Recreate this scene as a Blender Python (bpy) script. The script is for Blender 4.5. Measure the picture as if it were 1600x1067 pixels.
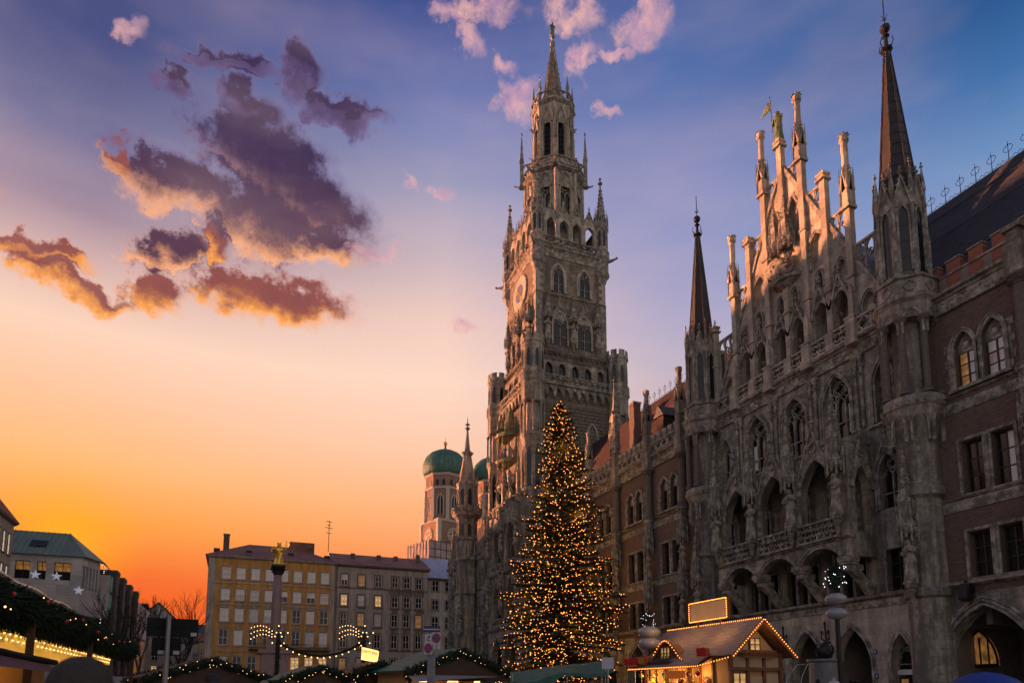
import bpy, math, random
from mathutils import Vector, Matrix
from mathutils.geometry import tessellate_polygon
R = math.radians
PI = math.pi
random.seed(7)
for o in list(bpy.data.objects):
    bpy.data.objects.remove(o)
scene = bpy.context.scene
C = scene.collection

# ------------------------------------------------------------------ camera
cam = bpy.data.objects.new('camera', bpy.data.cameras.new('camera'))
C.objects.link(cam)
scene.camera = cam
cam.location = (0, 0, 1.7)
cam.rotation_euler = (R(90 + 7.3), 0, R(-22))
cam.data.sensor_width = 36
cam.data.lens = 1075 * 36 / 1600
cam.data.shift_y = 0.2547
cam.data.clip_start = 0.05
cam.data.clip_end = 3000
cam.data.dof.use_dof = True
cam.data.dof.focus_distance = 60
cam.data.dof.aperture_fstop = 2.8

# ------------------------------------------------------------------ sun, sky, exposure
SUN_AZ, SUN_EL = -47.0, 2.2          # degrees from +Y towards +X, and above the horizon
sun = bpy.data.objects.new('sun', bpy.data.lights.new('sun', 'SUN'))
C.objects.link(sun)
sun.data.energy = 5.0
sun.data.color = (1.0, 0.36, 0.165)
sun.data.angle = R(0.6)
a, e = R(SUN_AZ), R(SUN_EL)
sd = Vector((math.sin(a) * math.cos(e), math.cos(a) * math.cos(e), math.sin(e)))
sun.rotation_euler = sd.to_track_quat('Z', 'Y').to_euler()
vs = scene.view_settings
vs.view_transform = 'Standard'
vs.look = 'None'
vs.exposure = 1.25
vs.gamma = 1.0
scene.render.engine = 'CYCLES'
scene.cycles.max_bounces = 4
scene.cycles.use_light_tree = False


def lin(c):
    return tuple(((v / 255) / 12.92 if v <= 10 else ((v / 255 + 0.055) / 1.055) ** 2.4) for v in c) + (1,)


world = bpy.data.worlds.new('World')
scene.world = world
world.use_nodes = True
wt = world.node_tree
wt.nodes.clear()


class NT:
    """terse node-tree writer"""
    def __init__(s, tree):
        s.t = tree

    def n(s, typ, **kw):
        nd = s.t.nodes.new(typ)
        for k, v in kw.items():
            setattr(nd, k, v)
        return nd

    def put(s, sock, v):
        if isinstance(v, bpy.types.NodeSocket):
            s.t.links.new(v, sock)
        else:
            sock.default_value = v

    def m(s, op, a, b=0.0, c=0.0, clamp=False):
        nd = s.n('ShaderNodeMath', operation=op, use_clamp=clamp)
        s.put(nd.inputs[0], a)
        s.put(nd.inputs[1], b)
        s.put(nd.inputs[2], c)
        return nd.outputs[0]

    def v(s, op, a, b=(0, 0, 0), scale=None):
        nd = s.n('ShaderNodeVectorMath', operation=op)
        s.put(nd.inputs[0], a)
        s.put(nd.inputs[1], b)
        if scale is not None:
            s.put(nd.inputs['Scale'], scale)
        return nd.outputs['Value' if op in ('DOT_PRODUCT', 'LENGTH') else 'Vector']

    def mix(s, f, a, b, blend='MIX', clamp=True):
        nd = s.n('ShaderNodeMix', data_type='RGBA', blend_type=blend, clamp_factor=clamp)
        s.put(nd.inputs[0], f)
        s.put(nd.inputs[6], a)
        s.put(nd.inputs[7], b)
        return nd.outputs[2]

    def ramp(s, f, stops, interp='LINEAR'):
        nd = s.n('ShaderNodeValToRGB')
        r = nd.color_ramp
        r.interpolation = interp
        while len(r.elements) < len(stops):
            r.elements.new(0.5)
        for el, (p, c) in zip(r.elements, stops):
            el.position = p
            el.color = c
        s.put(nd.inputs[0], f)
        return nd.outputs[0]

    def rng(s, x, a, b, c=0.0, d=1.0, smooth=False):
        nd = s.n('ShaderNodeMapRange', interpolation_type='SMOOTHSTEP' if smooth else 'LINEAR')
        for k, val in enumerate((x, a, b, c, d)):
            s.put(nd.inputs[k], val)
        return nd.outputs[0]

    def noise(s, vec, scale, detail=4, rough=0.55, col=False, distort=0.0):
        nd = s.n('ShaderNodeTexNoise')
        s.put(nd.inputs['Vector'], vec)
        nd.inputs['Scale'].default_value = scale
        nd.inputs['Detail'].default_value = detail
        nd.inputs['Roughness'].default_value = rough
        nd.inputs['Distortion'].default_value = distort
        return nd.outputs['Color' if col else 'Fac']


w = NT(wt)
tc = w.n('ShaderNodeTexCoord')
D = w.v('NORMALIZE', tc.outputs['Generated'])
sx = w.n('ShaderNodeSeparateXYZ')
w.put(sx.inputs[0], D)
el = w.m('MULTIPLY', w.m('ARCSINE', sx.outputs[2]), 180 / PI)
az = w.m('MULTIPLY', w.m('ARCTAN2', sx.outputs[0], sx.outputs[1]), 180 / PI)
dz = w.m('ABSOLUTE', w.m('ADD', az, 14.0))
dz = w.m('MINIMUM', dz, w.m('SUBTRACT', 360.0, dz))       # azimuth distance from the sunset


def elramp(stops):
    return w.ramp(w.m('DIVIDE', el, 90.0, clamp=True), [(s / 90, lin(c)) for s, c in stops])


GLOW = elramp([(0, (226, 70, 34)), (4, (241, 88, 30)), (8, (244, 100, 26)), (12, (252, 158, 58)), (16, (252, 184, 112)),
               (21, (252, 196, 158)), (25, (249, 209, 184)), (29, (212, 176, 172)), (32, (162, 138, 155)), (36, (122, 117, 152)), (41.5, (74, 80, 128)), (60, (72, 80, 122)), (90, (80, 86, 122))])
SIDE = elramp([(0, (236, 84, 44)), (4, (242, 96, 38)), (8, (246, 120, 48)), (14.7, (250, 176, 122)), (20, (249, 199, 168)), (25, (252, 213, 191)),
               (29.5, (236, 200, 188)), (34, (198, 178, 186)), (38, (160, 156, 184)), (41.7, (122, 130, 178)), (45, (92, 106, 164)), (48.5, (60, 78, 140)), (60, (70, 82, 132)), (90, (80, 86, 122))])
FLANK = elramp([(0, (226, 160, 140)), (12, (226, 172, 160)), (20, (218, 180, 180)), (25.5, (188, 176, 192)), (29, (170, 164, 195)),
                (37, (136, 142, 188)), (44.5, (82, 108, 166)), (50, (60, 88, 148)), (60, (66, 86, 138)), (90, (80, 86, 122))])
FAR = elramp([(0, (186, 172, 178)), (12, (182, 176, 188)), (22, (168, 172, 196)), (28, (142, 160, 196)), (34, (108, 142, 188)), (38, (66, 110, 166)),
              (41.5, (44, 87, 143)), (60, (64, 88, 136)), (90, (80, 86, 122))])
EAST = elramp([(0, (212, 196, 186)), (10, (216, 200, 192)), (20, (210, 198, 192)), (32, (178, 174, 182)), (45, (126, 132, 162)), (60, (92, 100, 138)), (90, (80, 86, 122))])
sky = w.mix(w.rng(dz, 3, 30), GLOW, SIDE)
sky = w.mix(w.rng(dz, 30, 50), sky, FLANK)
sky = w.mix(w.rng(dz, 50, 74), sky, FAR)
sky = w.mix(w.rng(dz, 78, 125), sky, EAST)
# the sun's own yellow glow low in the west
gd = Vector((math.sin(R(-11.5)) * math.cos(R(10.4)), math.cos(R(-11.5)) * math.cos(R(10.4)), math.sin(R(10.4))))
ga = w.m('MULTIPLY', w.m('ARCCOSINE', w.v('DOT_PRODUCT', D, tuple(gd))), 180 / PI)
sky = w.mix(w.m('POWER', w.rng(ga, 5.5, 0), 1.5), sky, lin((255, 176, 16)))

# clouds: (azimuth, elevation, half width, half height, tilt) in degrees
DARK = [(2.4, 37.0, 5.27, 2.69, -30.0), (-5.4, 35.2, 3.42, 1.59, 2.0), (-1.2, 40.7, 1.77, 1.13, -3.0), (-3.4, 42.7, 2.4, 0.63, 14.0), (3.0, 43.6, 1.36, 1.33, 13.0), (6.7, 41.6, 2.58, 0.83, -5.0), (-6.9, 40.5, 0.9, 0.68, -10.0), (1.0, 34.4, 3.81, 2.28, 3.0), (-6.3, 31.3, 2.09, 1.19, 16.0), (5.2, 33.5, 2.74, 1.11, 0.0)]
ORANGE = [(1.3, 29.5, 4.97, 1.41, 1.0), (-6.9, 28.3, 1.64, 1.4, -19.0), (-14.2, 28.8, 2.23, 0.67, 6.0), (-12.5, 27.5, 2.88, 0.75, -11.0), (-2.8, 32.4, 0.83, 1.12, 14.0), (-9.8, 35.3, 0.72, 1.23, 41.0), (-24, 31, 4.5, 1.2, 6), (-34, 27, 5.5, 1.5, -8)]
PINK = [(19.0, 48.1, 2.9, 0.8, 2.0), (18.1, 46.6, 0.88, 1.09, -13.0), (22.7, 43.5, 1.55, 1.49, 0.0), (28.0, 47.6, 2.1, 0.94, -12.0), (28.5, 45.3, 0.83, 1.08, -20.0), (34.6, 46.6, 1.93, 1.24, 7.0), (31.5, 45.2, 1.66, 0.34, 5.0), (30.2, 42.3, 1.12, 0.42, -14.0), (21.0, 45.3, 0.67, 0.4, 1.0), (15.7, 37.6, 1.0, 0.56, 4.0), (13.3, 38.1, 0.63, 0.71, 5.0), (9.6, 33.6, 1.93, 0.55, 2.0), (-10.6, 42.3, 0.9, 0.8, 23.0), (17.8, 29.0, 1.23, 0.55, 2.0), (25, 54, 6, 2.2, 10), (42, 58, 7, 3, -15), (10, 56, 4, 1.6, 20)]


def field(vec, blobs):
    out = None
    for (A, E, hw, hh, t) in blobs:
        A, E, t = R(A), R(E), R(t)
        d0 = Vector((math.sin(A) * math.cos(E), math.cos(A) * math.cos(E), math.sin(E)))
        e1 = Vector((math.cos(A), -math.sin(A), 0))
        e2 = Vector((-math.sin(E) * math.sin(A), -math.sin(E) * math.cos(A), math.cos(E)))
        u = (e1 * math.cos(t) + e2 * math.sin(t)) / R(hw)
        v = (-e1 * math.sin(t) + e2 * math.cos(t)) / R(hh)
        du = w.m('SUBTRACT', w.v('DOT_PRODUCT', vec, tuple(u)), d0.dot(u))
        dv = w.m('SUBTRACT', w.v('DOT_PRODUCT', vec, tuple(v)), d0.dot(v))
        r2 = w.m('MULTIPLY_ADD', du, du, w.m('MULTIPLY', dv, dv))
        out = r2 if out is None else w.m('SMOOTH_MIN', out, r2, 0.25)
    return w.m('SUBTRACT', 1.0, out)


def warped(vec):
    nz = w.v('SUBTRACT', w.noise(vec, 20, 2, 0.55, col=True), (0.5, 0.5, 0.5))
    n2 = w.v('SUBTRACT', w.noise(vec, 60, 4, 0.65, col=True), (0.5, 0.5, 0.5))
    return w.v('ADD', w.v('ADD', vec, w.v('SCALE', nz, scale=0.052)), w.v('SCALE', n2, scale=0.030))


def grain(vec):
    return w.m('MULTIPLY', w.m('SUBTRACT', w.noise(vec, 30, 9, 0.70), 0.5), 4.2)


td = Vector((math.sin(R(-12)) * math.cos(R(8)), math.cos(R(-12)) * math.cos(R(8)), math.sin(R(8))))
W0 = warped(D)
G0 = grain(D)
D1 = w.v('NORMALIZE', w.v('ADD', D, w.v('SCALE', w.v('SUBTRACT', tuple(td), D), scale=0.022)))
W1 = w.v('ADD', W0, w.v('SUBTRACT', D1, D))
G1 = grain(D1)
fd, fo, fp = field(W0, DARK), field(W0, ORANGE), field(W0, PINK)
fs0 = w.m('SMOOTH_MAX', fd, fo, 0.2)
fs1 = w.m('SMOOTH_MAX', field(W1, DARK), field(W1, ORANGE), 0.2)
fdo = w.m('ADD', w.m('MAXIMUM', fs0, -2.2), G0)
fdo1 = w.m('ADD', w.m('MAXIMUM', fs1, -2.2), G1)
dens = w.rng(fdo, -1.35, 0.35, smooth=True)
thick = w.rng(fdo, -0.75, 0.3, smooth=True)
lit = w.rng(w.m('MULTIPLY_ADD', w.m('SUBTRACT', G0, G1), 0.45, w.m('MULTIPLY', w.m('SUBTRACT', fs0, fs1), 1.5)), 0.02, 1.0, smooth=True)
isor = w.rng(w.m('SUBTRACT', fo, fd), -0.3, 0.6)
low = w.rng(el, 40, 29)
core = w.mix(isor, w.mix(w.rng(el, 39, 33), lin((58, 42, 76)), lin((84, 50, 70))), lin((122, 66, 70)))
core = w.mix(w.m('MULTIPLY', w.noise(D, 34, 5), 0.32), core, w.mix(isor, lin((96, 70, 98)), lin((214, 110, 70))))
veil = w.mix(w.rng(el, 36, 28), lin((116, 102, 144)), lin((238, 176, 150)))
rim = w.mix(w.rng(el, 39, 33), lin((104, 86, 128)), w.mix(isor, lin((255, 176, 124)), lin((255, 164, 74))))
cl = w.mix(thick, veil, core)
cl = w.mix(w.m('MULTIPLY', lit, w.rng(fdo, 0.0, 1.2, 1.0, 0.35)), cl, rim)
sky = w.mix(w.m('MULTIPLY', dens, w.rng(thick, 0, 1, 0.75, 0.97)), sky, cl)
pd = w.rng(w.m('ADD', fp, w.m('MULTIPLY', G0, 1.1)), -0.5, 1.4, smooth=True)
pl = w.mix(w.rng(w.noise(W0, 40, 3), 0.35, 0.65), lin((196, 150, 176)), lin((250, 188, 172)))
sky = w.mix(w.m('MULTIPLY', pd, 0.8), sky, pl)
# torn streaks of haze low over the roofs
hz = w.noise(w.v('MULTIPLY', D, (1, 1, 7)), 4.5, 5, 0.6)
hzm = w.m('MULTIPLY', w.rng(el, 30, 6), w.rng(hz, 0.42, 0.72))
sky = w.mix(w.m('MULTIPLY', hzm, 0.13), sky, w.mix(w.rng(el, 4, 20), lin((214, 84, 52)), lin((255, 222, 190))))
# a faint milky wash of thin cirrus
sky = w.mix(w.m('MULTIPLY', w.m('MULTIPLY', w.rng(w.noise(w.v('MULTIPLY', D, (1, 1, 3)), 5, 3), 0.42, 0.78), w.rng(el, 14, 26)), 0.12), sky, lin((250, 206, 198)))
nish = w.n('ShaderNodeTexSky', sky_type='NISHITA')
nish.sun_disc = False
nish.sun_elevation = R(SUN_EL)
nish.sun_rotation = R(SUN_AZ)
sky = w.mix(0.003, sky, nish.outputs[0], blend='ADD', clamp=False)
bg = w.n('ShaderNodeBackground')
w.put(bg.inputs[0], sky)
bg.inputs[1].default_value = 0.44
wo = w.n('ShaderNodeOutputWorld')
wt.links.new(bg.outputs[0], wo.inputs[0])
world.cycles.sampling_method = 'MANUAL'
world.cycles.sample_map_resolution = 512

# ------------------------------------------------------------------ materials
MATS = {}


def mat(name, col, rough=0.8, metal=0.0, noise=None, bump=0.0, bscale=8.0, var=0.25, joints=None, emit=None, estr=0.0,
        spec=0.4, soot=0.0, streak=False, alpha=None, coords='Object', trans=0.0, cells=None):
    """one procedural material; joints=(w,h,mortar) draws masonry courses in the wall plane"""
    m = bpy.data.materials.new(name)
    m.use_nodes = True
    t = NT(m.node_tree)
    p = m.node_tree.nodes['Principled BSDF']
    c = tuple(col) + (1,)
    tcn = t.n('ShaderNodeTexCoord').outputs[coords]
    colour = None
    height = None
    if noise:
        n1 = t.noise(tcn, noise, 6, 0.6)
        n2 = t.noise(tcn, noise * 7.3, 4, 0.6)
        f = t.m('ADD', t.m('MULTIPLY', n1, 0.65), t.m('MULTIPLY', n2, 0.35))
        lo = tuple(v * (1 - var) for v in col) + (1,)
        hi = tuple(min(1, v * (1 + var)) for v in col) + (1,)
        colour = t.mix(t.rng(f, 0.32, 0.68), lo, hi)
        height = n2
    if joints:
        jw, jh, jm = joints
        s = t.n('ShaderNodeSeparateXYZ')
        t.put(s.inputs[0], tcn)
        cx = t.n('ShaderNodeCombineXYZ')
        t.put(cx.inputs[0], t.m('ADD', s.outputs[0], s.outputs[1]))
        t.put(cx.inputs[1], s.outputs[2])
        b = t.n('ShaderNodeTexBrick')
        t.put(b.inputs['Vector'], cx.outputs[0])
        b.inputs['Scale'].default_value = 1.0
        b.inputs['Brick Width'].default_value = jw
        b.inputs['Row Height'].default_value = jh
        b.inputs['Mortar Size'].default_value = jm
        b.inputs['Mortar Smooth'].default_value = 0.3
        b.inputs['Color1'].default_value = (0.74, 0.74, 0.74, 1)
        b.inputs['Color2'].default_value = (1.16, 1.12, 1.08, 1)
        b.inputs['Mortar'].default_value = (0.72, 0.72, 0.72, 1)
        colour = t.mix(1.0, colour if colour else c, b.outputs['Color'], blend='MULTIPLY')
        j = t.m('MULTIPLY', b.outputs['Fac'], -0.6)
        height = t.m('ADD', height, j) if height else j
    if soot:
        g = t.noise(t.v('MULTIPLY', tcn, (1, 1, 0.16 if streak else 1)), 1.5 if streak else 2.2, 6, 0.62)
        g2 = t.noise(tcn, 5.0, 5, 0.6)
        f = t.rng(t.m('ADD', g, t.m('MULTIPLY', g2, 0.35)), 0.52, 0.76)
        dk = tuple(v * 0.12 for v in col) + (1,)
        colour = t.mix(t.m('MULTIPLY', f, soot), colour if colour else c, dk)
    if colour:
        t.put(p.inputs['Base Color'], colour)
    else:
        p.inputs['Base Color'].default_value = c
    if bump:
        bn = t.n('ShaderNodeBump')
        bn.inputs['Strength'].default_value = bump
        bn.inputs['Distance'].default_value = 0.04
        hn = t.noise(tcn, bscale, 6, 0.65)
        hh = t.m('ADD', hn, height) if height else hn
        t.put(bn.inputs['Height'], hh)
        t.put(p.inputs['Normal'], bn.outputs[0])
    p.inputs['Roughness'].default_value = rough
    p.inputs['Metallic'].default_value = metal
    p.inputs['Specular IOR Level'].default_value = spec
    if trans:
        p.inputs['Transmission Weight'].default_value = trans
    if emit:
        p.inputs['Emission Color'].default_value = tuple(emit) + (1,)
        p.inputs['Emission Strength'].default_value = estr
        if cells:
            ev = t.noise(tcn, cells, 3, 0.5)
            t.put(p.inputs['Emission Strength'], t.rng(ev, 0.35, 0.7, estr * 0.25, estr * 1.25))
    if emit and 'bulb' in name or 'led' in name:
        m.cycles.emission_sampling = 'NONE'
    MATS[name] = m
    return m


STONE = mat('weathered_limestone', (0.405, 0.37, 0.298), 0.9, noise=0.8, bump=0.6, bscale=6, var=0.3, joints=(0.95, 0.42, 0.014), soot=0.74, streak=True)
CARVED = mat('carved_limestone', (0.405, 0.37, 0.298), 0.9, noise=1.6, bump=0.45, bscale=12, var=0.3, soot=0.74)
PALE = mat('pale_ashlar', (0.50, 0.45, 0.355), 0.88, noise=0.9, bump=0.5, bscale=6, var=0.2, joints=(1.1, 0.48, 0.01), soot=0.5, streak=True)
BRICK = mat('clinker_brick', (0.21, 0.148, 0.112), 0.9, noise=2.2, bump=0.6, bscale=14, var=0.38, joints=(0.26, 0.085, 0.012), soot=0.45)
TUFA = mat('dark_tufa_stone', (0.22, 0.19, 0.15), 0.95, noise=1.1, bump=1.0, bscale=7, var=0.4, joints=(0.9, 0.45, 0.02), soot=0.5)
SLATE = mat('slate_tiles', (0.062, 0.063, 0.070), 0.6, noise=1.2, bump=0.5, bscale=10, var=0.35, joints=(0.3, 0.2, 0.018))
REDTILE = mat('red_roof_tiles', (0.24, 0.060, 0.035), 0.8, noise=3, bump=0.6, bscale=9, var=0.35, joints=(0.25, 0.22, 0.02))
COPPER = mat('dark_copper_sheet', (0.030, 0.024, 0.021), 0.6, metal=0.1, noise=2.0, bump=0.25, bscale=3, var=0.5)
VERDI = mat('verdigris_copper', (0.075, 0.18, 0.13), 0.6, noise=0.5, bump=0.3, bscale=2, var=0.4, soot=0.4)
IRON = mat('black_iron', (0.02, 0.02, 0.022), 0.5, metal=0.5)
GOLD = mat('gilding', (0.72, 0.46, 0.09), 0.28, metal=0.85, noise=3, bump=0.3, bscale=8, var=0.25)
BRONZE = mat('green_bronze', (0.13, 0.17, 0.075), 0.5, metal=0.3, noise=3, bump=0.4, bscale=8, var=0.4)
GLASS = mat('window_glass', (0.012, 0.013, 0.013), 0.12, spec=0.4, noise=0.6, bump=0.03, bscale=2, var=0.3)
CURTAIN_SKY = mat('curtain_sky_glass', (0.68, 0.66, 0.60), 0.25, spec=0.6, noise=1.5, var=0.18)  # curtains on the houses; on the wing a painted sky reflection
LIT = mat('lit_window_glass', (0.25, 0.16, 0.07), 0.2, emit=(1.0, 0.58, 0.22), estr=0.27, cells=2.5)
LITDIM = mat('dim_lit_glass', (0.2, 0.13, 0.06), 0.2, emit=(1.0, 0.42, 0.10), estr=0.085, cells=2.0)
OAK = mat('dark_oak_frame', (0.055, 0.032, 0.02), 0.6, noise=4, var=0.3)
WHITEW = mat('white_painted_wood', (0.62, 0.60, 0.56), 0.6, noise=3, var=0.08)
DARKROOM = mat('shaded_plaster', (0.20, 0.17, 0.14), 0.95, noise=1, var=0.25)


# ------------------------------------------------------------------ mesh builder
class MB:
    def __init__(s):
        s.v, s.f, s.mi = [], [], []
        s.mat = 0

    def add(s, vs, fs, mi=None):
        o = len(s.v)
        s.v.extend(vs)
        s.f.extend([tuple(i + o for i in f) for f in fs])
        s.mi.extend([s.mat if mi is None else mi] * len(fs))

    def box(s, x0, x1, y0, y1, z0, z1, mi=None):
        s.add([(x0, y0, z0), (x1, y0, z0), (x1, y1, z0), (x0, y1, z0), (x0, y0, z1), (x1, y0, z1), (x1, y1, z1), (x0, y1, z1)],
              [(0, 3, 2, 1), (4, 5, 6, 7), (0, 1, 5, 4), (1, 2, 6, 5), (2, 3, 7, 6), (3, 0, 4, 7)], mi)

    def cbox(s, x, y, z, wx, wy, wz, mi=None):
        s.box(x - wx / 2, x + wx / 2, y - wy / 2, y + wy / 2, z, z + wz, mi)

    def prism(s, poly, y0, y1, mi=None):
        """polygon in the XZ plane pulled along Y"""
        n = len(poly)
        tri = tessellate_polygon([[Vector((p[0], p[1], 0)) for p in poly]])
        vs = [(p[0], y0, p[1]) for p in poly] + [(p[0], y1, p[1]) for p in poly]
        fs = [tuple(t) for t in tri] + [tuple(i + n for i in t) for t in tri]
        fs += [(i, (i + 1) % n, (i + 1) % n + n, i + n) for i in range(n)]
        s.add(vs, fs, mi)

    def xprism(s, poly, x0, x1, mi=None):
        """polygon in the YZ plane pulled along X"""
        n = len(poly)
        tri = tessellate_polygon([[Vector((p[0], p[1], 0)) for p in poly]])
        vs = [(x0, p[0], p[1]) for p in poly] + [(x1, p[0], p[1]) for p in poly]
        fs = [tuple(t) for t in tri] + [tuple(i + n for i in t) for t in tri]
        fs += [(i, (i + 1) % n, (i + 1) % n + n, i + n) for i in range(n)]
        s.add(vs, fs, mi)

    def wall(s, outer, holes, y, depth, mi=None, ri=None):
        """flat wall facing +Y with real openings and their reveals"""
        loops = [outer] + holes
        pts = [p for l in loops for p in l]
        tri = tessellate_polygon([[Vector((p[0], p[1], 0)) for p in l] for l in loops])
        s.add([(p[0], y, p[1]) for p in pts], [tuple(t) for t in tri], mi)
        for l in loops:
            n = len(l)
            s.add([(p[0], y, p[1]) for p in l] + [(p[0], y - depth, p[1]) for p in l],
                  [(i, (i + 1) % n, (i + 1) % n + n, i + n) for i in range(n)], mi if ri is None else ri)

    def bar(s, pts, wd, y0, y1, closed=False, mi=None):
        """rectangular bar following a polyline in the XZ plane"""
        n = len(pts)
        ins, out = [], []
        for i, p in enumerate(pts):
            a = pts[i - 1] if (i > 0 or closed) else None
            b = pts[(i + 1) % n] if (i < n - 1 or closed) else None
            d = Vector((0, 0))
            if a is not None:
                d += Vector((p[0] - a[0], p[1] - a[1])).normalized()
            if b is not None:
                d += Vector((b[0] - p[0], b[1] - p[1])).normalized()
            if d.length < 1e-6:
                d = Vector((1, 0))
            d.normalize()
            nx, nz = -d.y * wd / 2, d.x * wd / 2
            ins.append((p[0] - nx, p[1] - nz))
            out.append((p[0] + nx, p[1] + nz))
        vs = []
        for q in (ins, out):
            vs += [(p[0], y0, p[1]) for p in q] + [(p[0], y1, p[1]) for p in q]
        fs = []
        m = n if closed else n - 1
        for i in range(m):
            j = (i + 1) % n
            a0, a1, b0, b1 = i, i + n, i + 2 * n, i + 3 * n
            c0, c1, d0, d1 = j, j + n, j + 2 * n, j + 3 * n
            fs += [(a1, c1, d1, b1), (a0, b0, d0, c0), (a0, c0, c1, a1), (b0, b1, d1, d0)]
        if not closed:
            k = n - 1
            fs += [(0, n, 3 * n, 2 * n), (k, k + 2 * n, k + 3 * n, k + n)]
        s.add(vs, fs, mi)

    def lathe(s, prof, n=8, c=(0, 0, 0), rot=0.0, mi=None, cap=True, sq=1.0):
        """rings of (radius, z) round a vertical axis"""
        vs, fs = [], []
        for (r, z) in prof:
            for k in range(n):
                t = rot + 2 * PI * k / n
                vs.append((c[0] + r * math.cos(t), c[1] + r * math.sin(t) * sq, c[2] + z))
        for i in range(len(prof) - 1):
            for k in range(n):
                fs.append((i * n + k, i * n + (k + 1) % n, (i + 1) * n + (k + 1) % n, (i + 1) * n + k))
        if cap:
            fs.append(tuple(range(n))[::-1])
            fs.append(tuple((len(prof) - 1) * n + k for k in range(n)))
        s.add(vs, fs, mi)

    def tube(s, pts, rad, n=6, mi=None, caps=True):
        pts = [Vector(p) for p in pts]
        rs = rad if isinstance(rad, (list, tuple)) else [rad] * len(pts)
        vs, fs = [], []
        up = Vector((0, 0, 1))
        for i, p in enumerate(pts):
            d = (pts[min(i + 1, len(pts) - 1)] - pts[max(i - 1, 0)]).normalized()
            a = d.cross(up)
            if a.length < 1e-3:
                a = d.cross(Vector((0, 1, 0)))
            a.normalize()
            b = d.cross(a)
            for k in range(n):
                t = 2 * PI * k / n
                q = p + (a * math.cos(t) + b * math.sin(t)) * rs[i]
                vs.append(tuple(q))
        for i in range(len(pts) - 1):
            for k in range(n):
                fs.append((i * n + k, i * n + (k + 1) % n, (i + 1) * n + (k + 1) % n, (i + 1) * n + k))
        if caps:
            fs.append(tuple(range(n))[::-1])
            fs.append(tuple((len(pts) - 1) * n + k for k in range(n)))
        s.add(vs, fs, mi)

    def lump(s, x, y, z, r, rz=None, mi=None):
        rz = r if rz is None else rz
        s.add([(x - r, y, z), (x + r, y, z), (x, y - r, z), (x, y + r, z), (x, y, z - rz), (x, y, z + rz)],
              [(0, 2, 5), (2, 1, 5), (1, 3, 5), (3, 0, 5), (2, 0, 4), (1, 2, 4), (3, 1, 4), (0, 3, 4)], mi)

    def ball(s, c, r, n=10, m=6, mi=None, sz=1.0):
        s.lathe([(r * math.sin(PI * (i + 0.02) / (m + 0.04)), -r * sz * math.cos(PI * (i + 0.02) / (m + 0.04))) for i in range(m + 1)], n, c, mi=mi)

    def transform(s, mtx, start=0):
        s.v[start:] = [tuple(mtx @ Vector(p)) for p in s.v[start:]]
        return s

    def mesh(s, name, mats, smooth=False):
        me = bpy.data.meshes.new(name)
        me.from_pydata(s.v, [], s.f)
        for m in (mats if isinstance(mats, (list, tuple)) else [mats]):
            me.materials.append(m)
        if len(me.materials) > 1:
            me.polygons.foreach_set('material_index', s.mi)
        if smooth:
            me.polygons.foreach_set('use_smooth', [True] * len(me.polygons))
        me.update()
        return me

    def build(s, name, mats, parent=None, loc=(0, 0, 0), rotz=0.0, smooth=False):
        return link(name, s.mesh(name, mats, smooth), parent, loc, rotz)


def link(name, me, parent=None, loc=(0, 0, 0), rotz=0.0, scale=None):
    o = bpy.data.objects.new(name, me)
    C.objects.link(o)
    o.location = loc
    o.rotation_euler = (0, 0, rotz)
    if scale:
        o.scale = scale if isinstance(scale, (tuple, list)) else (scale,) * 3
    if parent:
        o.parent = parent
    return o


def tag(o, label=None, cat=None, group=None, kind=None):
    for k, v in (('label', label), ('category', cat), ('group', group), ('kind', kind)):
        if v:
            o[k] = v
    return o


def thing(name, label, cat, loc=(0, 0, 0), rotz=0.0, group=None):
    return tag(link(name, None, None, loc, rotz), label, cat, group)


def copy_tree(o, parent=None, loc=None, rotz=None, scale=None):
    c = o.copy()
    C.objects.link(c)
    c.parent = parent
    if loc is not None:
        c.location = loc
    if rotz is not None:
        c.rotation_euler = (0, 0, rotz)
    if scale is not None:
        c.scale = (scale,) * 3
    for ch in list(o.children):
        copy_tree(ch, c)
    return c


# ------------------------------------------------------------------ gothic vocabulary
def arch(cx, z0, zs, wd, za, n=6):
    """pointed arch outline, open at the foot"""
    a, h = wd / 2, za - zs
    r = (a * a + h * h) / (2 * a)
    tmax = math.acos(max(-1, min(1, (r - a) / r)))
    left = [(cx - a + r - r * math.cos(tmax * i / n), zs + r * math.sin(tmax * i / n)) for i in range(n + 1)]
    right = [(2 * cx - x, z) for x, z in reversed(left[:-1])]
    pts = left + right
    if z0 < zs - 1e-6:
        pts = [(cx - a, z0)] + pts + [(cx + a, z0)]
    return pts


def seg(cx, zs, wd, za, n=8):
    """flat segmental arch"""
    a, h = wd / 2, za - zs
    r = (a * a + h * h) / (2 * h)
    t = math.asin(min(1, a / r))
    return [(cx + r * math.sin(-t + 2 * t * i / n), za - r + r * math.cos(-t + 2 * t * i / n)) for i in range(n + 1)]


def rect(x0, x1, z0, z1):
    return [(x0, z0), (x0, z1), (x1, z1), (x1, z0)]


def ring(cx, cz, r, n=16, lobes=4, amp=0.24):
    return [(cx + r * (1 - amp + amp * abs(math.cos(lobes / 2 * t))) * math.cos(t), cz + r * (1 - amp + amp * abs(math.cos(lobes / 2 * t))) * math.sin(t))
            for t in [2 * PI * k / n for k in range(n)]]


def moulding(mb, pts, steps, y):
    """nested archivolts round an opening: steps of (offset, width, proud)"""
    for off, wd, pr in steps:
        n = len(pts)
        q = []
        for i, p in enumerate(pts):
            a = pts[max(i - 1, 0)]
            b = pts[min(i + 1, n - 1)]
            d = Vector((b[0] - a[0], b[1] - a[1])).normalized()
            q.append((p[0] - d.y * off, p[1] + d.x * off))
        mb.bar(q, wd, y - 0.08, y + pr)


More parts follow.
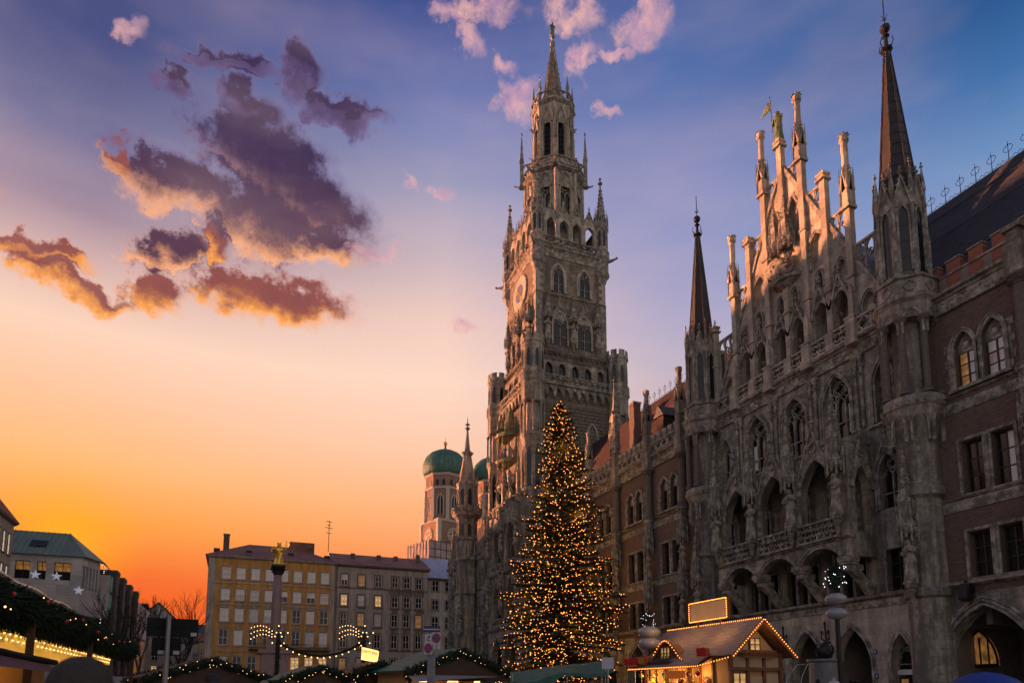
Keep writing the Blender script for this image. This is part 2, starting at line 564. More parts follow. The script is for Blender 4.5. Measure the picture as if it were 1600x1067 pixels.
def crockets(mb, p, q, y, step=0.32, r=0.075):
    d = math.hypot(q[0] - p[0], q[1] - p[1])
    n = max(2, int(d / step))
    for i in range(n):
        t = (i + 0.5) / n
        mb.lump(p[0] + (q[0] - p[0]) * t, y, p[1] + (q[1] - p[1]) * t, r * random.uniform(0.8, 1.2), r * 1.3)


def finial(mb, x, y, z, s=1.0):
    mb.lathe([(0.05 * s, 0), (0.05 * s, 0.22 * s), (0.16 * s, 0.28 * s), (0.17 * s, 0.36 * s), (0.05 * s, 0.42 * s), (0.045 * s, 0.56 * s), (0.10 * s, 0.64 * s), (0.02 * s, 0.78 * s)], 6, (x, y, z))


def wimperg(mb, cx, z0, wd, za, y0, y1, tracery=True, fin=1.0, arc=None):
    L, T, Rr = (cx - wd / 2, z0), (cx, za), (cx + wd / 2, z0)
    mb.bar([L, T, Rr], 0.16, y0, y1)
    if arc:      # the gablet stands open over the arch it crowns
        ap = [p for p in arc if p[1] >= z0]
        top = max(p[1] for p in arc)
        mb.prism([(L[0] + 0.05, z0), (ap[0][0], z0)] + ap + [(ap[-1][0], z0), (Rr[0] - 0.05, z0), (cx, za - 0.1)], y0 + 0.01, (y0 + y1) / 2 - 0.02)
        mb.bar(ring(cx, top + (za - top) * 0.36, min(wd * 0.1, (za - top) * 0.2), 12, 3, 0.3), 0.06, y0, y1 - 0.03, True)
        tracery = False
    else:
        mb.prism([(L[0] + 0.05, z0), (cx, za - 0.1), (Rr[0] - 0.05, z0)], y0 + 0.01, (y0 + y1) / 2 - 0.02)
    yc = (y0 + y1) / 2
    crockets(mb, (L[0] - 0.06, z0 + 0.1), (cx - 0.06, za + 0.05), yc, 0.3)
    crockets(mb, (Rr[0] + 0.06, z0 + 0.1), (cx + 0.06, za + 0.05), yc, 0.3)
    if tracery:
        h = za - z0
        mb.bar(ring(cx, z0 + h * 0.42, min(wd * 0.16, h * 0.2), 12, 3, 0.3), 0.06, y0, y1 - 0.03, True)
    if fin:
        finial(mb, cx, yc, za, fin)


def pinnacle_mb(mb, x, y, z, h, wd, shaft=0.5, n=4, crk=True):
    zs = z + h * shaft
    rot = PI / 4 if n == 4 else PI / 8
    k = wd / math.sqrt(2) if n == 4 else wd / 2 / math.cos(PI / 8)
    mb.lathe([(k * 1.2, 0), (k * 1.2, h * 0.03), (k, h * 0.045), (k, h * shaft), (k * 1.25, h * shaft + 0.04), (k * 1.25, h * shaft + 0.09), (k * 0.9, h * shaft + 0.12)], n, (x, y, z), rot)
    for j in range(4):
        st = len(mb.v)
        mb.prism([(-wd * 0.5, 0), (0, wd * 1.2), (wd * 0.5, 0)], wd * 0.42, wd * 0.6)
        mb.transform(Matrix.Translation((x, y, zs)) @ Matrix.Rotation(j * PI / 2, 4, 'Z'), st)
    hs = h * (1 - shaft) - 0.1
    mb.lathe([(k * 0.85, 0.1), (0.03, hs * 0.86)], n, (x, y, zs), rot)
    if crk:
        m = max(3, int(hs / 0.3))
        for i in range(m):
            t = (i + 0.6) / (m + 0.6)
            rr = k * 0.85 * (1 - t) + 0.03
            for j in range(4):
                an = PI / 4 + j * PI / 2
                mb.lump(x + rr * math.cos(an), y + rr * math.sin(an), zs + 0.1 + (hs * 0.84) * t, 0.055 + 0.04 * (1 - t), 0.07)
    finial(mb, x, y, zs + hs * 0.84, min(0.9, h * 0.16))


def balustrade(mb, x0, x1, z0, z1, y, th=0.16, panel=0.9, foil=4):
    mb.box(x0, x1, y - th * 0.7, y + th * 0.7, z0, z0 + 0.12)
    mb.box(x0, x1, y - th * 0.8, y + th * 0.8, z1 - 0.13, z1)
    n = max(1, round((x1 - x0) / panel))
    pw = (x1 - x0) / n
    h = z1 - z0 - 0.25
    r = min(pw, h) * 0.5
    for i in range(n):
        cx = x0 + (i + 0.5) * pw
        mb.bar(ring(cx, z0 + 0.12 + h / 2, r, 16, foil, 0.3), 0.075, y - th / 2, y + th / 2, True)
        mb.bar([(cx + r * 1.0 * math.cos(t), z0 + 0.12 + h / 2 + r * math.sin(t)) for t in [2 * PI * k / 14 for k in range(14)]], 0.05, y - th / 2 + 0.02, y + th / 2 - 0.02, True)
        mb.box(x0 + i * pw - 0.05, x0 + i * pw + 0.05, y - th / 2, y + th / 2, z0 + 0.1, z1 - 0.1)
    mb.box(x1 - 0.05, x1 + 0.05, y - th / 2, y + th / 2, z0 + 0.1, z1 - 0.1)


def leaf_frieze(mb, x0, x1, z0, z1, y, dens=7):
    mb.box(x0, x1, y - 0.2, y, z0, z1)
    n = int((x1 - x0) * dens)
    for i in range(n):
        x = x0 + (i + random.random()) * (x1 - x0) / n
        mb.lump(x, y + 0.01, random.uniform(z0 + 0.08, z1 - 0.08), random.uniform(0.05, 0.11), random.uniform(0.06, 0.13))


def cornice(mb, x0, x1, z, y, prof=((0.0, 0.0), (0.12, 0.05), (0.16, 0.16), (0.34, 0.22), (0.38, 0.34), (0.1, 0.42))):
    """moulded course along X; prof of (projection, rise)"""
    poly = [(y - 0.3, z)] + [(y + p, z + h) for p, h in prof] + [(y - 0.3, z + prof[-1][1])]
    mb.xprism(poly, x0, x1)


def column(mb, x, y, z0, z1, r=0.16, n=8):
    h = z1 - z0
    mb.lathe([(r * 1.7, 0), (r * 1.7, 0.12), (r * 1.35, 0.18), (r * 1.5, 0.26), (r, 0.34), (r, h - 0.5), (r * 1.2, h - 0.46), (r * 1.05, h - 0.4), (r * 1.75, h - 0.14), (r * 1.9, h - 0.1), (r * 1.9, h)], n, (x, y, z0))
    for k in range(6):
        t = 2 * PI * k / 6
        mb.lump(x + r * 1.4 * math.cos(t), y + r * 1.4 * math.sin(t), z1 - 0.26, r * 0.5)


def gothic_tracery(mb, cx, z0, zs, wd, za, y0, y1, lights=2):
    """mullions, cusped light heads and a rose in a pointed opening"""
    a = wd / 2
    lw = wd / lights
    for i in range(1, lights):
        mb.box(cx - a + i * lw - 0.05, cx - a + i * lw + 0.05, y0, y1, z0, zs + lw * 0.2)
    for i in range(lights):
        c = cx - a + (i + 0.5) * lw
        mb.bar(arch(c, zs - lw * 0.2, zs - lw * 0.2, lw, zs + lw * 0.62, 4), 0.08, y0, y1)
    h = za - zs
    rc = min(a * 0.5, h * 0.28)
    zc = zs + h * 0.56
    mb.bar([(cx + rc * math.cos(t), zc + rc * math.sin(t)) for t in [2 * PI * k / 16 for k in range(16)]], 0.08, y0, y1, True)
    mb.bar(ring(cx, zc, rc * 0.8, 16, 4, 0.35), 0.05, y0 + 0.02, y1 - 0.02, True)
    if lights > 2 or wd > 1.5:
        for sg in (-1, 1):
            mb.bar(ring(cx + sg * a * 0.52, zs + h * 0.30, rc * 0.5, 12, 3, 0.3), 0.05, y0 + 0.02, y1 - 0.02, True)
    mb.box(cx - a, cx + a, y0 + 0.01, y1 - 0.02, z0 + (zs - z0) * 0.45, z0 + (zs - z0) * 0.45 + 0.07)


def pointed_window(parent, cx, z0, zs, wd, za, y, lights=2, glass=None, frame=None, key={}):
    """tracery as the part, its glass a sub-part"""
    k = (round(z0, 3), zs, wd, za, lights)
    if k not in key:
        mb = MB()
        gothic_tracery(mb, 0, z0, zs, wd, za, -0.09, 0.09, lights)
        tr = mb.mesh('tracery_window', CARVED)
        g = MB()
        g.prism(arch(0, z0, zs, wd + 0.06, za + 0.03), -0.14, -0.11)
        key[k] = (tr, g)
    tr, g = key[k]
    o = link('tracery_window', tr, parent, (cx, y, 0))
    gm = glass or GLASS
    kk = k + (gm.name,)
    if kk not in key:
        key[kk] = g.mesh('pane', gm)
    link('pane', key[kk], o)
    return o


def casement(parent, cx, z0, wd, h, y, cols=2, rows=3, frame=OAK, glass=None, key={}, fw=0.07, name='window'):
    """wooden casement with each light glazed by a pane of its own; glass may be a list, one material per pane"""
    k = (wd, h, cols, rows, frame.name, fw)
    pw, ph = (wd - fw) / cols, (h - fw) / rows
    if k not in key:
        mb = MB()
        for i in range(cols + 1):
            mb.box(-wd / 2 + i * pw, -wd / 2 + i * pw + fw, -0.05, 0.05, 0, h)
        for j in range(rows + 1):
            mb.box(-wd / 2 + 0.001, wd / 2 - 0.001, -0.04, 0.04, j * ph, j * ph + fw * 0.7)
        key[k] = mb.mesh(name, frame)
    o = link(name, key[k], parent, (cx, y, z0))
    for j in range(rows):
        for i in range(cols):
            gm = (glass[(j * cols + i) % len(glass)] if isinstance(glass, (list, tuple)) else glass) or GLASS
            kk = (round(pw, 3), round(ph, 3), gm.name)
            if kk not in key:
                g = MB()
                g.box(-pw / 2 - 0.01, pw / 2 + 0.01, -0.012, 0.012, -ph / 2 - 0.01, ph / 2 + 0.01)
                key[kk] = g.mesh('pane', gm)
            p = link('pane', key[kk], o, (-wd / 2 + fw / 2 + (i + 0.5) * pw, -0.015, fw * 0.35 + (j + 0.5) * ph))
            p.rotation_euler = (random.uniform(-0.012, 0.012), 0, random.uniform(-0.012, 0.012))
    return o


def figure_mb(mb, h=2.2, robe=True, seed=0, arms=True):
    """robed stone figure, facing +Y, one surface from hem to crown"""
    rnd = random.Random(seed)
    n = 14
    prof = [(0.0, .155, .12), (.06, .16, .13), (.25, .135, .11), (.42, .125, .10), (.52, .13, .10), (.60, .12, .085), (.70, .14, .09), (.78, .155, .085), (.815, .12, .07),
            (.84, .05, .05), (.865, .05, .05), (.885, .06, .07), (.92, .068, .08), (.955, .062, .072), (.985, .035, .04), (1.0, .01, .01)]
    lean = rnd.uniform(-0.03, 0.03)
    vs, fs = [], []
    ph = rnd.uniform(0, 6)
    for z, a, b in prof:
        for k in range(n):
            t = 2 * PI * k / n
            fold = 1 + (0.13 * math.sin(5 * t + ph + z * 4) * (1 if z < 0.6 else 0.35) if z < 0.8 else 0)
            sway = lean * math.sin(z * PI)
            vs.append((h * (a * fold * math.cos(t) + sway), h * (b * fold * math.sin(t) + (0.01 if z > .87 else 0)), h * z))
    for i in range(len(prof) - 1):
        for k in range(n):
            fs.append((i * n + k, i * n + (k + 1) % n, (i + 1) * n + (k + 1) % n, (i + 1) * n + k))
    fs.append(tuple(range(n))[::-1])
    mb.add(vs, fs)
    mb.lump(0, h * 0.085, h * .92, h * 0.014, h * 0.02)
    if arms:
        for sg in (-1, 1):
            up = rnd.choice((0.62, 0.66, 0.58, 0.72))
            mb.tube([(sg * h * .135, 0, h * .775), (sg * h * .185, h * .015, h * .67), (sg * h * rnd.uniform(.06, .13), h * .115, h * up), (sg * h * .03, h * .14, h * (up + .03))],
                    [h * .045, h * .042, h * .032, h * .025], 6)

# ------------------------------------------------------------------ ground
g = MB()
g.add([(-400, -200, 0), (500, -200, 0), (500, 900, 0), (-400, 900, 0)], [(0, 1, 2, 3)])
PAVING = mat('granite_paving', (0.28, 0.265, 0.245), 0.8, noise=1.5, bump=0.4, bscale=6, var=0.25)
tag(g.build('ground', PAVING), kind='structure')

# ------------------------------------------------------------------ town hall (local X runs along the front, Y out to the square)
TH = thing('town_hall', 'long soot-stained gothic town hall with stepped gable and slender spires on the right', 'building', (33, 32.8, 0), PI / 2)
BAYS = (-3.4, 0.0, 3.4)
PIERS = (-5.1, -1.7, 1.7, 5.1)

# shared carved pieces
STATUE_MESH = []
for k in range(4):
    m_ = MB()
    figure_mb(m_, 2.3, seed=k + 3)
    STATUE_MESH.append(m_.mesh('statue', CARVED))
m_ = MB()
m_.lathe([(0.05, -1.1), (0.14, -0.9), (0.12, -0.75), (0.24, -0.5), (0.2, -0.4), (0.34, -0.15), (0.38, -0.12), (0.38, 0.0)], 8)
for k in range(8):
    m_.lump(0.27 * math.cos(k * PI / 4), 0.27 * math.sin(k * PI / 4), -0.3, 0.09)
PEDESTAL = m_.mesh('pedestal', CARVED)
m_ = MB()      # baldachin with a tall crocketed top
m_.lathe([(0.42, 0.0), (0.46, 0.05), (0.46, 0.5), (0.40, 0.55)], 6, rot=PI / 6)
for k in range(6):
    st = len(m_.v)
    m_.bar(arch(0, -0.25, 0.1, 0.44, 0.42, 3), 0.06, 0.36, 0.46)
    m_.prism([(-0.24, 0.4), (0, 1.0), (0.24, 0.4)], 0.37, 0.46)
    finial(m_, 0, 0.42, 0.95, 0.5)
    m_.transform(Matrix.Rotation(k * PI / 3, 4, 'Z'), st)
    t = k * PI / 3 + PI / 6
    m_.lathe([(0.07, -0.35), (0.07, 1.0), (0.01, 1.6)], 4, (0.48 * math.cos(t), 0.48 * math.sin(t), 0))
    m_.lump(0.48 * math.cos(t), 0.48 * math.sin(t), -0.4, 0.09)
m_.lathe([(0.3, 0.5), (0.27, 1.7), (0.32, 1.75), (0.18, 2.1)], 6)
pinnacle_mb(m_, 0, 0, 1.5, 3.6, 0.34, 0.35)
for k in range(4):
    t = k * PI / 2 + PI / 4
    pinnacle_mb(m_, 0.3 * math.cos(t), 0.3 * math.sin(t), 0.7, 2.0, 0.14, 0.5, crk=False)
CANOPY = m_.mesh('canopy', CARVED)
m_ = MB()
pinnacle_mb(m_, 0, 0, 0, 4.0, 0.5, 0.5)
PINNACLE = m_.mesh('pinnacle', CARVED)
m_ = MB()
column(m_, 0, 0, 0, 4.4, 0.2, 10)
GRANITE = mat('dark_granite_shaft', (0.125, 0.108, 0.088), 0.8, noise=4, var=0.35, bump=0.2, bscale=12)
COLUMN = m_.mesh('column', GRANITE)


def statue(x, y, z, k=0, canopy=True, sc=1.0, ped=True):
    o = link('statue', STATUE_MESH[k % 4], TH, (x, y, z), random.uniform(-0.25, 0.25), sc)
    if ped:
        link('pedestal', PEDESTAL, o)
    if canopy:
        link('canopy', CANOPY, o, (0, -0.05, 2.55))
    return o


# --- gabled block: the wall with its openings
holes = []
for c in BAYS:
    holes += [arch(c, 0.02, 3.0, 2.55, 5.35), arch(c, 10.6, 13.0, 1.7, 14.7), arch(c, 16.62, 18.9, 1.95, 20.55)]
    holes += [rect(c - 1.35, c - 0.52, 7.0, 9.35), rect(c - 0.42, c + 0.42, 7.0, 9.35), rect(c + 0.52, c + 1.35, 7.0, 9.35)]
for c in (-6.55, 6.55):
    holes += [arch(c, 0.02, 3.3, 1.2, 4.75), rect(c - 0.55, c + 0.55, 7.05, 9.4), arch(c, 11.65, 13.6, 1.15, 14.7), arch(c - math.copysign(.1, -c), 16.66, 18.9, 1.05, 20.05)]
mb = MB()
mb.wall([(-8.9, -0.4), (-8.9, 6.3), (8.9, 6.3), (8.9, -0.4)], [h for h in holes if h[0][1] < 5], 0, 0.6)
mb.build('ground_floor_wall', PALE, TH)
mb = MB()
mb.wall([(-8.9, 6.3), (-8.9, 21.2), (8.9, 21.2), (8.9, 6.3)], [h for h in holes if h[0][1] > 5], -0.01, 0.6)
mb.build('front_wall', STONE, TH)
for h in holes:
    mb = MB()
    z0 = h[0][1]
    if len(h) > 5 and z0 > 5:
        moulding(mb, h, [(0.06, 0.12, 0.10), (0.2, 0.1, 0.16), (0.32, 0.07, 0.06)], 0)
    elif len(h) > 5:
        moulding(mb, h, [(0.07, 0.14, 0.08), (0.22, 0.1, 0.04)], 0)
    else:
        mb.bar(h, 0.09, -0.05, 0.06, True)
    mb.build('archivolt', CARVED, TH)
# passage behind the ground-floor arches
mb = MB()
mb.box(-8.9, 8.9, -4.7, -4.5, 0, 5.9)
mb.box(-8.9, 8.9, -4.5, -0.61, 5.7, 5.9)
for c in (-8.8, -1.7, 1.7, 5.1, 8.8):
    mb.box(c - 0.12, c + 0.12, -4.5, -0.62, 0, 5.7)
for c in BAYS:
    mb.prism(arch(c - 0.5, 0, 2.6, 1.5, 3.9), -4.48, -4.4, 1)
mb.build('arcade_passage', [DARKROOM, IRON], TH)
for c in (-6.55, 6.55):
    casement(TH, c, 0.1, 1.1, 2.3, -0.45, 2, 2, OAK, [GLASS, LITDIM] if c < 0 else GLASS)
    b = MB()
    b.box(-0.56, 0.56, -0.06, 0.10, 0, 0.28)
    b.build('fascia_board', WHITEW, TH, (c, -0.4, 2.55))
    pointed_window(TH, c, 2.9, 3.3, 1.15, 4.72, -0.5, 1)
# windows of the block
for c in BAYS:
    for dx in (-0.935, 0, 0.935):
        casement(TH, c + dx, 7.0, 0.84, 2.36, -0.42, 1, 2, OAK, GLASS)
    pointed_window(TH, c, 10.6, 13.0, 1.7, 14.7, -0.4, 2, GLASS)
    pointed_window(TH, c, 16.62, 18.9, 1.95, 20.55, -0.38, 3, GLASS)
    # pale blinds hang behind part of the glass
    for dx in ((-0.64, 0.66) if c else (-0.62,)):
        b = MB()
        b.box(-0.2, 0.2, -0.02, 0.02, 0, 1.75)
        b.build('blind', CURTAIN_SKY, TH, (c + dx, -0.46, 17.0))
for c in (-6.55, 6.55):
    casement(TH, c, 7.05, 1.1, 2.36, -0.42, 2, 3, OAK, GLASS)
    pointed_window(TH, c, 11.65, 13.6, 1.15, 14.7, -0.4, 2)
    pointed_window(TH, c - math.copysign(.1, -c), 16.66, 18.9, 1.05, 20.05, -0.38, 2)
    mb = MB()
    wimperg(mb, c, 13.7, 1.8, 15.7, 0.01, 0.2, True, 0.9, arch(c, 11.65, 13.6, 1.3, 14.85))
    cornice(mb, c - 1.0, c + 1.0, 16.35, 0.0, ((0, 0), (.18, .08), (.2, .2), (0, .28)))
    mb.build('gablet', CARVED, TH)
# courses
mb = MB()
cornice(mb, -8.2, 8.2, 6.72, 0.0, ((0, 0), (.06, .03), (.3, .12), (.34, .26), (0.02, .3)))
mb.build('string_course', CARVED, TH)
mb = MB()
leaf_frieze(mb, -8.2, 8.2, 6.32, 6.71, 0.07, 5)
mb.build('leaf_frieze', CARVED, TH)
mb = MB()
leaf_frieze(mb, -8.2, 8.2, 21.12, 21.76, 0.12, 7)
mb.build('leaf_frieze', CARVED, TH)
mb = MB()
cornice(mb, -8.2, 8.2, 21.765, 0.05)
mb.build('main_cornice', CARVED, TH)
# twin shafts between the tall windows
for c in PIERS:
    mb = MB()
    for dx in (-0.2, 0.2):
        mb.lathe([(0.09, 0), (0.09, 3.9), (0.16, 4.1), (0.17, 4.3), (0.05, 4.45)], 8, (c + dx, 0.1, 16.7))
        for q in range(4):
            mb.lump(c + dx + 0.1 * math.cos(q * PI / 2), 0.14 + 0.1 * math.sin(q * PI / 2), 20.4 - 0.5 * (q % 2), 0.11)
    mb.cbox(c, 0.08, 20.95, 0.85, 0.24, 0.17)
    mb.build('twin_shafts', CARVED, TH)

# --- projecting loggia
out = [(-5.55, 8.85)]
for c in BAYS:
    out += seg(c, 9.04, 2.85, 9.8)
out += [(5.55, 8.85), (5.55, 15.5), (-5.55, 15.5)]
mb = MB()
big = [arch(c, 10.4, 12.8, 2.5, 15.1, 7) for c in BAYS]
mb.wall(out, big, 2.0, 0.5)
for sg in (-1, 1):
    st = len(mb.v)
    mb.wall([(-0.98, 9.04), (-0.98, 15.5), (0.98, 15.5), (0.98, 9.04)], [arch(0, 10.4, 12.8, 1.15, 14.2)], 0, 0.45)
    mb.transform(Matrix.Translation((sg * 5.548, 0.99, 0)) @ Matrix.Rotation(-sg * PI / 2, 4, 'Z'), st)
mb.box(-5.5, 5.5, 0.02, 1.49, 9.9, 10.25)
mb.xprism([(0.01, 15.5), (2.05, 15.5), (2.05, 15.62), (0.01, 16.4)], -5.6, 5.6)
mb.build('loggia_wall', STONE, TH)
for h in big + [seg(c, 9.04, 2.85, 9.8) for c in BAYS]:
    mb = MB()
    moulding(mb, h, [(0.06, 0.12, 0.06), (0.18, 0.08, 0.11)], 2.0)
    mb.build('archivolt', CARVED, TH)
for c in BAYS:
    mb = MB()
    wimperg(mb, c, 13.2, 3.2, 16.95, 2.02, 2.26, True, 1.25, arch(c, 10.4, 12.8, 2.5, 15.1, 7))
    mb.build('gablet', CARVED, TH)
    mb = MB()
    balustrade(mb, c - 1.45, c + 1.45, 10.2, 11.38, 2.12, 0.14, 0.48, 4)
    mb.build('balustrade', CARVED, TH)
mb = MB()
cornice(mb, -5.65, 5.65, 10.02, 2.02, ((0, 0), (.1, .05), (.22, .12), (.0, .17)))
mb.build('string_course', CARVED, TH)
for sg in (-1, 1):
    mb = MB()
    wimperg(mb, 0, 12.9, 1.7, 15.9, 0.0, 0.2, True, 0.9, arch(0, 10.4, 12.8, 1.15, 14.2))
    mb.transform(Matrix.Translation((sg * 5.58, 1.0, 0)) @ Matrix.Rotation(-sg * PI / 2, 4, 'Z'))
    mb.build('gablet', CARVED, TH)
for k, c in enumerate(PIERS):
    mb = MB()
    mb.xprism([(0.0, 6.95), (0.42, 6.95), (1.15, 7.8), (1.75, 8.2), (2.0, 8.3), (2.0, 8.62), (1.3, 8.62), (1.1, 8.3), (0.5, 7.7), (0.0, 7.5)], c - 0.2, c + 0.2)
    mb.cbox(c, 1.75, 8.6, 0.62, 0.75, 0.14)
    mb.cbox(c, 1.78, 8.74, 0.78, 0.82, 0.3)
    for q in range(5):
        mb.cbox(c + (q % 2 - 0.5) * 0.2, 0.6 + q * 0.27, 7.55 + q * 0.2, 0.24, 0.2, 0.2)
    mb.cbox(c, 1.2, 8.3, 0.5, 0.5, 0.32)
    mb.build('bracket', CARVED, TH)
    statue(c, 2.42, 11.45, k)

# --- gable above the main cornice
SL, AP = 1.89, 37.0
gh, blind = [], []
for c in BAYS:
    gh += [arch(c - 0.74, 22.9, 24.75, 1.16, 25.75), arch(c + 0.74, 22.9, 24.75, 1.16, 25.75)]
for sg in (-1, 1):
    blind += [arch(sg * 2.55, 28.2, 29.7, 0.98, 30.6), arch(sg * 4.28, 26.5, 27.0, 0.75, 27.7), arch(sg * 6.05, 22.9, 23.8, 0.95, 24.6), arch(sg * 0.82, 31.0, 33.0, 0.85, 34.2)]
    blind += [arch(sg * 2.66, 26.75, 27.5, 0.4, 27.9), arch(sg * 0.6, 26.75, 27.5, 0.4, 27.9)]
mb = MB()
mb.wall([(-7.95, 22.05), (0, AP), (7.95, 22.05)], gh + blind, -0.1, 0.35)
mb.build('gable_wall', PALE, TH)
mb = MB()
for h in gh:
    n = len(h)
    mb.add([(p[0], -0.45, p[1]) for p in h] + [(p[0], -1.1, p[1]) for p in h], [(i, (i + 1) % n, (i + 1) % n + n, i + n) for i in range(n)])
mb.box(-5.4, 5.4, -1.3, -1.1, 22.5, 26.2)
mb.build('arcade_recess', STONE, TH)
for h in gh:
    c = (h[0][0] + h[-1][0]) / 2
    b = MB()
    b.prism(arch(c + 0.18, 22.9, 24.2, 0.55, 24.9), -1.09, -1.03)
    b.build('door', OAK, TH)
for i, h in enumerate(blind):
    b = MB()
    c = (h[0][0] + h[-1][0]) / 2
    slit = abs(h[-1][0] - h[0][0]) < 0.5
    b.prism(h, -0.42, -0.36)
    b.build('slit_window' if slit else 'blind_panel', GLASS if slit else PALE, TH)
for h in gh + blind:
    mb = MB()
    moulding(mb, h, [(0.05, 0.1, 0.07), (0.15, 0.06, 0.12)], -0.1)
    mb.build('archivolt', CARVED, TH)
for c in BAYS:
    for dx in (-0.74, 0.74):
        mb = MB()
        wimperg(mb, c + dx, 24.85, 1.46, 26.75, -0.06, 0.16, True, 1.0, arch(c + dx, 22.9, 24.75, 1.16, 25.75))
        mb.build('gablet', CARVED, TH)
    mb = MB()
    column(mb, c, -0.12, 22.95, 24.75, 0.15, 8)
    column(mb, c, -0.75, 22.95, 24.75, 0.13, 8)
    mb.build('column', PALE, TH)
for sg in (-1, 1):
    mb = MB()
    mb.bar([(sg * 7.9, AP - SL * 7.9 + 0.2), (0, AP + 0.2)], 0.24, -0.46, 0.02)
    mb.build('coping', CARVED, TH)


def gable_pier(s, top, fancy):
    mb = MB()
    wd = 0.5
    mb.cbox(s, 0.0, 22.1, wd, 0.5, 1.25)
    zb = top - 4.9 if fancy else top - 0.5
    mb.cbox(s, -0.04, 23.35, wd * 0.84, 0.4, zb - 23.35)
    for zz in ((26.0,) if top < 36 else (26.4, 31.2)):
        mb.cbox(s, -0.02, zz, wd * 1.08, 0.52, 0.16)
    if fancy:
        mb.cbox(s, 0, zb, 0.7, 0.7, 0.2)
        mb.cbox(s, 0, zb + 0.2, 0.5, 0.5, 2.0)
        for k in range(4):
            st = len(mb.v)
            wimperg(mb, 0, 1.2, 0.5, 2.35, 0.2, 0.34, False, 0.6)
            mb.lathe([(0.06, 0.3), (0.06, 2.1), (0.01, 2.75)], 4, (0.27, 0.27, 0))
            mb.transform(Matrix.Translation((s, 0, zb)) @ Matrix.Rotation(k * PI / 2, 4, 'Z'), st)
        mb.lathe([(0.22, 2.0), (0.21, 4.4), (0.3, 4.5), (0.3, 4.62), (0.27, 4.62), (0.27, 4.9)], 8, (s, 0, zb), PI / 8)
        for k in range(8):
            t = k * PI / 4
            mb.lump(s + 0.27 * math.cos(t), 0.27 * math.sin(t), zb + 4.9, 0.09)
    else:
        mb.cbox(s, 0, zb, 0.68, 0.68, 0.14)
        mb.cbox(s, 0, zb + 0.14, 0.5, 0.5, 0.2)
        mb.cbox(s, 0, zb + 0.34, 0.62, 0.62, 0.16)
    mb.build('gable_pier', PALE, TH)


for s in (-1.7, 1.7):
    gable_pier(s, 41.0, True)
for s in (-5.1, 5.1):
    gable_pier(s, 35.25, True)
for s in (-3.4, 3.4):
    gable_pier(s, 34.0, False)
gable_pier(0, 39.0, False)
gable_pier(-7.45, 29.3, False)
gable_pier(7.45, 29.3, False)
for sg in (-1, 1):
    for a_, b_, zr in ((0.3, 1.42, 36.63), (1.98, 3.12, 33.6), (3.68, 4.82, 30.8), (5.38, 7.2, 27.95)):
        mb = MB()
        lo = lambda s: AP - SL * s + 0.25
        mb.bar([(sg * a_, zr), (sg * b_, zr)], 0.14, -0.32, -0.1)
        n = 2 if b_ - a_ < 1.5 else 3
        for i in range(1, n + 1):
            s = a_ + (b_ - a_) * i / (n + 0.0) - 0.05
            mb.box(min(sg * s - 0.04, sg * s + 0.04), max(sg * s - 0.04, sg * s + 0.04), -0.28, -0.14, lo(s) - 0.1, zr)
        for i in range(n):
            c = a_ + (b_ - a_) * (i + 0.5) / n
            wd = (b_ - a_) / n
            mb.bar(arch(sg * c, zr - 0.7, zr - 0.6, wd * 0.95, zr - 0.08, 3), 0.06, -0.27, -0.15)
            if zr - 0.9 > lo(c):
                mb.bar(ring(sg * c, zr - 0.9, 0.18, 12, 4, .3), 0.05, -0.27, -0.15, True)
        mb.build('openwork_panel', PALE, TH)
# parapet balustrade of the gabled block
for c in BAYS:
    for a_, b_ in ((c - 1.4, c - 0.32), (c + 0.32, c + 1.4)):
        mb = MB()
        balustrade(mb, a_, b_, 22.18, 23.25, 0.22, 0.18, 0.54)
        mb.build('balustrade', PALE, TH)
    mb = MB()
    mb.cbox(c, 0.22, 22.18, 0.55, 0.3, 1.12)
    mb.build('parapet_pedestal', PALE, TH)
for sg in (-1, 1):
    mb = MB()
    balustrade(mb, min(sg * 5.42, sg * 7.3), max(sg * 5.42, sg * 7.3), 22.18, 23.25, 0.22, 0.18, 0.95)
    mb.build('balustrade', PALE, TH)
for c in PIERS:
    mb = MB()
    mb.cbox(c, 0.3, 21.72, 0.72, 0.62, 0.5)
    mb.cbox(c, 0.3, 22.22, 0.6, 0.5, 1.1)
    mb.cbox(c, 0.3, 23.32, 0.7, 0.58, 0.12)
    mb.cbox(c, 0.2, 23.44, 0.34, 0.3, 1.5)
    mb.prism([(c - 0.2, 24.94), (c, 25.5), (c + 0.2, 24.94)], 0.05, 0.35)
    mb.build('parapet_pier', PALE, TH)
# carved group on its console under a canopy
mb = MB()
mb.lathe([(0.1, 27.6), (0.3, 27.9), (0.35, 28.2), (0.9, 28.55), (1.15, 28.6), (1.15, 28.8), (1.0, 28.85)], 12, (0, -0.1, 0), sq=0.75)
for dx, ry, sc in ((-0.55, 0.5, 0.86), (0.6, -0.35, 0.8), (0.05, 0.0, 0.72)):
    st = len(mb.v)
    figure_mb(mb, 2.1 * sc, seed=int(dx * 10) + 40)
    mb.transform(Matrix.Translation((dx, 0.4, 28.8)) @ Matrix.Rotation(ry, 4, 'Y'), st)
mb.lathe([(0.62, -0.08), (0.66, 0), (0.5, 0.1), (0.2, 0.12)], 14)
mb.transform(Matrix.Translation((0.75, 0.5, 29.9)) @ Matrix.Rotation(-PI / 2, 4, 'X'), len(mb.v) - 56)
for q in range(60):
    mb.lump(random.uniform(-1.0, 1.0), random.uniform(0.2, 0.65), random.uniform(28.8, 30.2), random.uniform(0.08, 0.2))
mb.build('carved_relief', CARVED, TH)
link('canopy', CANOPY, TH, (-0.45, 0.35, 30.9), 0, (1.15, 1.0, 0.75))
link('canopy', CANOPY, TH, (0.5, 0.35, 30.9), 0, (1.1, 1.0, 0.75))
mb = MB()
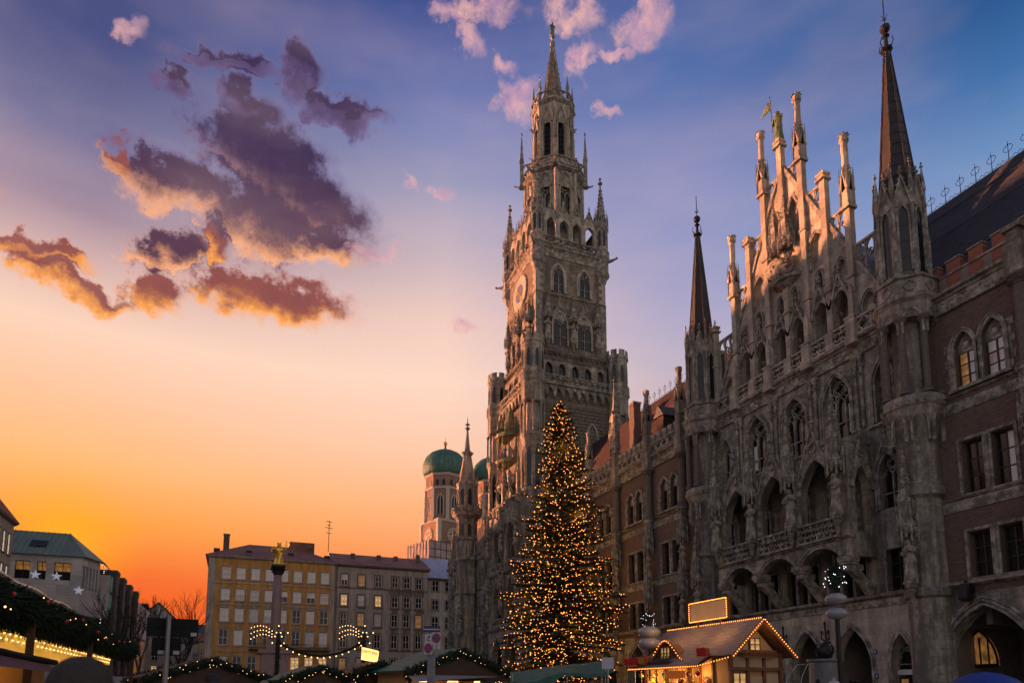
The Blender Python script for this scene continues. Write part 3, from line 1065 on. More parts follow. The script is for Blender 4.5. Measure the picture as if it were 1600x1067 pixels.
figure_mb(mb, 2.3, seed=11)
mb.tube([(0.35, 0.2, 0.9), (0.42, 0.2, 3.7)], 0.03, 5)
for q in range(5):
    mb.box(0.42, 0.42 + 0.9 - q * 0.12, 0.18, 0.22, 2.75 + q * 0.13, 2.86 + q * 0.13)
mb.build('gable_figure', BRONZE, TH, (0, 0, 39.0))
# roof behind the gable
mb = MB()
mb.add([(-7.6, -0.46, 22.3), (-7.6, -8, 22.3), (0, -8, 33.2), (0, -0.46, 33.2), (7.6, -0.46, 22.3), (7.6, -8, 22.3)], [(0, 1, 2, 3), (3, 2, 5, 4)])
mb.build('gable_roof', SLATE, TH)

# --- corner oriels with slate spires
def octa(mb, r, z0, z1, cx=0, cy=0, r1=None, n=8):
    mb.lathe([(r, z0), (r1 or r, z1)], n, (cx, cy, 0), PI / 8)


def oriel(s):
    mb = MB()
    mb.lathe([(1.0, 0), (1.0, 6.3), (1.15, 6.4), (1.15, 6.75), (0.95, 6.9), (0.95, 11.4), (1.2, 11.55), (1.2, 11.75), (0.98, 12.3), (1.0, 14.6), (1.2, 15.3), (1.42, 15.7), (1.5, 16.1), (1.62, 16.2), (1.62, 16.5), (1.5, 16.75), (0.8, 16.8)], 8, rot=PI / 8)
    mb.lathe([(0.85, 16.8), (0.85, 20.9), (1.5, 20.9), (1.52, 21.7), (1.7, 21.9), (1.72, 22.1), (1.5, 22.2), (1.48, 23.0), (1.6, 23.05), (1.6, 23.15), (1.12, 23.2), (1.12, 27.6), (1.0, 28.4)], 8, rot=PI / 8)
    for k in range(30):
        t = 2 * PI * k / 30
        mb.lump(1.55 * math.cos(t), 1.55 * math.sin(t), 16.33, 0.1)
    o = mb.build('oriel', STONE, TH, (s, 0.35, 0))
    mb = MB()
    for k in range(8):
        st = len(mb.v)
        ap = 1.12 * math.cos(PI / 8)
        moulding(mb, arch(0, 20.0, 20.6, 0.85, 21.35, 4), [(0.04, 0.1, 0.05)], 1.4)
        mb.bar(ring(0, 22.6, 0.3, 12, 4, .3), 0.06, 1.36, 1.43, True)
        wimperg(mb, 0, 27.3, 0.92, 29.0, ap - 0.05, ap + 0.18, False, 0.8)
        moulding(mb, arch(0, 23.6, 26.6, 0.46, 27.3, 4), [(0.05, 0.1, 0.1)], ap)
        mb.transform(Matrix.Rotation(k * PI / 4, 4, 'Z'), st)
        t = k * PI / 4 + PI / 8
        x, y = 1.2 * math.cos(t), 1.2 * math.sin(t)
        mb.lathe([(0.15, 23.2), (0.15, 25.4), (0.1, 25.7), (0.1, 28.2), (0.14, 28.25), (0.14, 28.5), (0.02, 29.7)], 4, (x, y, 0), t)
        finial(mb, x, y, 29.5, 0.6)
    mb.build('lantern_carving', CARVED, o)
    mb = MB()
    for k in range(8):
        st = len(mb.v)
        mb.bar(arch(0, 14.3, 15.2, 0.75, 15.9, 4), 0.09, 1.12, 1.33)
        mb.transform(Matrix.Rotation(k * PI / 4, 4, 'Z'), st)
    mb.build('corbel_arches', CARVED, o)
    wm = MB()
    wm.prism(arch(0, 23.6, 26.6, 0.46, 27.3, 4), 1.12 * math.cos(PI / 8) - 0.05, 1.12 * math.cos(PI / 8) + 0.015)
    wm.bar([(0, 23.6), (0, 27.2)], 0.03, 1.0, 1.065)
    for q in range(3):
        wm.bar([(-0.22, 24.4 + q * 0.9), (0.22, 24.4 + q * 0.9)], 0.03, 1.0, 1.065)
    wme = wm.mesh('lantern_window', GLASS)
    for k in range(8):
        link('lantern_window', wme, o, (0, 0, 0), k * PI / 4)
        t = k * PI / 4 + PI / 8
        link('column', COLUMN, o, (1.33 * math.cos(t), 1.33 * math.sin(t), 16.78), 0, (0.85, 0.85, 0.94))
    sp = MB()
    sp.lathe([(1.02, 28.0), (0.17, 37.4), (0.17, 37.6)], 8, rot=PI / 8)
    for k in range(8):
        t = k * PI / 4 + PI / 8
        sp.tube([(1.03 * math.cos(t), 1.03 * math.sin(t), 28.0), (0.18 * math.cos(t), 0.18 * math.sin(t), 37.4)], 0.035, 4)
    for i in range(13):
        z = 28.6 + i * 0.68
        r = 1.02 + (0.17 - 1.02) * (z - 28) / 9.4
        sp.lathe([(r + 0.012, -0.02), (r + 0.03, 0), (r + 0.012, 0.02)], 8, (0, 0, z), PI / 8, cap=False)
    so = sp.build('spire', COPPER, o)
    fm = MB()
    fm.lathe([(0.2, 37.5), (0.32, 37.6), (0.32, 37.7), (0.12, 37.8), (0.1, 38.4), (0.22, 38.5), (0.1, 38.6), (0.08, 38.75)], 8)
    fm.ball((0, 0, 39.0), 0.28)
    fm.tube([(0, 0, 39.2), (0, 0, 41.0)], 0.03, 5)
    for k in range(4):
        t = k * PI / 2
        fm.tube([(0.3 * math.cos(t), 0.3 * math.sin(t), 37.6), (0.46 * math.cos(t), 0.46 * math.sin(t), 37.9), (0.38 * math.cos(t), 0.38 * math.sin(t), 38.2)], 0.03, 4)
        fm.tube([(0, 0, 39.5), (0.2 * math.cos(t), 0.2 * math.sin(t), 39.75)], 0.02, 4)
    fm.build('spire_finial', IRON, o)
    return o


for s in (-8.6, 8.6):
    oriel(s)
    statue(s + 0.0, 1.55, 7.15, 1 if s < 0 else 2, True, 0.95)


# --- wings
REDBRICK = mat('red_parapet_brick', (0.40, 0.155, 0.095), 0.9, noise=2.2, bump=0.6, bscale=14, var=0.35, joints=(0.26, 0.085, 0.012), soot=0.3)
ROSESKY = mat('rose_sky_pane', (0.6, 0.45, 0.38), 0.3, spec=0.6, noise=2, var=0.15)  # pink sky reflection painted into the pane colour
def wing(s0, s1, bays, piers, brickpar, room=True, arches=(), dark=BRICK):
    hs, gs = [], []
    for c in bays:
        for dx in (-0.7, 0.7):
            hs += [arch(c + dx, 16.7, 18.6, 1.0, 19.5), rect(c + dx * 1.03 - 0.5, c + dx * 1.03 + 0.5, 11.3, 13.9), rect(c + dx * 1.03 - 0.5, c + dx * 1.03 + 0.5, 7.15, 9.35)]
    for c, wd, ap in arches:
        gs.append(arch(c, 0.02, 2.4, wd, ap, 8))
    mb = MB()
    mb.wall([(s0, 6.4), (s0, 21.2), (s1, 21.2), (s1, 6.4)], hs, 0, 0.5)
    mb.build('wing_wall', dark, TH)
    mb = MB()
    mb.wall([(s0, -0.4), (s0, 6.4), (s1, 6.4), (s1, -0.4)], gs, 0.05, 0.9)
    mb.build('ground_floor_wall', STONE, TH)
    mb = MB()
    mb.box(s0, s1, -6.2, -6.0, 0, 6.3)
    mb.box(s0, s1, -6.0, -0.9, 6.0, 6.2)
    for x in (s0 + 0.1, s1 - 0.1):
        mb.box(x - 0.1, x + 0.1, -6, -0.9, 0, 6)
    for q in range(int((s1 - s0) / 1.4)):
        x = s0 + 0.7 + q * 1.4
        mb.cbox(x, -5.9, 0, 0.3, 0.4, 6)
        mb.cbox(x, -3.4, 4.9, 0.3, 5.0, 1.1)
    mb.build('arcade_passage', DARKROOM, TH)
    for h in gs:
        mb = MB()
        moulding(mb, h, [(0.08, 0.16, 0.06), (0.26, 0.12, 0.14), (0.42, 0.1, 0.06)], 0.05)
        mb.build('archivolt', CARVED, TH)
    for c in bays:
        for z0, z1 in ((11.3, 13.9), (7.15, 9.35)):
            mb = MB()
            mb.bar(rect(c - 1.36, c + 1.36, z0 - 0.1, z1 + 0.12), 0.2, -0.1, 0.07, True)
            mb.box(c - 0.2, c + 0.2, -0.1, 0.05, z0 - 0.05, z1 + 0.05)
            mb.box(c - 0.06, c + 0.06, 0.0, 0.12, z0 - 0.05, z1 + 0.05)
            mb.build('window_surround', CARVED, TH)
        mb = MB()
        for dx in (-0.7, 0.7):
            moulding(mb, arch(c + dx, 16.7, 18.6, 1.0, 19.5), [(0.07, 0.14, 0.08), (0.19, 0.08, 0.12)], 0)
        mb.box(c - 0.17, c + 0.17, -0.1, 0.04, 16.65, 18.6)
        mb.box(c - 1.5, c + 1.5, -0.1, 0.22, 16.48, 16.64)
        # quoin-like toothing at the jambs
        for q in range(6):
            for sg in (-1, 1):
                L_ = 0.34 if q % 2 else 0.2
                x = c + sg * 1.36
                mb.box(min(x, x + sg * L_), max(x, x + sg * L_), -0.1, 0.035, 16.7 + q * 0.4, 17.08 + q * 0.4)
        mb.build('window_surround', CARVED, TH)
    for c in bays:
        for i, dx in enumerate((-0.7, 0.7)):
            lit_ = [CURTAIN_SKY, GLASS]
            casement(TH, c + dx, 16.7, 0.98, 1.85, -0.32, 2, 3, OAK, ([CURTAIN_SKY, LITDIM] if i else [CURTAIN_SKY, CURTAIN_SKY, CURTAIN_SKY, ROSESKY]) if (s0 < 0 and c > -14) else ([LITDIM, GLASS] if s0 > 0 else GLASS))  # right wing: pale and pink panes carry painted sky reflections
            t = MB()
            t.prism(arch(0, 18.5, 18.6, 1.0, 19.5), -0.34, -0.26)
            t.bar(ring(0, 18.95, 0.24, 14, 6, 0.2), 0.06, -0.28, -0.2, True)
            t.prism([(-0.14, 19.05), (0.14, 19.05), (0.12, 18.85), (0, 18.74), (-0.12, 18.85)], -0.28, -0.2)
            t.build('tympanum', CARVED, TH, (c + dx, 0, 0))
            casement(TH, c + dx * 1.03, 11.3, 0.98, 2.6, -0.34, 2, 3, OAK, [CURTAIN_SKY, GLASS] if (i == 0 and s0 < 0 and c > -14) else GLASS)  # pale leaf has the reflected sky painted as its colour
            casement(TH, c + dx * 1.03, 7.15, 0.98, 2.2, -0.34, 2, 3, OAK, GLASS)
    mb = MB()
    cornice(mb, s0, s1, 6.75, 0.05, ((0, 0), (.08, .03), (.26, .1), (.28, .22), (0.02, .28)))
    for z in (10.75, 15.95):
        cornice(mb, s0, s1, z + 0.3, 0.0, ((0, 0), (.1, .04), (.18, .12), (.02, .18)))
    mb.build('string_course', CARVED, TH)
    mb = MB()
    for z in (10.5, 15.5):
        mb.box(s0, s1, -0.1, 0.05, z, z + 0.53)
        n = int((s1 - s0) / 0.3)
        for q in range(n):
            x = s0 + (q + 0.5) * (s1 - s0) / n
            mb.bar([(x - 0.12, z + 0.08), (x + 0.02, z + 0.27), (x + 0.12, z + 0.46)], 0.06, 0.04, 0.1)
    mb.build('carved_band', CARVED, TH)
    mb = MB()
    leaf_frieze(mb, s0, s1, 20.85, 21.5, 0.16, 6)
    cornice(mb, s0, s1, 21.5, 0.1)
    mb.build('main_cornice', CARVED, TH)
    for k, c in enumerate(piers):
        mb = MB()
        mb.lathe([(0.1, 14.6), (0.2, 14.9), (0.2, 15.3), (0.45, 16.0), (0.52, 16.05), (0.52, 16.25), (0.3, 16.3)], 8, (c, 0.3, 0))
        mb.build('pier_corbel', STONE, TH)
        mb = MB()
        mb.cbox(c, 0.3, 20.7, 0.85, 0.8, 1.5)
        mb.cbox(c, 0.3, 22.2, 0.7, 0.66, 0.15)
        mb.build('pier_block', STONE, TH)
        link('column', COLUMN, TH, (c, 0.3, 16.28), 0, (1.5, 1.5, 1.0))
        statue(c, 0.5, 11.25, k + 1, True, 0.92)
        statue(c, 0.65, 7.2, k + 2, True, 0.85)
        mb = MB()
        if not brickpar:
            mb.cbox(c, 0.3, 22.35, 0.6, 0.6, 1.6)
            mb.cbox(c, 0.3, 23.95, 0.72, 0.72, 0.12)
            mb.cbox(c, 0.3, 24.07, 0.5, 0.5, 1.5)
            for q in range(4):
                st = len(mb.v)
                wimperg(mb, 0, 0.5, 0.5, 1.7, 0.2, 0.34, False, 0.6)
                mb.lathe([(0.06, -0.2), (0.06, 1.3), (0.01, 2.0)], 4, (0.27, 0.27, 0))
                mb.transform(Matrix.Translation((c, 0.3, 24.6)) @ Matrix.Rotation(q * PI / 2, 4, 'Z'), st)
            mb.lathe([(0.22, 25.5), (0.2, 27.5), (0.28, 27.6), (0.28, 27.95)], 8, (c, 0.3, 0))
        else:
            mb.cbox(c, 0.3, 22.35, 0.55, 0.55, 0.5)
            mb.cbox(c, 0.3, 22.85, 0.8, 0.8, 0.25)
        mb.build('parapet_pier', STONE, TH)
    edges = [s0] + sorted(piers) + [s1]
    if brickpar:
        mb = MB()
        mb.box(s0, s1, -0.75, -0.4, 21.9, 23.0)
        mb.box(s0, s1, -0.78, -0.34, 23.0, 23.1, 1)
        mb.build('brick_parapet', [REDBRICK, CARVED], TH)
        mm = MB()
        mm.box(-0.36, 0.36, -0.75, -0.4, 0, 0.62)
        mm.box(-0.4, 0.4, -0.8, -0.34, 0.62, 0.7, 1)
        me = mm.mesh('merlon', [REDBRICK, CARVED])
        nm = MB()
        nm.box(-0.2, 0.2, -0.41, -0.38, -0.75, -0.15)
        ne = nm.mesh('parapet_niche', DARKROOM)
        x = s1 - 1.0
        while x > s0:
            link('merlon', me, TH, (x, 0, 23.1))
            link('parapet_niche', ne, TH, (x - 0.58, 0, 23.1))
            x -= 1.16
    else:
        for a_, b_ in zip(edges[:-1], edges[1:]):
            mb = MB()
            balustrade(mb, a_ + 0.3, b_ - 0.3, 22.0, 22.95, 0.18, 0.16, 0.85)
            mb.build('balustrade', CARVED, TH)
            mm = MB()
            mm.box(-0.26, 0.26, 0.1, 0.27, 0, 0.62)
            mm.box(-0.3, 0.3, 0.07, 0.3, 0.62, 0.7)
            me = mm.mesh('merlon', CARVED)
            n = max(1, round((b_ - a_ - 0.6) / 0.85))
            for q in range(n):
                link('merlon', me, TH, (a_ + 0.3 + (q + 0.5) * (b_ - a_ - 0.6) / n, 0, 22.96))


wing(-24, -8.6, (-11.9, -16.9, -21.5), (-14.2, -19.2), True, arches=((-11.1, 4.7, 5.75), (-16.9, 4.4, 5.75), (-21.6, 3.6, 5.5)))
wing(8.6, 41.4, (13.9, 19.2, 24.6, 29.9, 35.2), (11.7, 16.5, 21.9, 27.2, 32.5, 38.0), False, arches=((13.9, 3.6, 5.6), (19.2, 3.6, 5.6), (24.6, 3.6, 5.6), (29.9, 3.6, 5.6), (35.2, 3.6, 5.6)), dark=BRICK)
wing(57.5, 77.5, (60.6, 66.0, 71.3), (58.3, 63.3, 68.6, 74.0), False, arches=((60.6, 3.4, 5.6), (66.0, 3.4, 5.6), (71.3, 3.4, 5.6)), dark=STONE)
# lit transom deep inside the big archway
mb = MB()
mb.prism(arch(0, 2.9, 2.95, 2.4, 4.9), -5.4, -5.3)
o = mb.build('lit_transom', LITDIM, TH, (-9.2, 3.0, 0.35))
o.scale = (0.7, 1, 0.9)
mb = MB()
mb.bar(arch(0, 2.9, 2.95, 2.4, 4.9), 0.1, -5.3, -5.2)
for q in (-0.6, 0, 0.6):
    mb.bar([(q, 2.9), (q, 4.5)], 0.07, -5.3, -5.22)
mb.bar([(-1.2, 2.9), (1.2, 2.9)], 0.2, -5.3, -5.2)
mb.build('transom_frame', IRON, o)
# left-hand turret where the wing meets the tower stair
mb = MB()
for dx in (-0.45, 0.45):
    pinnacle_mb(mb, 21.9 + dx, 0.55, 23.9, 3.6, 0.22, 0.55)
pinnacle_mb(mb, 21.9, 0.3, 24.4, 7.4, 0.6, 0.42)
for dx in (-0.3, 0.3):
    wimperg(mb, 21.9 + dx, 25.6, 0.6, 27.0, 0.5, 0.7, False, 0.8)
mb.build('pinnacle_cluster', CARVED, TH)

# --- main roofs
def roof(s0, s1, m, eave=(-0.9, 22.0), ridge=(-6.6, 31.6), back=(-12.5, 22.0)):
    mb = MB()
    mb.add([(s0, *eave), (s1, *eave), (s1, *ridge), (s0, *ridge), (s1, *back), (s0, *back)], [(0, 1, 2, 3), (3, 2, 4, 5), (0, 3, 5), (1, 4, 2)])
    mb.build('roof', m, TH)
    for q in range(3):
        t = (0.3, 0.62, 0.85)[q]
        g = MB()
        y, z = eave[0] + (ridge[0] - eave[0]) * t, eave[1] + (ridge[1] - eave[1]) * t
        g.tube([(s0, y + 0.12, z + 0.1), (s1, y + 0.12, z + 0.1)], 0.035, 4)
        for i in range(int((s1 - s0) / 0.8)):
            g.tube([(s0 + i * 0.8, y, z), (s0 + i * 0.8, y + 0.12, z + 0.12)], 0.02, 3)
        if q < 1 or s0 < 0:
            g.build('snow_guard', IRON, TH)


roof(-24, -2.0, SLATE)
mb = MB()
for q in range(48):
    t = q / 48
    y, z = -0.9 - 5.7 * t, 22.0 + 9.6 * t
    x = -24.0 + random.uniform(0, 0.3)
    while x < -2.2:
        wd = random.uniform(1.6, 3.4)
        dy = random.uniform(0.0, 0.012)
        mb.add([(x, y + 0.035 + dy, z + 0.02), (min(-2.1, x + wd), y + 0.035 + dy, z + 0.02), (min(-2.1, x + wd), y - 0.105, z + 0.215), (x, y - 0.105, z + 0.215)], [(0, 1, 2, 3)])
        x += wd + 0.01
tag(mb.build('slate_courses', SLATE, TH), kind='stuff')
roof(2.0, 41.2, mat('old_red_roof_tiles', (0.062, 0.030, 0.025), 0.85, noise=1.2, bump=0.6, bscale=9, var=0.55, joints=(0.25, 0.22, 0.02), soot=0.6))
roof(57.6, 77.2, MATS['old_red_roof_tiles'])
mb = MB()
mb.tube([(0, 0, -0.05), (0, 0, 1.25)], [0.03, 0.012], 4)
for sg in (-1, 1):
    mb.tube([(0, 0, 0.55), (sg * 0.18, 0, 0.62), (sg * 0.26, 0, 0.82), (sg * 0.2, 0, 0.92)], 0.018, 3)
    mb.tube([(0, 0, 0.15), (sg * 0.2, 0, 0.1), (sg * 0.34, 0, 0.26), (sg * 0.46, 0, 0.1)], 0.018, 3)
    mb.lump(sg * 0.13, 0, 0.95, 0.05)
mb.lump(0, 0, 1.0, 0.06, 0.1)
mb.tube([(-0.47, 0, 0.02), (0.47, 0, 0.02)], 0.03, 4)
CREST = mb.mesh('ridge_cresting', IRON)
x = -23.5
while x < 40.5:
    if abs(x) > 2.2:
        link('ridge_cresting', CREST, TH, (x, -6.6, 31.6))
    x += 0.94
# dormers and chimneys on the left roof
for s in (13.5, 18.0):
    mb = MB()
    mb.cbox(s, -3.4, 24.5, 1.1, 2.6, 2.0)
    mb.prism([(s - 0.75, 26.5), (s, 27.6), (s + 0.75, 26.5)], -5.0, -1.9, 1)
    mb.build('dormer', [MATS['old_red_roof_tiles'], SLATE], TH)
for s, t in ((11.6, 29.6), (24.5, 30.5)):
    mb = MB()
    mb.cbox(s, -3.6, 24.0, 0.9, 0.8, t - 24)
    mb.cbox(s, -3.6, t, 1.05, 0.95, 0.16, 1)
    mb.build('chimney', [BRICK, CARVED], TH)

# wall lanterns of wrought iron between the arches, a loudspeaker over the big arch
for s in (-1.7, 1.7):
    mb = MB()
    mb.tube([(0, 0.1, -0.6), (0, 0.16, 0.0), (0, 0.2, 0.75)], 0.05, 5)
    for sg in (-1, 1):
        mb.tube([(0, 0.15, -0.3), (sg * 0.3, 0.2, -0.1), (sg * 0.28, 0.2, 0.3), (sg * 0.12, 0.2, 0.2)], 0.045, 5)
        mb.lump(sg * 0.25, 0.2, 0.32, 0.1)
    mb.lump(0, 0.2, 0.8, 0.12, 0.2)
    mb.build('wall_sconce', IRON, TH, (s, 0.0, 4.9))
sp = thing('loudspeaker', 'black loudspeaker box hung under the cornice above the dark archway', 'speaker', (32.55, 32.8 - 10.6, 6.0), PI / 2)
mb = MB()
mb.cbox(0, 0.1, 0, 0.5, 0.4, 0.75)
mb.prism([(-0.2, 0.06), (-0.2, 0.69), (0.2, 0.69), (0.2, 0.06)], 0.3, 0.33)
b = mb.build('cabinet', IRON, sp)
b.rotation_euler = (0.25, 0, 0)
mb = MB()
mb.tube([(0, -0.4, 0.9), (0, 0.05, 0.95), (0, 0.08, 0.7)], 0.04, 5)
mb.build('bracket', IRON, sp)

# ------------------------------------------------------------------ the clock tower
TW = thing('clock_tower', 'tall gothic clock tower with octagonal lantern and openwork spire behind the fir tree', 'tower', (38.7, 80.1, 0))
SOUTH, EAST, NORTH, WEST = PI / 2, PI, -PI / 2, 0.0
FACES = (SOUTH, EAST, NORTH, WEST)
H0 = 6.0


def face(mb, name, m, ang, parent=TW, smooth=False):
    return mb.build(name, m, parent, (0, 0, 0), ang, smooth)


# base block
mb = MB()
mb.box(-H0, H0, -H0, H0, 0, 39.3)
mb.build('base_wall', TUFA, TW)
mb = MB()
mb.box(-5.45, 5.45, -5.45, 5.45, 39.3, 44.0)
mb.build('arcade_storey', TUFA, TW)
mb = MB()
mb.box(-5.05, 5.05, -5.05, 5.05, 44.0, 59.4)
mb.build('shaft_wall', mat('tower_masonry', (0.27, 0.225, 0.17), 0.95, noise=1.0, bump=1.0, bscale=7, var=0.35, joints=(0.8, 0.42, 0.02), soot=0.55, streak=True), TW)
# rusticated blocks on the base above the roofs
blocks = []
for k in range(3):
    b = MB()
    wd = (0.92, 0.78, 1.05)[k]
    b.add([(-wd / 2, 0, 0.02), (wd / 2, 0, 0.02), (wd / 2, 0, 0.43), (-wd / 2, 0, 0.43), (-wd / 2 + .05, .07, .06), (wd / 2 - .05, .09, .06), (wd / 2 - .05, .06, .39), (-wd / 2 + .05, .08, .39)],
          [(0, 1, 5, 4), (1, 2, 6, 5), (2, 3, 7, 6), (3, 0, 4, 7), (4, 5, 6, 7)])
    blocks.append(b.mesh('stone_block', TUFA))
for row in range(15):
    x = -4.4 + (row % 2) * 0.4
    while x < 4.2:
        k = random.randrange(3)
        wd = (0.92, 0.78, 1.05)[k]
        o = link('stone_block', blocks[k], TW, (0, 0, 0), EAST)
        o.location = (-(x + wd / 2), -H0, 30.6 + row * 0.45)
        x += wd + 0.03
mb = MB()
mb.prism(arch(-2.2, 31.5, 33.6, 1.3, 35.2), H0 + 0.0, H0 + 0.06)
face(mb, 'base_window', GLASS, EAST)
mb = MB()
moulding(mb, arch(-2.2, 31.5, 33.6, 1.3, 35.2), [(0.1, 0.24, 0.16)], H0)
face(mb, 'window_surround', CARVED, EAST)

for ang in (SOUTH, EAST):
    # corbel table, gallery and arcade storey
    mb = MB()
    n = 9
    for i in range(n):
        x = -4.5 + i * 9 / (n - 1)
        mb.prism([(x - 0.5, 39.3), (x - 0.5, 38.5), (x - 0.2, 37.9), (x + 0.0, 38.6), (x + 0.2, 39.0), (x + 0.5, 39.1), (x + 0.5, 39.3)], H0, H0 + 0.45)
        mb.lump(x - 0.35, H0 + 0.3, 38.2, 0.25)
    cornice(mb, -5.0, 5.0, 39.3, H0 + 0.3)
    face(mb, 'corbel_table', STONE, ang)
    mb = MB()
    balustrade(mb, -4.8, 4.8, 39.72, 40.85, H0 + 0.4, 0.16, 0.8)
    face(mb, 'balustrade', CARVED, ang)
    mb = MB()
    hs = [arch(-3.7 + i * 1.85, 40.9, 42.0, 1.05, 42.75) for i in range(5)]
    mb.wall([(-5.2, 40.0), (-5.2, 43.1), (5.2, 43.1), (5.2, 40.0)], hs, 5.75, 0.29)
    for h in hs:
        moulding(mb, h, [(0.09, 0.18, 0.1)], 5.75)
    cornice(mb, -5.3, 5.3, 43.1, 5.6, ((0, 0), (.15, .05), (.3, .18), (0, .26)))
    face(mb, 'arcade_wall', STONE, ang)
    for i in range(5):
        mb = MB()
        mb.prism(arch(-3.7 + i * 1.85, 40.9, 42.0, 1.05, 42.75), 5.452, 5.48)
        mb.bar([(-3.7 + i * 1.85, 40.9), (-3.7 + i * 1.85, 42.7)], 0.07, 5.48, 5.54)
        face(mb, 'arcade_window', GLASS, ang)
    mb = MB()
    balustrade(mb, -4.9, 4.9, 43.37, 44.4, 5.6, 0.16, 0.75)
    face(mb, 'balustrade', TUFA, ang)
    # shaft
    mb = MB()
    cornice(mb, -5.1, 5.1, 52.3, 5.06, ((0, 0), (.16, .05), (.2, .16), (0, .22)))
    cornice(mb, -5.15, 5.15, 58.5, 5.06)
    leaf_frieze(mb, -4.4, 4.4, 57.6, 58.5, 5.12, 4)
    mb.box(-5.12, -4.2, 5.0, 5.1, 44.4, 52.3)
    mb.box(4.2, 5.12, 5.0, 5.1, 44.4, 52.3)
    face(mb, 'string_course', CARVED, ang)
    hi = [] if ang == SOUTH else [arch(-1.9, 52.9, 55.1, 1.5, 56.6), arch(1.9, 52.9, 55.1, 1.5, 56.6)]
    lo = [arch(-1.75, 45.6, 48.2, 2.0, 50.2), arch(1.75, 45.6, 48.2, 2.0, 50.2)]
    for h in hi:
        mb = MB()
        moulding(mb, h, [(0.2, 0.42, 0.12), (0.05, 0.12, 0.2)], 5.05)
        face(mb, 'window_surround', PALE, ang)
    for h in lo:
        mb = MB()
        moulding(mb, h, [(0.1, 0.22, 0.2)], 5.05)
        face(mb, 'window_surround', PALE, ang)
    for h in hi + lo:
        c = (h[0][0] + h[-1][0]) / 2
        z0 = h[0][1]
        hh = (52.9, 55.1, 1.5, 56.6) if z0 > 50 else (45.6, 48.2, 2.0, 50.2)
        b = MB()
        b.prism(arch(c, *hh), 5.055, 5.075)
        o = face(b, 'tracery_window', GLASS, ang)
        b = MB()
        gothic_tracery(b, c, *hh, 5.08, 5.17, 2)
        b.build('tracery', CARVED, o)
    for c in (-1.75, 1.75):
        mb = MB()
        wimperg(mb, c, 49.0, 2.5, 51.9, 5.1, 5.32, True, 1.4)
        face(mb, 'gablet', CARVED, ang)
    for k, c in enumerate((-3.6, 0.0, 3.6)):
        o = link('statue', STATUE_MESH[k], TW, (0, 0, 0), ang, 1.15)
        o.matrix_local = Matrix.Rotation(ang, 4, 'Z') @ Matrix.Translation((c, 5.5, 46.2)) @ Matrix.Scale(1.15, 4)
        link('pedestal', PEDESTAL, o)
        link('canopy', CANOPY, o, (0, -0.05, 2.45), 0, (1, 1, 0.62))
    # quoins, alternately long and short
    q1 = MB()
    q1.box(-0.5, 0.5, 0, 0.06, 0, 0.5)
    q2 = MB()
    q2.box(-0.28, 0.28, 0, 0.06, 0, 0.5)
    m1, m2 = q1.mesh('quoin', PALE), q2.mesh('quoin', PALE)
    for i in range(12):
        for sg in (-1, 1):
            o = link('quoin', (m1, m2)[i % 2], TW)
            o.matrix_local = Matrix.Rotation(ang, 4, 'Z') @ Matrix.Translation((sg * (4.55 if i % 2 == 0 else 4.77), 5.05, 52.6 + i * 0.5))
    # top gallery screen
    mb = MB()
    hs = [arch(-2.85 + i * 1.9, 60.45, 62.1, 1.3, 63.1) for i in range(4)]
    mb.wall([(-3.95, 60.3), (-3.95, 64.2), (3.95, 64.2), (3.95, 60.3)], hs, 5.0, 0.4)
    for h in hs:
        moulding(mb, h, [(0.07, 0.14, 0.08)], 5.0)
    face(mb, 'gallery_screen', PALE, ang)
    mb = MB()
    for i in range(4):
        wimperg(mb, -2.85 + i * 1.9, 63.4, 1.7, 65.4, 4.85, 5.06, True, 0.9)
    for i in range(5):
        pinnacle_mb(mb, -3.8 + i * 1.9, 4.95, 63.2, 3.0, 0.26, 0.45, crk=False)
    face(mb, 'gallery_cresting', CARVED, ang)
    mb = MB()
    balustrade(mb, -4.0, 4.0, 59.0, 60.35, 5.15, 0.16, 1.0)
    face(mb, 'balustrade', CARVED, ang)
for ang in (NORTH, WEST):
    mb = MB()
    balustrade(mb, -4.0, 4.0, 59.0, 60.35, 5.15, 0.16, 1.0)
    hs = [arch(-2.85 + i * 1.9, 60.45, 62.1, 1.3, 63.1) for i in range(4)]
    mb.wall([(-3.95, 60.3), (-3.95, 64.2), (3.95, 64.2), (3.95, 60.3)], hs, 5.0, 0.4)
    face(mb, 'gallery_screen', PALE, ang)
mb = MB()
mb.box(-5.2, 5.2, -5.2, 5.2, 59.42, 59.6)
mb.build('gallery_floor', STONE, TW)

# clock on the square side
mb = MB()
mb.lathe([(2.3, 0), (2.3, 0.12)], 32)
st = len(mb.v)
CLOCKBLUE = mat('clock_blue', (0.06, 0.07, 0.16), 0.5)
mb.lathe([(1.2, 0.12), (1.2, 0.15)], 24, mi=1)
for k in range(12):
    t = k * PI / 6
    s_ = len(mb.v)
    mb.box(-0.1, 0.1, 1.45, 2.05, 0.12, 0.16, 2)
    mb.transform(Matrix.Rotation(t, 4, 'Z'), s_)
for t, L_ in ((0.62, 2.0), (-2.2, 1.3)):
    s_ = len(mb.v)
    mb.box(-0.11, 0.11, -0.3, L_, 0.18, 0.22, 2)
    mb.lathe([(0.3, 0.17), (0.3, 0.23)], 10, (0, L_ * 0.6, 0), mi=2)
    mb.transform(Matrix.Rotation(t, 4, 'Z'), s_)
mb.transform(Matrix.Translation((0.2, 5.06, 54.9)) @ Matrix.Rotation(-PI / 2, 4, 'X'))
face(mb, 'clock_face', [mat('clock_enamel', (0.40, 0.36, 0.31), 0.5, noise=2, var=0.1), CLOCKBLUE, GOLD], SOUTH)
mb = MB()
mb.bar([(0.2 + 2.42 * math.cos(2 * PI * k / 32), 54.9 + 2.42 * math.sin(2 * PI * k / 32)) for k in range(32)], 0.22, 5.04, 5.26, True)
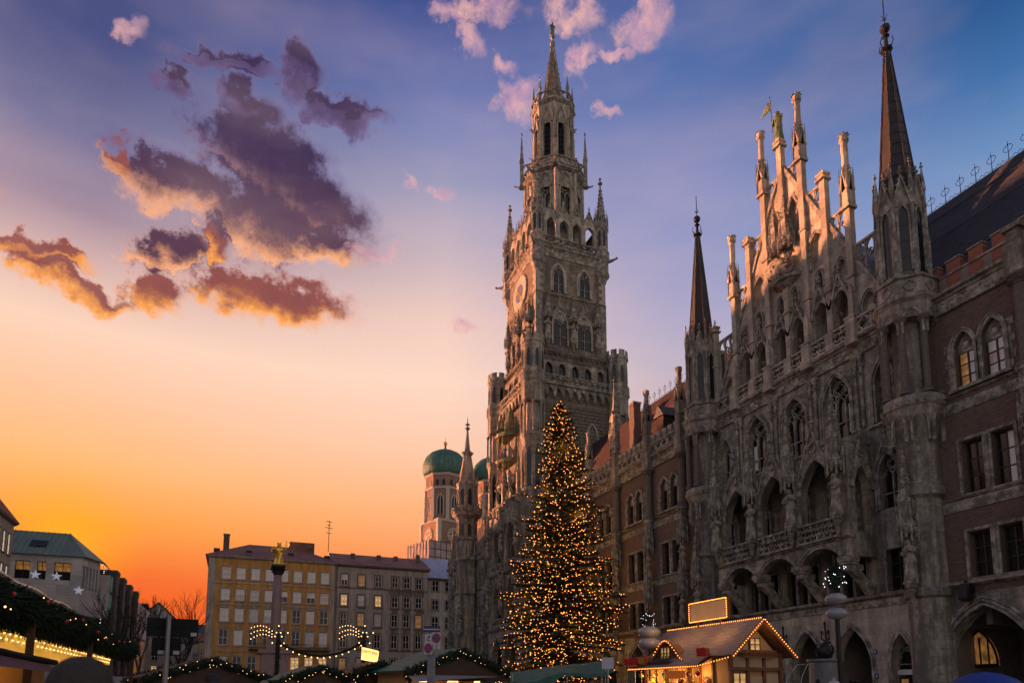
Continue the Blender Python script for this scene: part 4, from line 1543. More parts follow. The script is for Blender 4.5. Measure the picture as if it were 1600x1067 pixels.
face(mb, 'clock_rim', CARVED, SOUTH)

# corner turrets of the base
mb = MB()
mb.lathe([(0.5, 22), (1.3, 23.5), (1.35, 31.6), (1.5, 32.2), (1.62, 32.5), (1.6, 32.75), (1.0, 32.8), (1.0, 36.6), (1.45, 36.7), (1.45, 39.2), (1.65, 39.5), (1.6, 40.8), (1.4, 40.9), (1.4, 44.3), (1.55, 44.4), (1.55, 44.8), (1.3, 44.82)], 8, rot=PI / 8)
for k in range(8):
    st = len(mb.v)
    mb.box(-0.38, 0.38, 1.26, 1.44, 44.8, 45.5)
    moulding(mb, arch(0, 35.8, 36.4, 0.8, 37.1, 4), [(0.05, 0.12, 0.06)], 1.33)
    moulding(mb, arch(0, 41.2, 42.8, 0.5, 43.5, 4), [(0.05, 0.1, 0.07)], 1.29)
    moulding(mb, arch(0, 26.0, 29.8, 0.6, 31.0, 4), [(0.05, 0.12, 0.08)], 1.23)
    mb.bar(ring(0, 40.2, 0.35, 12, 4, .3), 0.08, 1.48, 1.54, True)
    mb.transform(Matrix.Rotation(k * PI / 4, 4, 'Z'), st)
    t = k * PI / 4 + PI / 8
    mb.lathe([(0.22, 0), (0.13, 0.25), (0.13, 3.4), (0.24, 3.8)], 8, (1.42 * math.cos(t), 1.42 * math.sin(t), 32.8))
TURRET = mb.mesh('corner_turret', STONE)
wt_ = MB()
for k in range(8):
    st = len(wt_.v)
    wt_.prism(arch(0, 41.2, 42.8, 0.5, 43.5, 4), 1.27, 1.31)
    wt_.transform(Matrix.Rotation(k * PI / 4, 4, 'Z'), st)
TW_WIN = wt_.mesh('upper_lights', GLASS)
wt_ = MB()
for k in range(8):
    st = len(wt_.v)
    wt_.prism(arch(0, 26.0, 29.8, 0.6, 31.0, 4), 1.22, 1.262)
    wt_.transform(Matrix.Rotation(k * PI / 4, 4, 'Z'), st)
TW_WIN2 = wt_.mesh('lower_lights', GLASS)
for x, y in ((-H0, -H0), (-H0, H0), (H0, -H0), (H0, H0)):
    o = link('corner_turret', TURRET, TW, (x, y, 0))
    link('upper_lights', TW_WIN, o)
    link('lower_lights', TW_WIN2, o)

# upper corner turrets with crocketed spires
mb = MB()
mb.lathe([(0.15, 54.6), (0.7, 56.2), (1.0, 56.6), (1.08, 57.0), (0.92, 57.2), (0.92, 59.0), (1.08, 59.2), (1.08, 60.2), (0.85, 60.4), (0.85, 63.6), (1.0, 63.8), (1.0, 64.1), (0.7, 64.3), (0.08, 70.2)], 8, rot=PI / 8)
for k in range(8):
    st = len(mb.v)
    wimperg(mb, 0, 63.4, 0.68, 65.0, 0.74, 0.9, False, 0.7)
    moulding(mb, arch(0, 60.8, 62.6, 0.36, 63.1, 3), [(0.05, 0.1, 0.06)], 0.79)
    mb.transform(Matrix.Rotation(k * PI / 4, 4, 'Z'), st)
    t = k * PI / 4 + PI / 8
    mb.lathe([(0.08, 63.2), (0.07, 65.0), (0.01, 66.0)], 4, (0.95 * math.cos(t), 0.95 * math.sin(t), 0))
    for i in range(9):
        r = 0.68 * (1 - i / 9.5) + 0.06
        mb.lump(r * math.cos(t), r * math.sin(t), 64.7 + i * 0.58, 0.12)
finial(mb, 0, 0, 69.8, 2.0)
UPT = mb.mesh('spired_turret', CARVED)
wm = MB()
for k in range(8):
    st = len(wm.v)
    wm.prism(arch(0, 60.8, 62.6, 0.36, 63.1, 3), 0.77, 0.81)
    wm.transform(Matrix.Rotation(k * PI / 4, 4, 'Z'), st)
UPW = wm.mesh('turret_windows', GLASS)
for x, y in ((-4.75, -4.75), (-4.75, 4.75), (4.75, -4.75), (4.75, 4.75)):
    o = link('spired_turret', UPT, TW, (x, y, 0))
    link('turret_windows', UPW, o)
    gm = MB()
    d = Vector((x, y, 0)).normalized()
    gm.tube([(x, y, 58.7), tuple(Vector((x, y, 58.75)) + d * 1.3), tuple(Vector((x, y, 58.9)) + d * 2.1)], [0.25, 0.2, 0.1], 6)
    gm.lump(*(Vector((x, y, 58.95)) + d * 2.1), 0.22)
    gm.build('gargoyle', CARVED, TW)


# octagonal lantern, two stages
def octagon(r, z0, z1, wn, holes, m=PALE):
    ap = r * math.cos(PI / 8)
    hw = r * math.sin(PI / 8)
    mb = MB()
    mb.wall([(-hw, z0), (-hw, z1), (hw, z1), (hw, z0)], holes, ap, 0.45)
    for h in holes:
        moulding(mb, h, [(0.06, 0.12, 0.08), (0.17, 0.08, 0.14)], ap)
    me = mb.mesh('lantern_wall', m)
    for k in range(8):
        link('lantern_wall', me, TW, (0, 0, 0), k * PI / 4)
    return ap, hw


R1 = 3.95
ap, hw = octagon(R1, 59.5, 72.0, 1, [arch(0, 63.2, 68.0, 1.55, 69.9)])
ob, oc, og, ow = MB(), MB(), MB(), MB()
balustrade(ob, -hw - 0.1, hw + 0.1, 71.75, 73.15, ap + 0.3, 0.16, 0.78)
cornice(oc, -hw - 0.25, hw + 0.25, 71.3, ap, ((0, 0), (.2, .1), (.5, .3), (.5, .44)))
for q in (-0.95, 0.0, 0.95):
    oc.bar(arch(q, 70.2, 70.5, 0.8, 71.2, 3), 0.09, ap, ap + 0.14)
wimperg(oc, 0, 69.0, 2.0, 71.1, ap, ap + 0.18, False, 0)
ow.prism(arch(0, 63.2, 68.0, 1.55, 69.9), ap - 0.44, ap - 0.40)
gothic_tracery(og, 0, 63.2, 68.0, 1.55, 69.9, ap - 0.38, ap - 0.22, 2)
bm_, cm_, gm_, wm_ = ob.mesh('balustrade', CARVED), oc.mesh('lantern_cornice', CARVED), og.mesh('tracery', CARVED), ow.mesh('lantern_window', GLASS)
for k in range(8):
    link('balustrade', bm_, TW, (0, 0, 0), k * PI / 4)
    link('lantern_cornice', cm_, TW, (0, 0, 0), k * PI / 4)
    o = link('lantern_window', wm_, TW, (0, 0, 0), k * PI / 4)
    link('tracery', gm_, o)
bt = MB()
bt.lathe([(0.34, 59.5), (0.34, 66.0), (0.24, 66.4), (0.24, 72.2)], 4, rot=0)
BT = bt.mesh('buttress', PALE)
pm = MB()
pinnacle_mb(pm, 0, 0, 0, 8.6, 0.5, 0.45)
TALLPIN = pm.mesh('pinnacle', CARVED)
fb = MB()
for k in range(8):
    t = k * PI / 4 + PI / 8
    link('buttress', BT, TW, ((R1 + 0.05) * math.cos(t), (R1 + 0.05) * math.sin(t), 0), t)
    # camera-side ridge of the octagon carries no pinnacle
    if k % 2 == 1:
        link('pinnacle', TALLPIN, TW, ((R1 + 0.55) * math.cos(t), (R1 + 0.55) * math.sin(t), 71.4), t)
        f_ = MB()
        f_.bar([(-R1 - 0.5, 74.4), (-R1 + 0.0, 74.9), (-3.3, 75.0), (-2.7, 74.8)], 0.22, -0.1, 0.1)
        f_.build('flying_buttress', CARVED, TW, (0, 0, 0), t + PI)
    g_ = MB()
    g_.tube([(R1 + 0.2, 0, 71.5), (R1 + 1.0, 0, 71.55), (R1 + 1.5, 0, 71.7)], [0.18, 0.15, 0.08], 5)
    g_.lump(R1 + 1.5, 0, 71.72, 0.17)
    g_.build('gargoyle', CARVED, TW, (0, 0, 0), t)
mb = MB()
octa(mb, 4.2, 71.75, 71.9)
mb.lathe([(3.3, 59.5), (3.3, 71.7)], 8, rot=PI / 8, cap=False)
mb.build('lantern_core', DARKROOM, TW)
R2 = 2.8
ap, hw = octagon(R2, 71.9, 82.4, 1, [arch(0, 74.2, 78.4, 1.05, 79.9)])
ob, oc, og, ow = MB(), MB(), MB(), MB()
balustrade(ob, -hw - 0.05, hw + 0.05, 82.7, 83.9, ap + 0.2, 0.14, 0.9)
cornice(oc, -hw - 0.18, hw + 0.18, 82.2, ap, ((0, 0), (.16, .1), (.4, .3), (.4, .5)))
wimperg(oc, 0, 79.2, 1.5, 81.8, ap, ap + 0.18, False, 0)
ow.prism(arch(0, 74.2, 78.4, 1.05, 79.9), ap - 0.6, ap - 0.46)
for q in range(6):
    og.bar([(-0.52, 74.8 + q * 0.7), (0.52, 74.8 + q * 0.7)], 0.1, ap - 0.44, ap - 0.3)
og.bar([(0, 74.2), (0, 79.6)], 0.08, ap - 0.4, ap - 0.26)
bm_, cm_, gm_, wm_ = ob.mesh('balustrade', CARVED), oc.mesh('lantern_cornice', CARVED), og.mesh('louvres', IRON), ow.mesh('belfry_opening', IRON)
sp_ = MB()
pinnacle_mb(sp_, 0, 0, 0, 3.4, 0.3, 0.45)
SMALLPIN = sp_.mesh('pinnacle', CARVED)
b2 = MB()
b2.lathe([(0.24, 71.9), (0.24, 78.5), (0.16, 78.9), (0.16, 82.4)], 4)
B2 = b2.mesh('buttress', PALE)
for k in range(8):
    link('balustrade', bm_, TW, (0, 0, 0), k * PI / 4)
    link('lantern_cornice', cm_, TW, (0, 0, 0), k * PI / 4)
    o = link('belfry_opening', wm_, TW, (0, 0, 0), k * PI / 4)
    link('louvres', gm_, o)
    t = k * PI / 4 + PI / 8
    link('pinnacle', SMALLPIN, TW, (2.75 * math.cos(t), 2.75 * math.sin(t), 83.2), t)
    link('buttress', B2, TW, (R2 * math.cos(t), R2 * math.sin(t), 0), t)
    for zz in (75.8, 80.2):
        g_ = MB()
        g_.tube([(R2 + 0.1, 0, zz), (R2 + 0.6, 0, zz + 0.1)], [0.14, 0.06], 5)
        g_.lump(R2 + 0.25, 0, zz - 0.3, 0.2)
        g_.build('gargoyle', CARVED, TW, (0, 0, 0), t)
mb = MB()
octa(mb, 2.95, 82.5, 82.7)
mb.build('gallery_floor', STONE, TW)
# openwork spire
mb = MB()
Z0, Z1, RA, RB = 82.7, 93.6, 1.62, 0.16
for k in range(8):
    t = k * PI / 4 + PI / 8
    c_, s_ = math.cos(t), math.sin(t)
    mb.tube([(RA * c_, RA * s_, Z0), (RB * c_, RB * s_, Z1)], [0.15, 0.06], 5)
    for i in range(15):
        u = (i + 0.5) / 15
        r = RA + (RB - RA) * u + 0.1
        mb.lump(r * c_, r * s_, Z0 + (Z1 - Z0) * u, 0.13 * (1 - 0.5 * u), 0.15)
    t2 = t + PI / 4
    for i in range(12):
        u = (i + 0.3) / 12.2
        r = RA + (RB - RA) * u
        z = Z0 + (Z1 - Z0) * u
        mb.tube([(r * c_, r * s_, z), (r * math.cos(t2), r * math.sin(t2), z)], 0.07 * (1 - 0.4 * u), 4)
        if i < 9:
            u2 = (i + 1.3) / 12.2
            r2 = RA + (RB - RA) * u2
            tm = t + PI / 8
            rm, zm = (r + r2) / 2 * math.cos(PI / 8), Z0 + (Z1 - Z0) * (u + u2) / 2
            mb.tube([(r * c_, r * s_, z), (rm * math.cos(tm), rm * math.sin(tm), zm + 0.25), (r * math.cos(t2), r * math.sin(t2), z)], 0.05, 4)
            mb.tube([(rm * math.cos(tm), rm * math.sin(tm), z), (rm * math.cos(tm), rm * math.sin(tm), zm + 0.4)], 0.05, 4)
mb.lathe([(RA * 0.62, Z0), (0.08, Z1 - 0.6)], 8, rot=PI / 8)
mb.lathe([(0.2, 93.3), (0.42, 93.6), (0.3, 93.9), (0.16, 94.0), (0.14, 94.4), (0.36, 94.6), (0.36, 94.75), (0.1, 94.8)], 8)
mb.build('openwork_spire', CARVED, TW)
mb = MB()
figure_mb(mb, 2.2, seed=5)
mb.build('spire_figure', BRONZE, TW, (0, 0, 94.75), PI)

# carillon oriel on the square side: two open floors of painted figures under a green copper hood
GILT = mat('gilded_green_copper', (0.15, 0.15, 0.07), 0.5, metal=0.3, noise=4, bump=0.4, bscale=9, var=0.5)
mb = MB()
for z, r in ((26.6, 0.3), (27.6, 1.6), (30.9, 1.75), (34.4, 1.8)):
    mb.lathe([(r, z), (r + 0.25, z + 0.15), (r + 0.25, z + 0.55), (r, z + 0.7)], 12, (0, 0, 0), PI / 12)
mb.lathe([(0.25, 25.6), (0.6, 26.4), (1.4, 27.3), (1.8, 27.6)], 12, rot=PI / 12)
for k in range(7):
    t = PI * k / 6
    for z0, z1 in ((28.2, 30.9), (31.5, 34.4)):
        mb.lathe([(0.1, z0), (0.08, z1)], 6, (1.75 * math.cos(t), 1.75 * math.sin(t), 0))
    pinnacle_mb(mb, 1.75 * math.cos(t), 1.75 * math.sin(t), 35.0, 2.6, 0.22, 0.4, crk=False)
    mb.lump(1.95 * math.cos(t), 1.95 * math.sin(t), 35.4, 0.3)
    mb.lump(1.95 * math.cos(t + .2), 1.95 * math.sin(t + .2), 31.2, 0.2)
mb.lathe([(1.7, 35.0), (1.5, 36.0), (0.9, 36.8), (0.5, 38.4)], 8)
mb.transform(Matrix.Translation((1.0, H0 + 0.1, 0)))
o = face(mb, 'carillon_oriel', GILT, SOUTH)
mb = MB()
mb.box(-0.6, 2.6, H0 + 0.01, H0 + 0.12, 28.2, 34.4)
mb.build('carillon_niche', DARKROOM, o)
paints = [mat('painted_red', (0.35, 0.05, 0.04), 0.6), mat('painted_blue', (0.06, 0.10, 0.28), 0.6), mat('painted_cream', (0.5, 0.42, 0.3), 0.6)]
for zf, n in ((28.25, 5), (31.55, 5)):
    for k in range(n):
        t = PI * (k + 0.5) / n
        b = MB()
        figure_mb(b, 1.7, seed=k + int(zf))
        b.build('carillon_figure', paints[(k + int(zf)) % 3], o, (1.0 + 1.2 * math.cos(t), H0 + 0.25 + 1.2 * math.sin(t), zf), -PI / 2 + t)
# porch storeys under the carillon
mb = MB()
hs = [arch(c, 0.1, 5, 3.6, 8.4) for c in (-2.3, 2.3)] + [arch(c, 10.4, 13, 3.0, 15.4) for c in (-2.3, 2.3)] + [arch(c, 17.6, 20.2, 3.0, 23.0) for c in (-2.3, 2.3)]
mb.wall([(-5.6, -0.3), (-5.6, 25.5), (5.6, 25.5), (5.6, -0.3)], hs, H0 + 1.4, 0.7)
for h in hs:
    moulding(mb, h, [(0.09, 0.18, 0.1), (0.26, 0.12, 0.18)], H0 + 1.4)
mb.box(-5.5, 5.5, H0, H0 + 1.38, 9.0, 9.6)
mb.box(-5.5, 5.5, H0, H0 + 1.38, 16.2, 16.6)
mb.box(-5.5, 5.5, H0, H0 + 1.38, 25.0, 25.4)
mb.box(-5.55, -5.2, H0, H0 + 1.38, 0, 25)
mb.box(5.2, 5.55, H0, H0 + 1.38, 0, 25)
for z in (9.2, 16.3, 25.2):
    cornice(mb, -5.8, 5.8, z, H0 + 1.4)
face(mb, 'porch_wall', STONE, SOUTH)
for z in (9.7, 16.8):
    for c in (-2.3, 2.3):
        mb = MB()
        balustrade(mb, c - 1.7, c + 1.7, z, z + 1.1, H0 + 1.5, 0.16, 0.8)
        face(mb, 'balustrade', CARVED, SOUTH)
for c in (-2.3, 2.3):
    mb = MB()
    wimperg(mb, c, 22.6, 4.0, 27.2, H0 + 1.45, H0 + 1.7, True, 2.0)
    face(mb, 'gablet', CARVED, SOUTH)
for c in (-4.9, 0, 4.9):
    for z, sc in ((12.2, 1.0), (19.4, 1.0)):
        o = link('statue', STATUE_MESH[int(z) % 4], TW)
        o.matrix_local = Matrix.Rotation(SOUTH, 4, 'Z') @ Matrix.Translation((c, H0 + 1.9, z))
        link('pedestal', PEDESTAL, o)
        link('canopy', CANOPY, o, (0, -0.05, 2.5), 0, (1, 1, 0.7))
    o = link('pinnacle', TALLPIN, TW)
    o.matrix_local = Matrix.Rotation(SOUTH, 4, 'Z') @ Matrix.Translation((c, H0 + 1.5, 24.5)) @ Matrix.Scale(0.9, 4)

# the lantern and spire stand a little taller than the courses they were drawn on
KZ = 1.033
for o in list(TW.children):
    zs = [v.co.z for v in o.data.vertices]
    if o.location.z + min(zs) * o.scale.z > 58.4:
        o.location.z = 59 * (1 - KZ) + KZ * o.location.z
        o.scale.z *= KZ

# small spired stair turret on the far wing of the hall
mb = MB()
mb.lathe([(1.75, 0), (1.75, 6.5), (1.95, 6.8), (1.75, 7.0), (1.75, 15.6), (1.95, 15.9), (1.75, 16.2), (1.7, 20.6), (2.0, 21.0), (2.0, 21.3), (1.5, 21.5), (1.5, 23.9), (1.7, 24.1), (1.7, 24.4), (1.42, 24.5), (1.42, 27.0), (1.8, 27.5), (2.2, 27.8), (2.2, 28.0), (1.5, 28.05), (1.5, 32.3), (1.72, 32.6), (1.72, 32.9), (1.3, 33.2), (0.62, 37.3), (0.85, 37.6), (0.85, 37.85), (0.45, 38.0), (0.1, 41.6)], 8, rot=PI / 8)
mb.lathe([(0.2, 41.5), (0.42, 41.8), (0.16, 42.0), (0.1, 42.2), (0.4, 42.4), (0.08, 42.6), (0.03, 43.6)], 8)
o = mb.build('stair_turret', STONE, TH, (64.2, 1.2, 0))
mb = MB()
for k in range(8):
    st = len(mb.v)
    balustrade(mb, -0.86, 0.86, 28.0, 29.05, 2.05, 0.12, 0.45)
    moulding(mb, arch(0, 29.4, 31.2, 0.62, 32.0, 4), [(0.05, 0.12, 0.1)], 1.386)
    moulding(mb, arch(0, 24.7, 26.0, 0.6, 26.6, 4), [(0.05, 0.12, 0.1)], 1.312)
    mb.transform(Matrix.Rotation(k * PI / 4, 4, 'Z'), st)
    t = k * PI / 4 + PI / 8
    c_, s_ = math.cos(t), math.sin(t)
    mb.lathe([(0.1, 32.4), (0.09, 33.6), (0.01, 34.6)], 4, (1.6 * c_, 1.6 * s_, 0))
    mb.lathe([(0.12, 24.4), (0.12, 27.2), (0.2, 27.6)], 6, (1.5 * c_, 1.5 * s_, 0))
    mb.lathe([(0.1, 28.0), (0.1, 32.3)], 6, (1.52 * c_, 1.52 * s_, 0))
    mb.lump(0.85 * c_, 0.85 * s_, 37.85, 0.16)
    for z in (21.2, 16.0):
        mb.lathe([(0.14, z), (0.12, z + 1.6), (0.02, z + 2.8)], 4, (1.85 * c_, 1.85 * s_, 0))
    for i in range(10):
        u = i / 10
        r = 1.28 * (1 - u) + 0.6 * u
        mb.lump(r * c_, r * s_, 33.4 + 3.8 * u, 0.07)
mb.build('turret_carving', CARVED, o)
wm = MB()
for k in range(8):
    st = len(wm.v)
    wm.prism(arch(0, 29.4, 31.2, 0.62, 32.0, 4), 1.37, 1.41)
    wm.transform(Matrix.Rotation(k * PI / 4, 4, 'Z'), st)
wm.build('upper_lights', GLASS, o)
wm = MB()
for k in range(8):
    st = len(wm.v)
    wm.prism(arch(0, 24.7, 26.0, 0.6, 26.6, 4), 1.30, 1.335)
    wm.transform(Matrix.Rotation(k * PI / 4, 4, 'Z'), st)
wm.build('lower_lights', GLASS, o)
for k, (t, z) in enumerate(((PI * 0.5, 17.2), (PI * 0.25, 10.2), (PI * 0.75, 10.2), (PI * 0.0, 17.2), (PI * 0.0, 10.2))):
    so = link('statue', STATUE_MESH[k % 4], TH, (64.2 + 1.95 * math.cos(t), 1.2 + 1.95 * math.sin(t), z), t - PI / 2, 0.95)
    link('pedestal', PEDESTAL, so)
    link('canopy', CANOPY, so, (0, -0.05, 2.5), 0, (1, 1, 0.75))

# ------------------------------------------------------------------ houses round the square
def plaster(name, col, var=0.12, soot=0.42):
    return mat(name, col, 0.9, noise=0.7, var=var, bump=0.25, bscale=10, soot=soot, streak=True)


OCHRE = plaster('ochre_plaster', (0.62, 0.33, 0.09))
GREYP = plaster('grey_plaster', (0.43, 0.385, 0.325))
BROWNP = plaster('brown_painted_plaster', (0.21, 0.165, 0.125))
CREAM = plaster('cream_plaster', (0.5, 0.46, 0.40))
WHITEP = plaster('white_plaster', (0.5, 0.48, 0.45))
BEIGE = plaster('beige_plaster', (0.40, 0.33, 0.24))
CONC = mat('grey_stone_cladding', (0.46, 0.45, 0.42), 0.8, noise=0.6, var=0.12, joints=(3.2, 1.6, 0.025), bump=0.2, bscale=6, soot=0.2)
OLDROOF = mat('faded_red_metal_roof', (0.25, 0.115, 0.085), 0.7, noise=0.4, var=0.5, bump=0.3, bscale=3, soot=0.4)


def house(name, label, loc, rotz, wd, dp, h, cols, rows, ww, m, trim, roofm, ridge, glass, surround=0.12, frame=WHITEW, awn=None, group=None, hip=True, wcols=2, wrows=2, deep=0.16, side=None):
    """town house: local X along the front, +Y out; rows of (sill, head); glass(i,j) picks the pane material"""
    H = thing(name, label, 'building', loc, rotz, group)
    hs = [rect(x - ww / 2, x + ww / 2, a_, b_) for x in cols for a_, b_ in rows]
    mb = MB()
    mb.wall([(-wd / 2, -0.3), (-wd / 2, h), (wd / 2, h), (wd / 2, -0.3)], hs, 0, deep)
    mb.box(-wd / 2 + 0.001, wd / 2 - 0.001, -dp, -deep - 0.1, -0.3, h - 0.001)
    mb.build('wall', m, H)
    mb = MB()
    cornice(mb, -wd / 2 - 0.25, wd / 2 + 0.25, h - 0.35, 0.02, ((0, 0), (.15, .08), (.4, .22), (.45, .4)))
    mb.build('eaves_cornice', trim, H)
    mb = MB()
    e = 0.5
    zr = h + 0.06
    ins = dp * 0.45 if hip else 0
    mb.add([(-wd / 2 - e, e, zr), (wd / 2 + e, e, zr), (wd / 2 + e, -dp - e, zr), (-wd / 2 - e, -dp - e, zr), (-wd / 2 + ins - (0 if hip else e), -dp / 2, ridge), (wd / 2 - ins + (0 if hip else e), -dp / 2, ridge)],
           [(0, 1, 5, 4), (1, 2, 5), (2, 3, 4, 5), (3, 0, 4), (3, 2, 1, 0)])
    mb.build('roof', roofm, H)
    sm = MB()
    if surround:
        sm.bar(rect(-ww / 2 - surround / 2, ww / 2 + surround / 2, -surround / 2, 1 + surround / 2), surround, -0.05, 0.06, True)
    key = {}
    for j, (a_, b_) in enumerate(rows):
        hh = round(b_ - a_, 2)
        if surround and hh not in key:
            sm = MB()
            sm.bar(rect(-ww / 2 - surround / 2, ww / 2 + surround / 2, -surround / 2, hh + surround / 2), surround, -0.05, 0.06, True)
            sm.box(-ww / 2 - surround - 0.06, ww / 2 + surround + 0.06, 0, 0.16, -surround - 0.1, -surround + 0.02)
            key[hh] = sm.mesh('window_surround', trim)
        for i, x in enumerate(cols):
            gm = glass(i, j)
            if gm is CURTAIN_SKY:
                gm = random.choice((CURTAIN_SKY, CURTAIN_SKY, CURT2, CURT3, [CURT2, CURT2, CURTAIN_SKY, CURTAIN_SKY], [GLASS, GLASS, CURTAIN_SKY, CURT3]))
            o = casement(H, x, a_, ww, b_ - a_, -deep + 0.04, wcols, wrows, frame, gm, fw=0.08)
            if surround:
                link('window_surround', key[hh], o, (0, deep - 0.04, 0))
    return H


def pick(rnd, tbl):
    r = rnd.random()
    for p, m in tbl:
        if r < p:
            return m
        r -= p
    return tbl[-1][1]


rn = random.Random(21)
CURT2 = mat('grey_curtained_glass', (0.45, 0.46, 0.46), 0.25, spec=0.6, noise=2.5, var=0.3)
CURT3 = mat('half_drawn_blind', (0.58, 0.54, 0.46), 0.3, spec=0.5, noise=1.2, var=0.35)
ROWS = [(5.0, 7.0), (8.75, 11.1), (12.4, 14.5), (15.75, 17.55), (19.1, 20.95)]
gy = {}
for j in range(5):
    for i in range(8):
        gy[i, j] = CURTAIN_SKY if j >= 2 and (j > 2 or i < 4) else (LIT if j == 0 and i > 2 else pick(rn, [(0.45, CURTAIN_SKY), (0.55, GLASS)]))
gy[6, 3] = CURTAIN_SKY
gy[7, 2] = GLASS
# fronts face the camera (-Y): turned half round, so local +X is the street's left
Y0 = 115.0
CX = 5.35
cols = [CX - (-1.65 + 2.142 * k) for k in range(7, -1, -1)]
yel = house('apartment_house', 'ochre yellow five-storey apartment house behind the golden column', (CX, Y0, 0), PI, 19.25, 13, 22.6, cols, ROWS, 1.3, OCHRE, GREYP, OLDROOF, 26.0,
            lambda i, j: gy[7 - i, j], 0.13, hip=True)
mb = MB()
for z in (18.35, 14.95, 7.7):
    mb.box(-9.6, 9.6, -0.05, 0.12, z, z + 0.22)
for x in (-9.3, 9.1):
    mb.box(x - 0.3 if x < 0 else x - 0.5, x + 0.3 if x < 0 else x + 0.5, -0.05, 0.07, 0, 22.2)
mb.build('plaster_bands', GREYP, yel)
sh = MB()
for k in range(7):
    t = PI * k / 6
    sh.bar([(0, 0), (0.55 * math.cos(t), 0.5 * math.sin(t))], 0.09, 0.0, 0.08)
sh.bar([(0.62 * math.cos(PI * k / 8), 0.55 * math.sin(PI * k / 8)) for k in range(9)], 0.1, 0, 0.1)
SHELL = sh.mesh('shell_ornament', GREYP)
for x in cols:
    link('shell_ornament', SHELL, yel, (x, 0.02, 14.66))
    link('shell_ornament', SHELL, yel, (x, 0.02, 11.26))
rail = MB()
rail.box(-9.0, 3.2, 0.02, 0.9, 7.95, 8.15)
for k in range(62):
    rail.box(-9 + k * 0.197, -8.97 + k * 0.197, 0.84, 0.88, 8.15, 9.0)
rail.box(-9.0, 3.2, 0.83, 0.89, 9.0, 9.06)
rail.build('balcony', IRON, yel)
for x, z in ((7.3, 2.9), (-6.0, 1.6)):
    mb = MB()
    mb.cbox(x, -4.5, 24.0, 0.9, 0.7, z)
    mb.cbox(x, -4.5, 24.0 + z, 1.05, 0.85, 0.15)
    mb.build('chimney', BRICK, yel)
mb = MB()
mb.cbox(-4.6, -6.0, 24.8, 4.0, 2.4, 1.9)
mb.build('roof_housing', OLDROOF, yel)
for x in (9.0, 4.2, -2.2, -8.0):
    mb = MB()
    mb.cbox(x - 0.4, -2.0, 23.6, 0.9, 0.8, 0.5)
    mb.build('roof_hatch', IRON, yel)
mb = MB()
mb.tube([(0, 0, 0), (0, 0, 5.5)], 0.06, 5)
for z, L_ in ((3.2, 0.9), (4.1, 1.3), (4.6, 0.6), (5.2, 1.0)):
    mb.tube([(-L_ / 2, 0, z), (L_ / 2, 0, z + 0.15)], 0.05, 4)
mb.build('aerial', IRON, yel, (-10.0 + 1.0, -5.5, 25.6))

CX2 = 22.85
gcols = [CX2 - x for x in (16.5, 19.3, 22.15, 25.0, 27.05, 29.15)]
gg = {}
for j in range(5):
    for i in range(6):
        gg[i, j] = GLASS if i > 2 else pick(rn, [(0.2, LITDIM), (0.3, CURTAIN_SKY), (0.5, GLASS)])
gg[0, 3] = gg[2, 3] = LIT
gg[1, 3] = CURTAIN_SKY
gg[0, 0] = LITDIM
gg[5, 2] = LITDIM
gre = house('apartment_house', 'grey five-storey house with dark painted panels right of the ochre house', (CX2, Y0 + 0.15, 0), PI, 15.6, 13, 22.5, gcols, ROWS, 1.05, GREYP, BROWNP, OLDROOF, 25.6,
            lambda i, j: gg[i, j], 0.26, hip=False)
pm_ = MB()
pm_.prism([(-1.0, 8.2), (-1.0, 18.4), (0, 19.0), (1.0, 18.4), (1.0, 8.2)], -0.02, 0.03)
for x in gcols[3:]:
    for a_, b_ in zip([8.2] + [r[1] + 0.26 for r in ROWS[1:4]], [r[0] - 0.3 for r in ROWS[1:4]] + [18.5]):
        mb = MB()
        mb.box(-0.98, 0.98, -0.02, 0.025, a_, b_)
        mb.build('painted_panel', BROWNP, gre, (x, 0, 0))
    for z in (14.9, 11.6):
        mb = MB()
        mb.lathe([(0.5, -0.02), (0.5, 0.05)], 14)
        mb.transform(Matrix.Translation((1.02, 0.0, z)) @ Matrix.Rotation(-PI / 2, 4, 'X'))
        mb.build('medallion', GREYP, gre, (x, 0, 0))
    mb = MB()
    mb.prism([(-1.05, 18.51), (0, 19.1), (1.05, 18.51)], -0.02, 0.05)
    mb.build('pediment', BROWNP, gre, (x, 0, 0))
mb = MB()
mb.box(-7.8, 7.8, -0.05, 0.1, 18.6, 18.8)
mb.tube([(7.6, 0.12, 0.2), (7.6, 0.12, 22.3)], 0.08, 6)
mb.build('downpipe_and_band', BROWNP, gre)
for x in (0.0, -3.0, -7.0, 4.5):
    mb = MB()
    mb.cbox(x, -4.0, 23.6, 0.7, 0.6, 1.7 if x > -5 else 2.2)
    mb.build('chimney', BRICK, gre)
wh = house('town_house', 'narrow cream house with glazed roof squeezed between grey house and town hall', (34.6, Y0 + 1.2, 0), PI, 7.6, 12, 21.3, [-0.2, 2.2], ROWS[1:], 1.2, CREAM, BROWNP, mat('zinc_and_glass_roof', (0.30, 0.38, 0.44), 0.25, metal=0.3, noise=1, var=0.2), 26.0,
           lambda i, j: GLASS, 0.1, hip=False)

STGREEN = mat('green_sheet_metal_roof', (0.13, 0.18, 0.14), 0.6, noise=0.4, var=0.25)
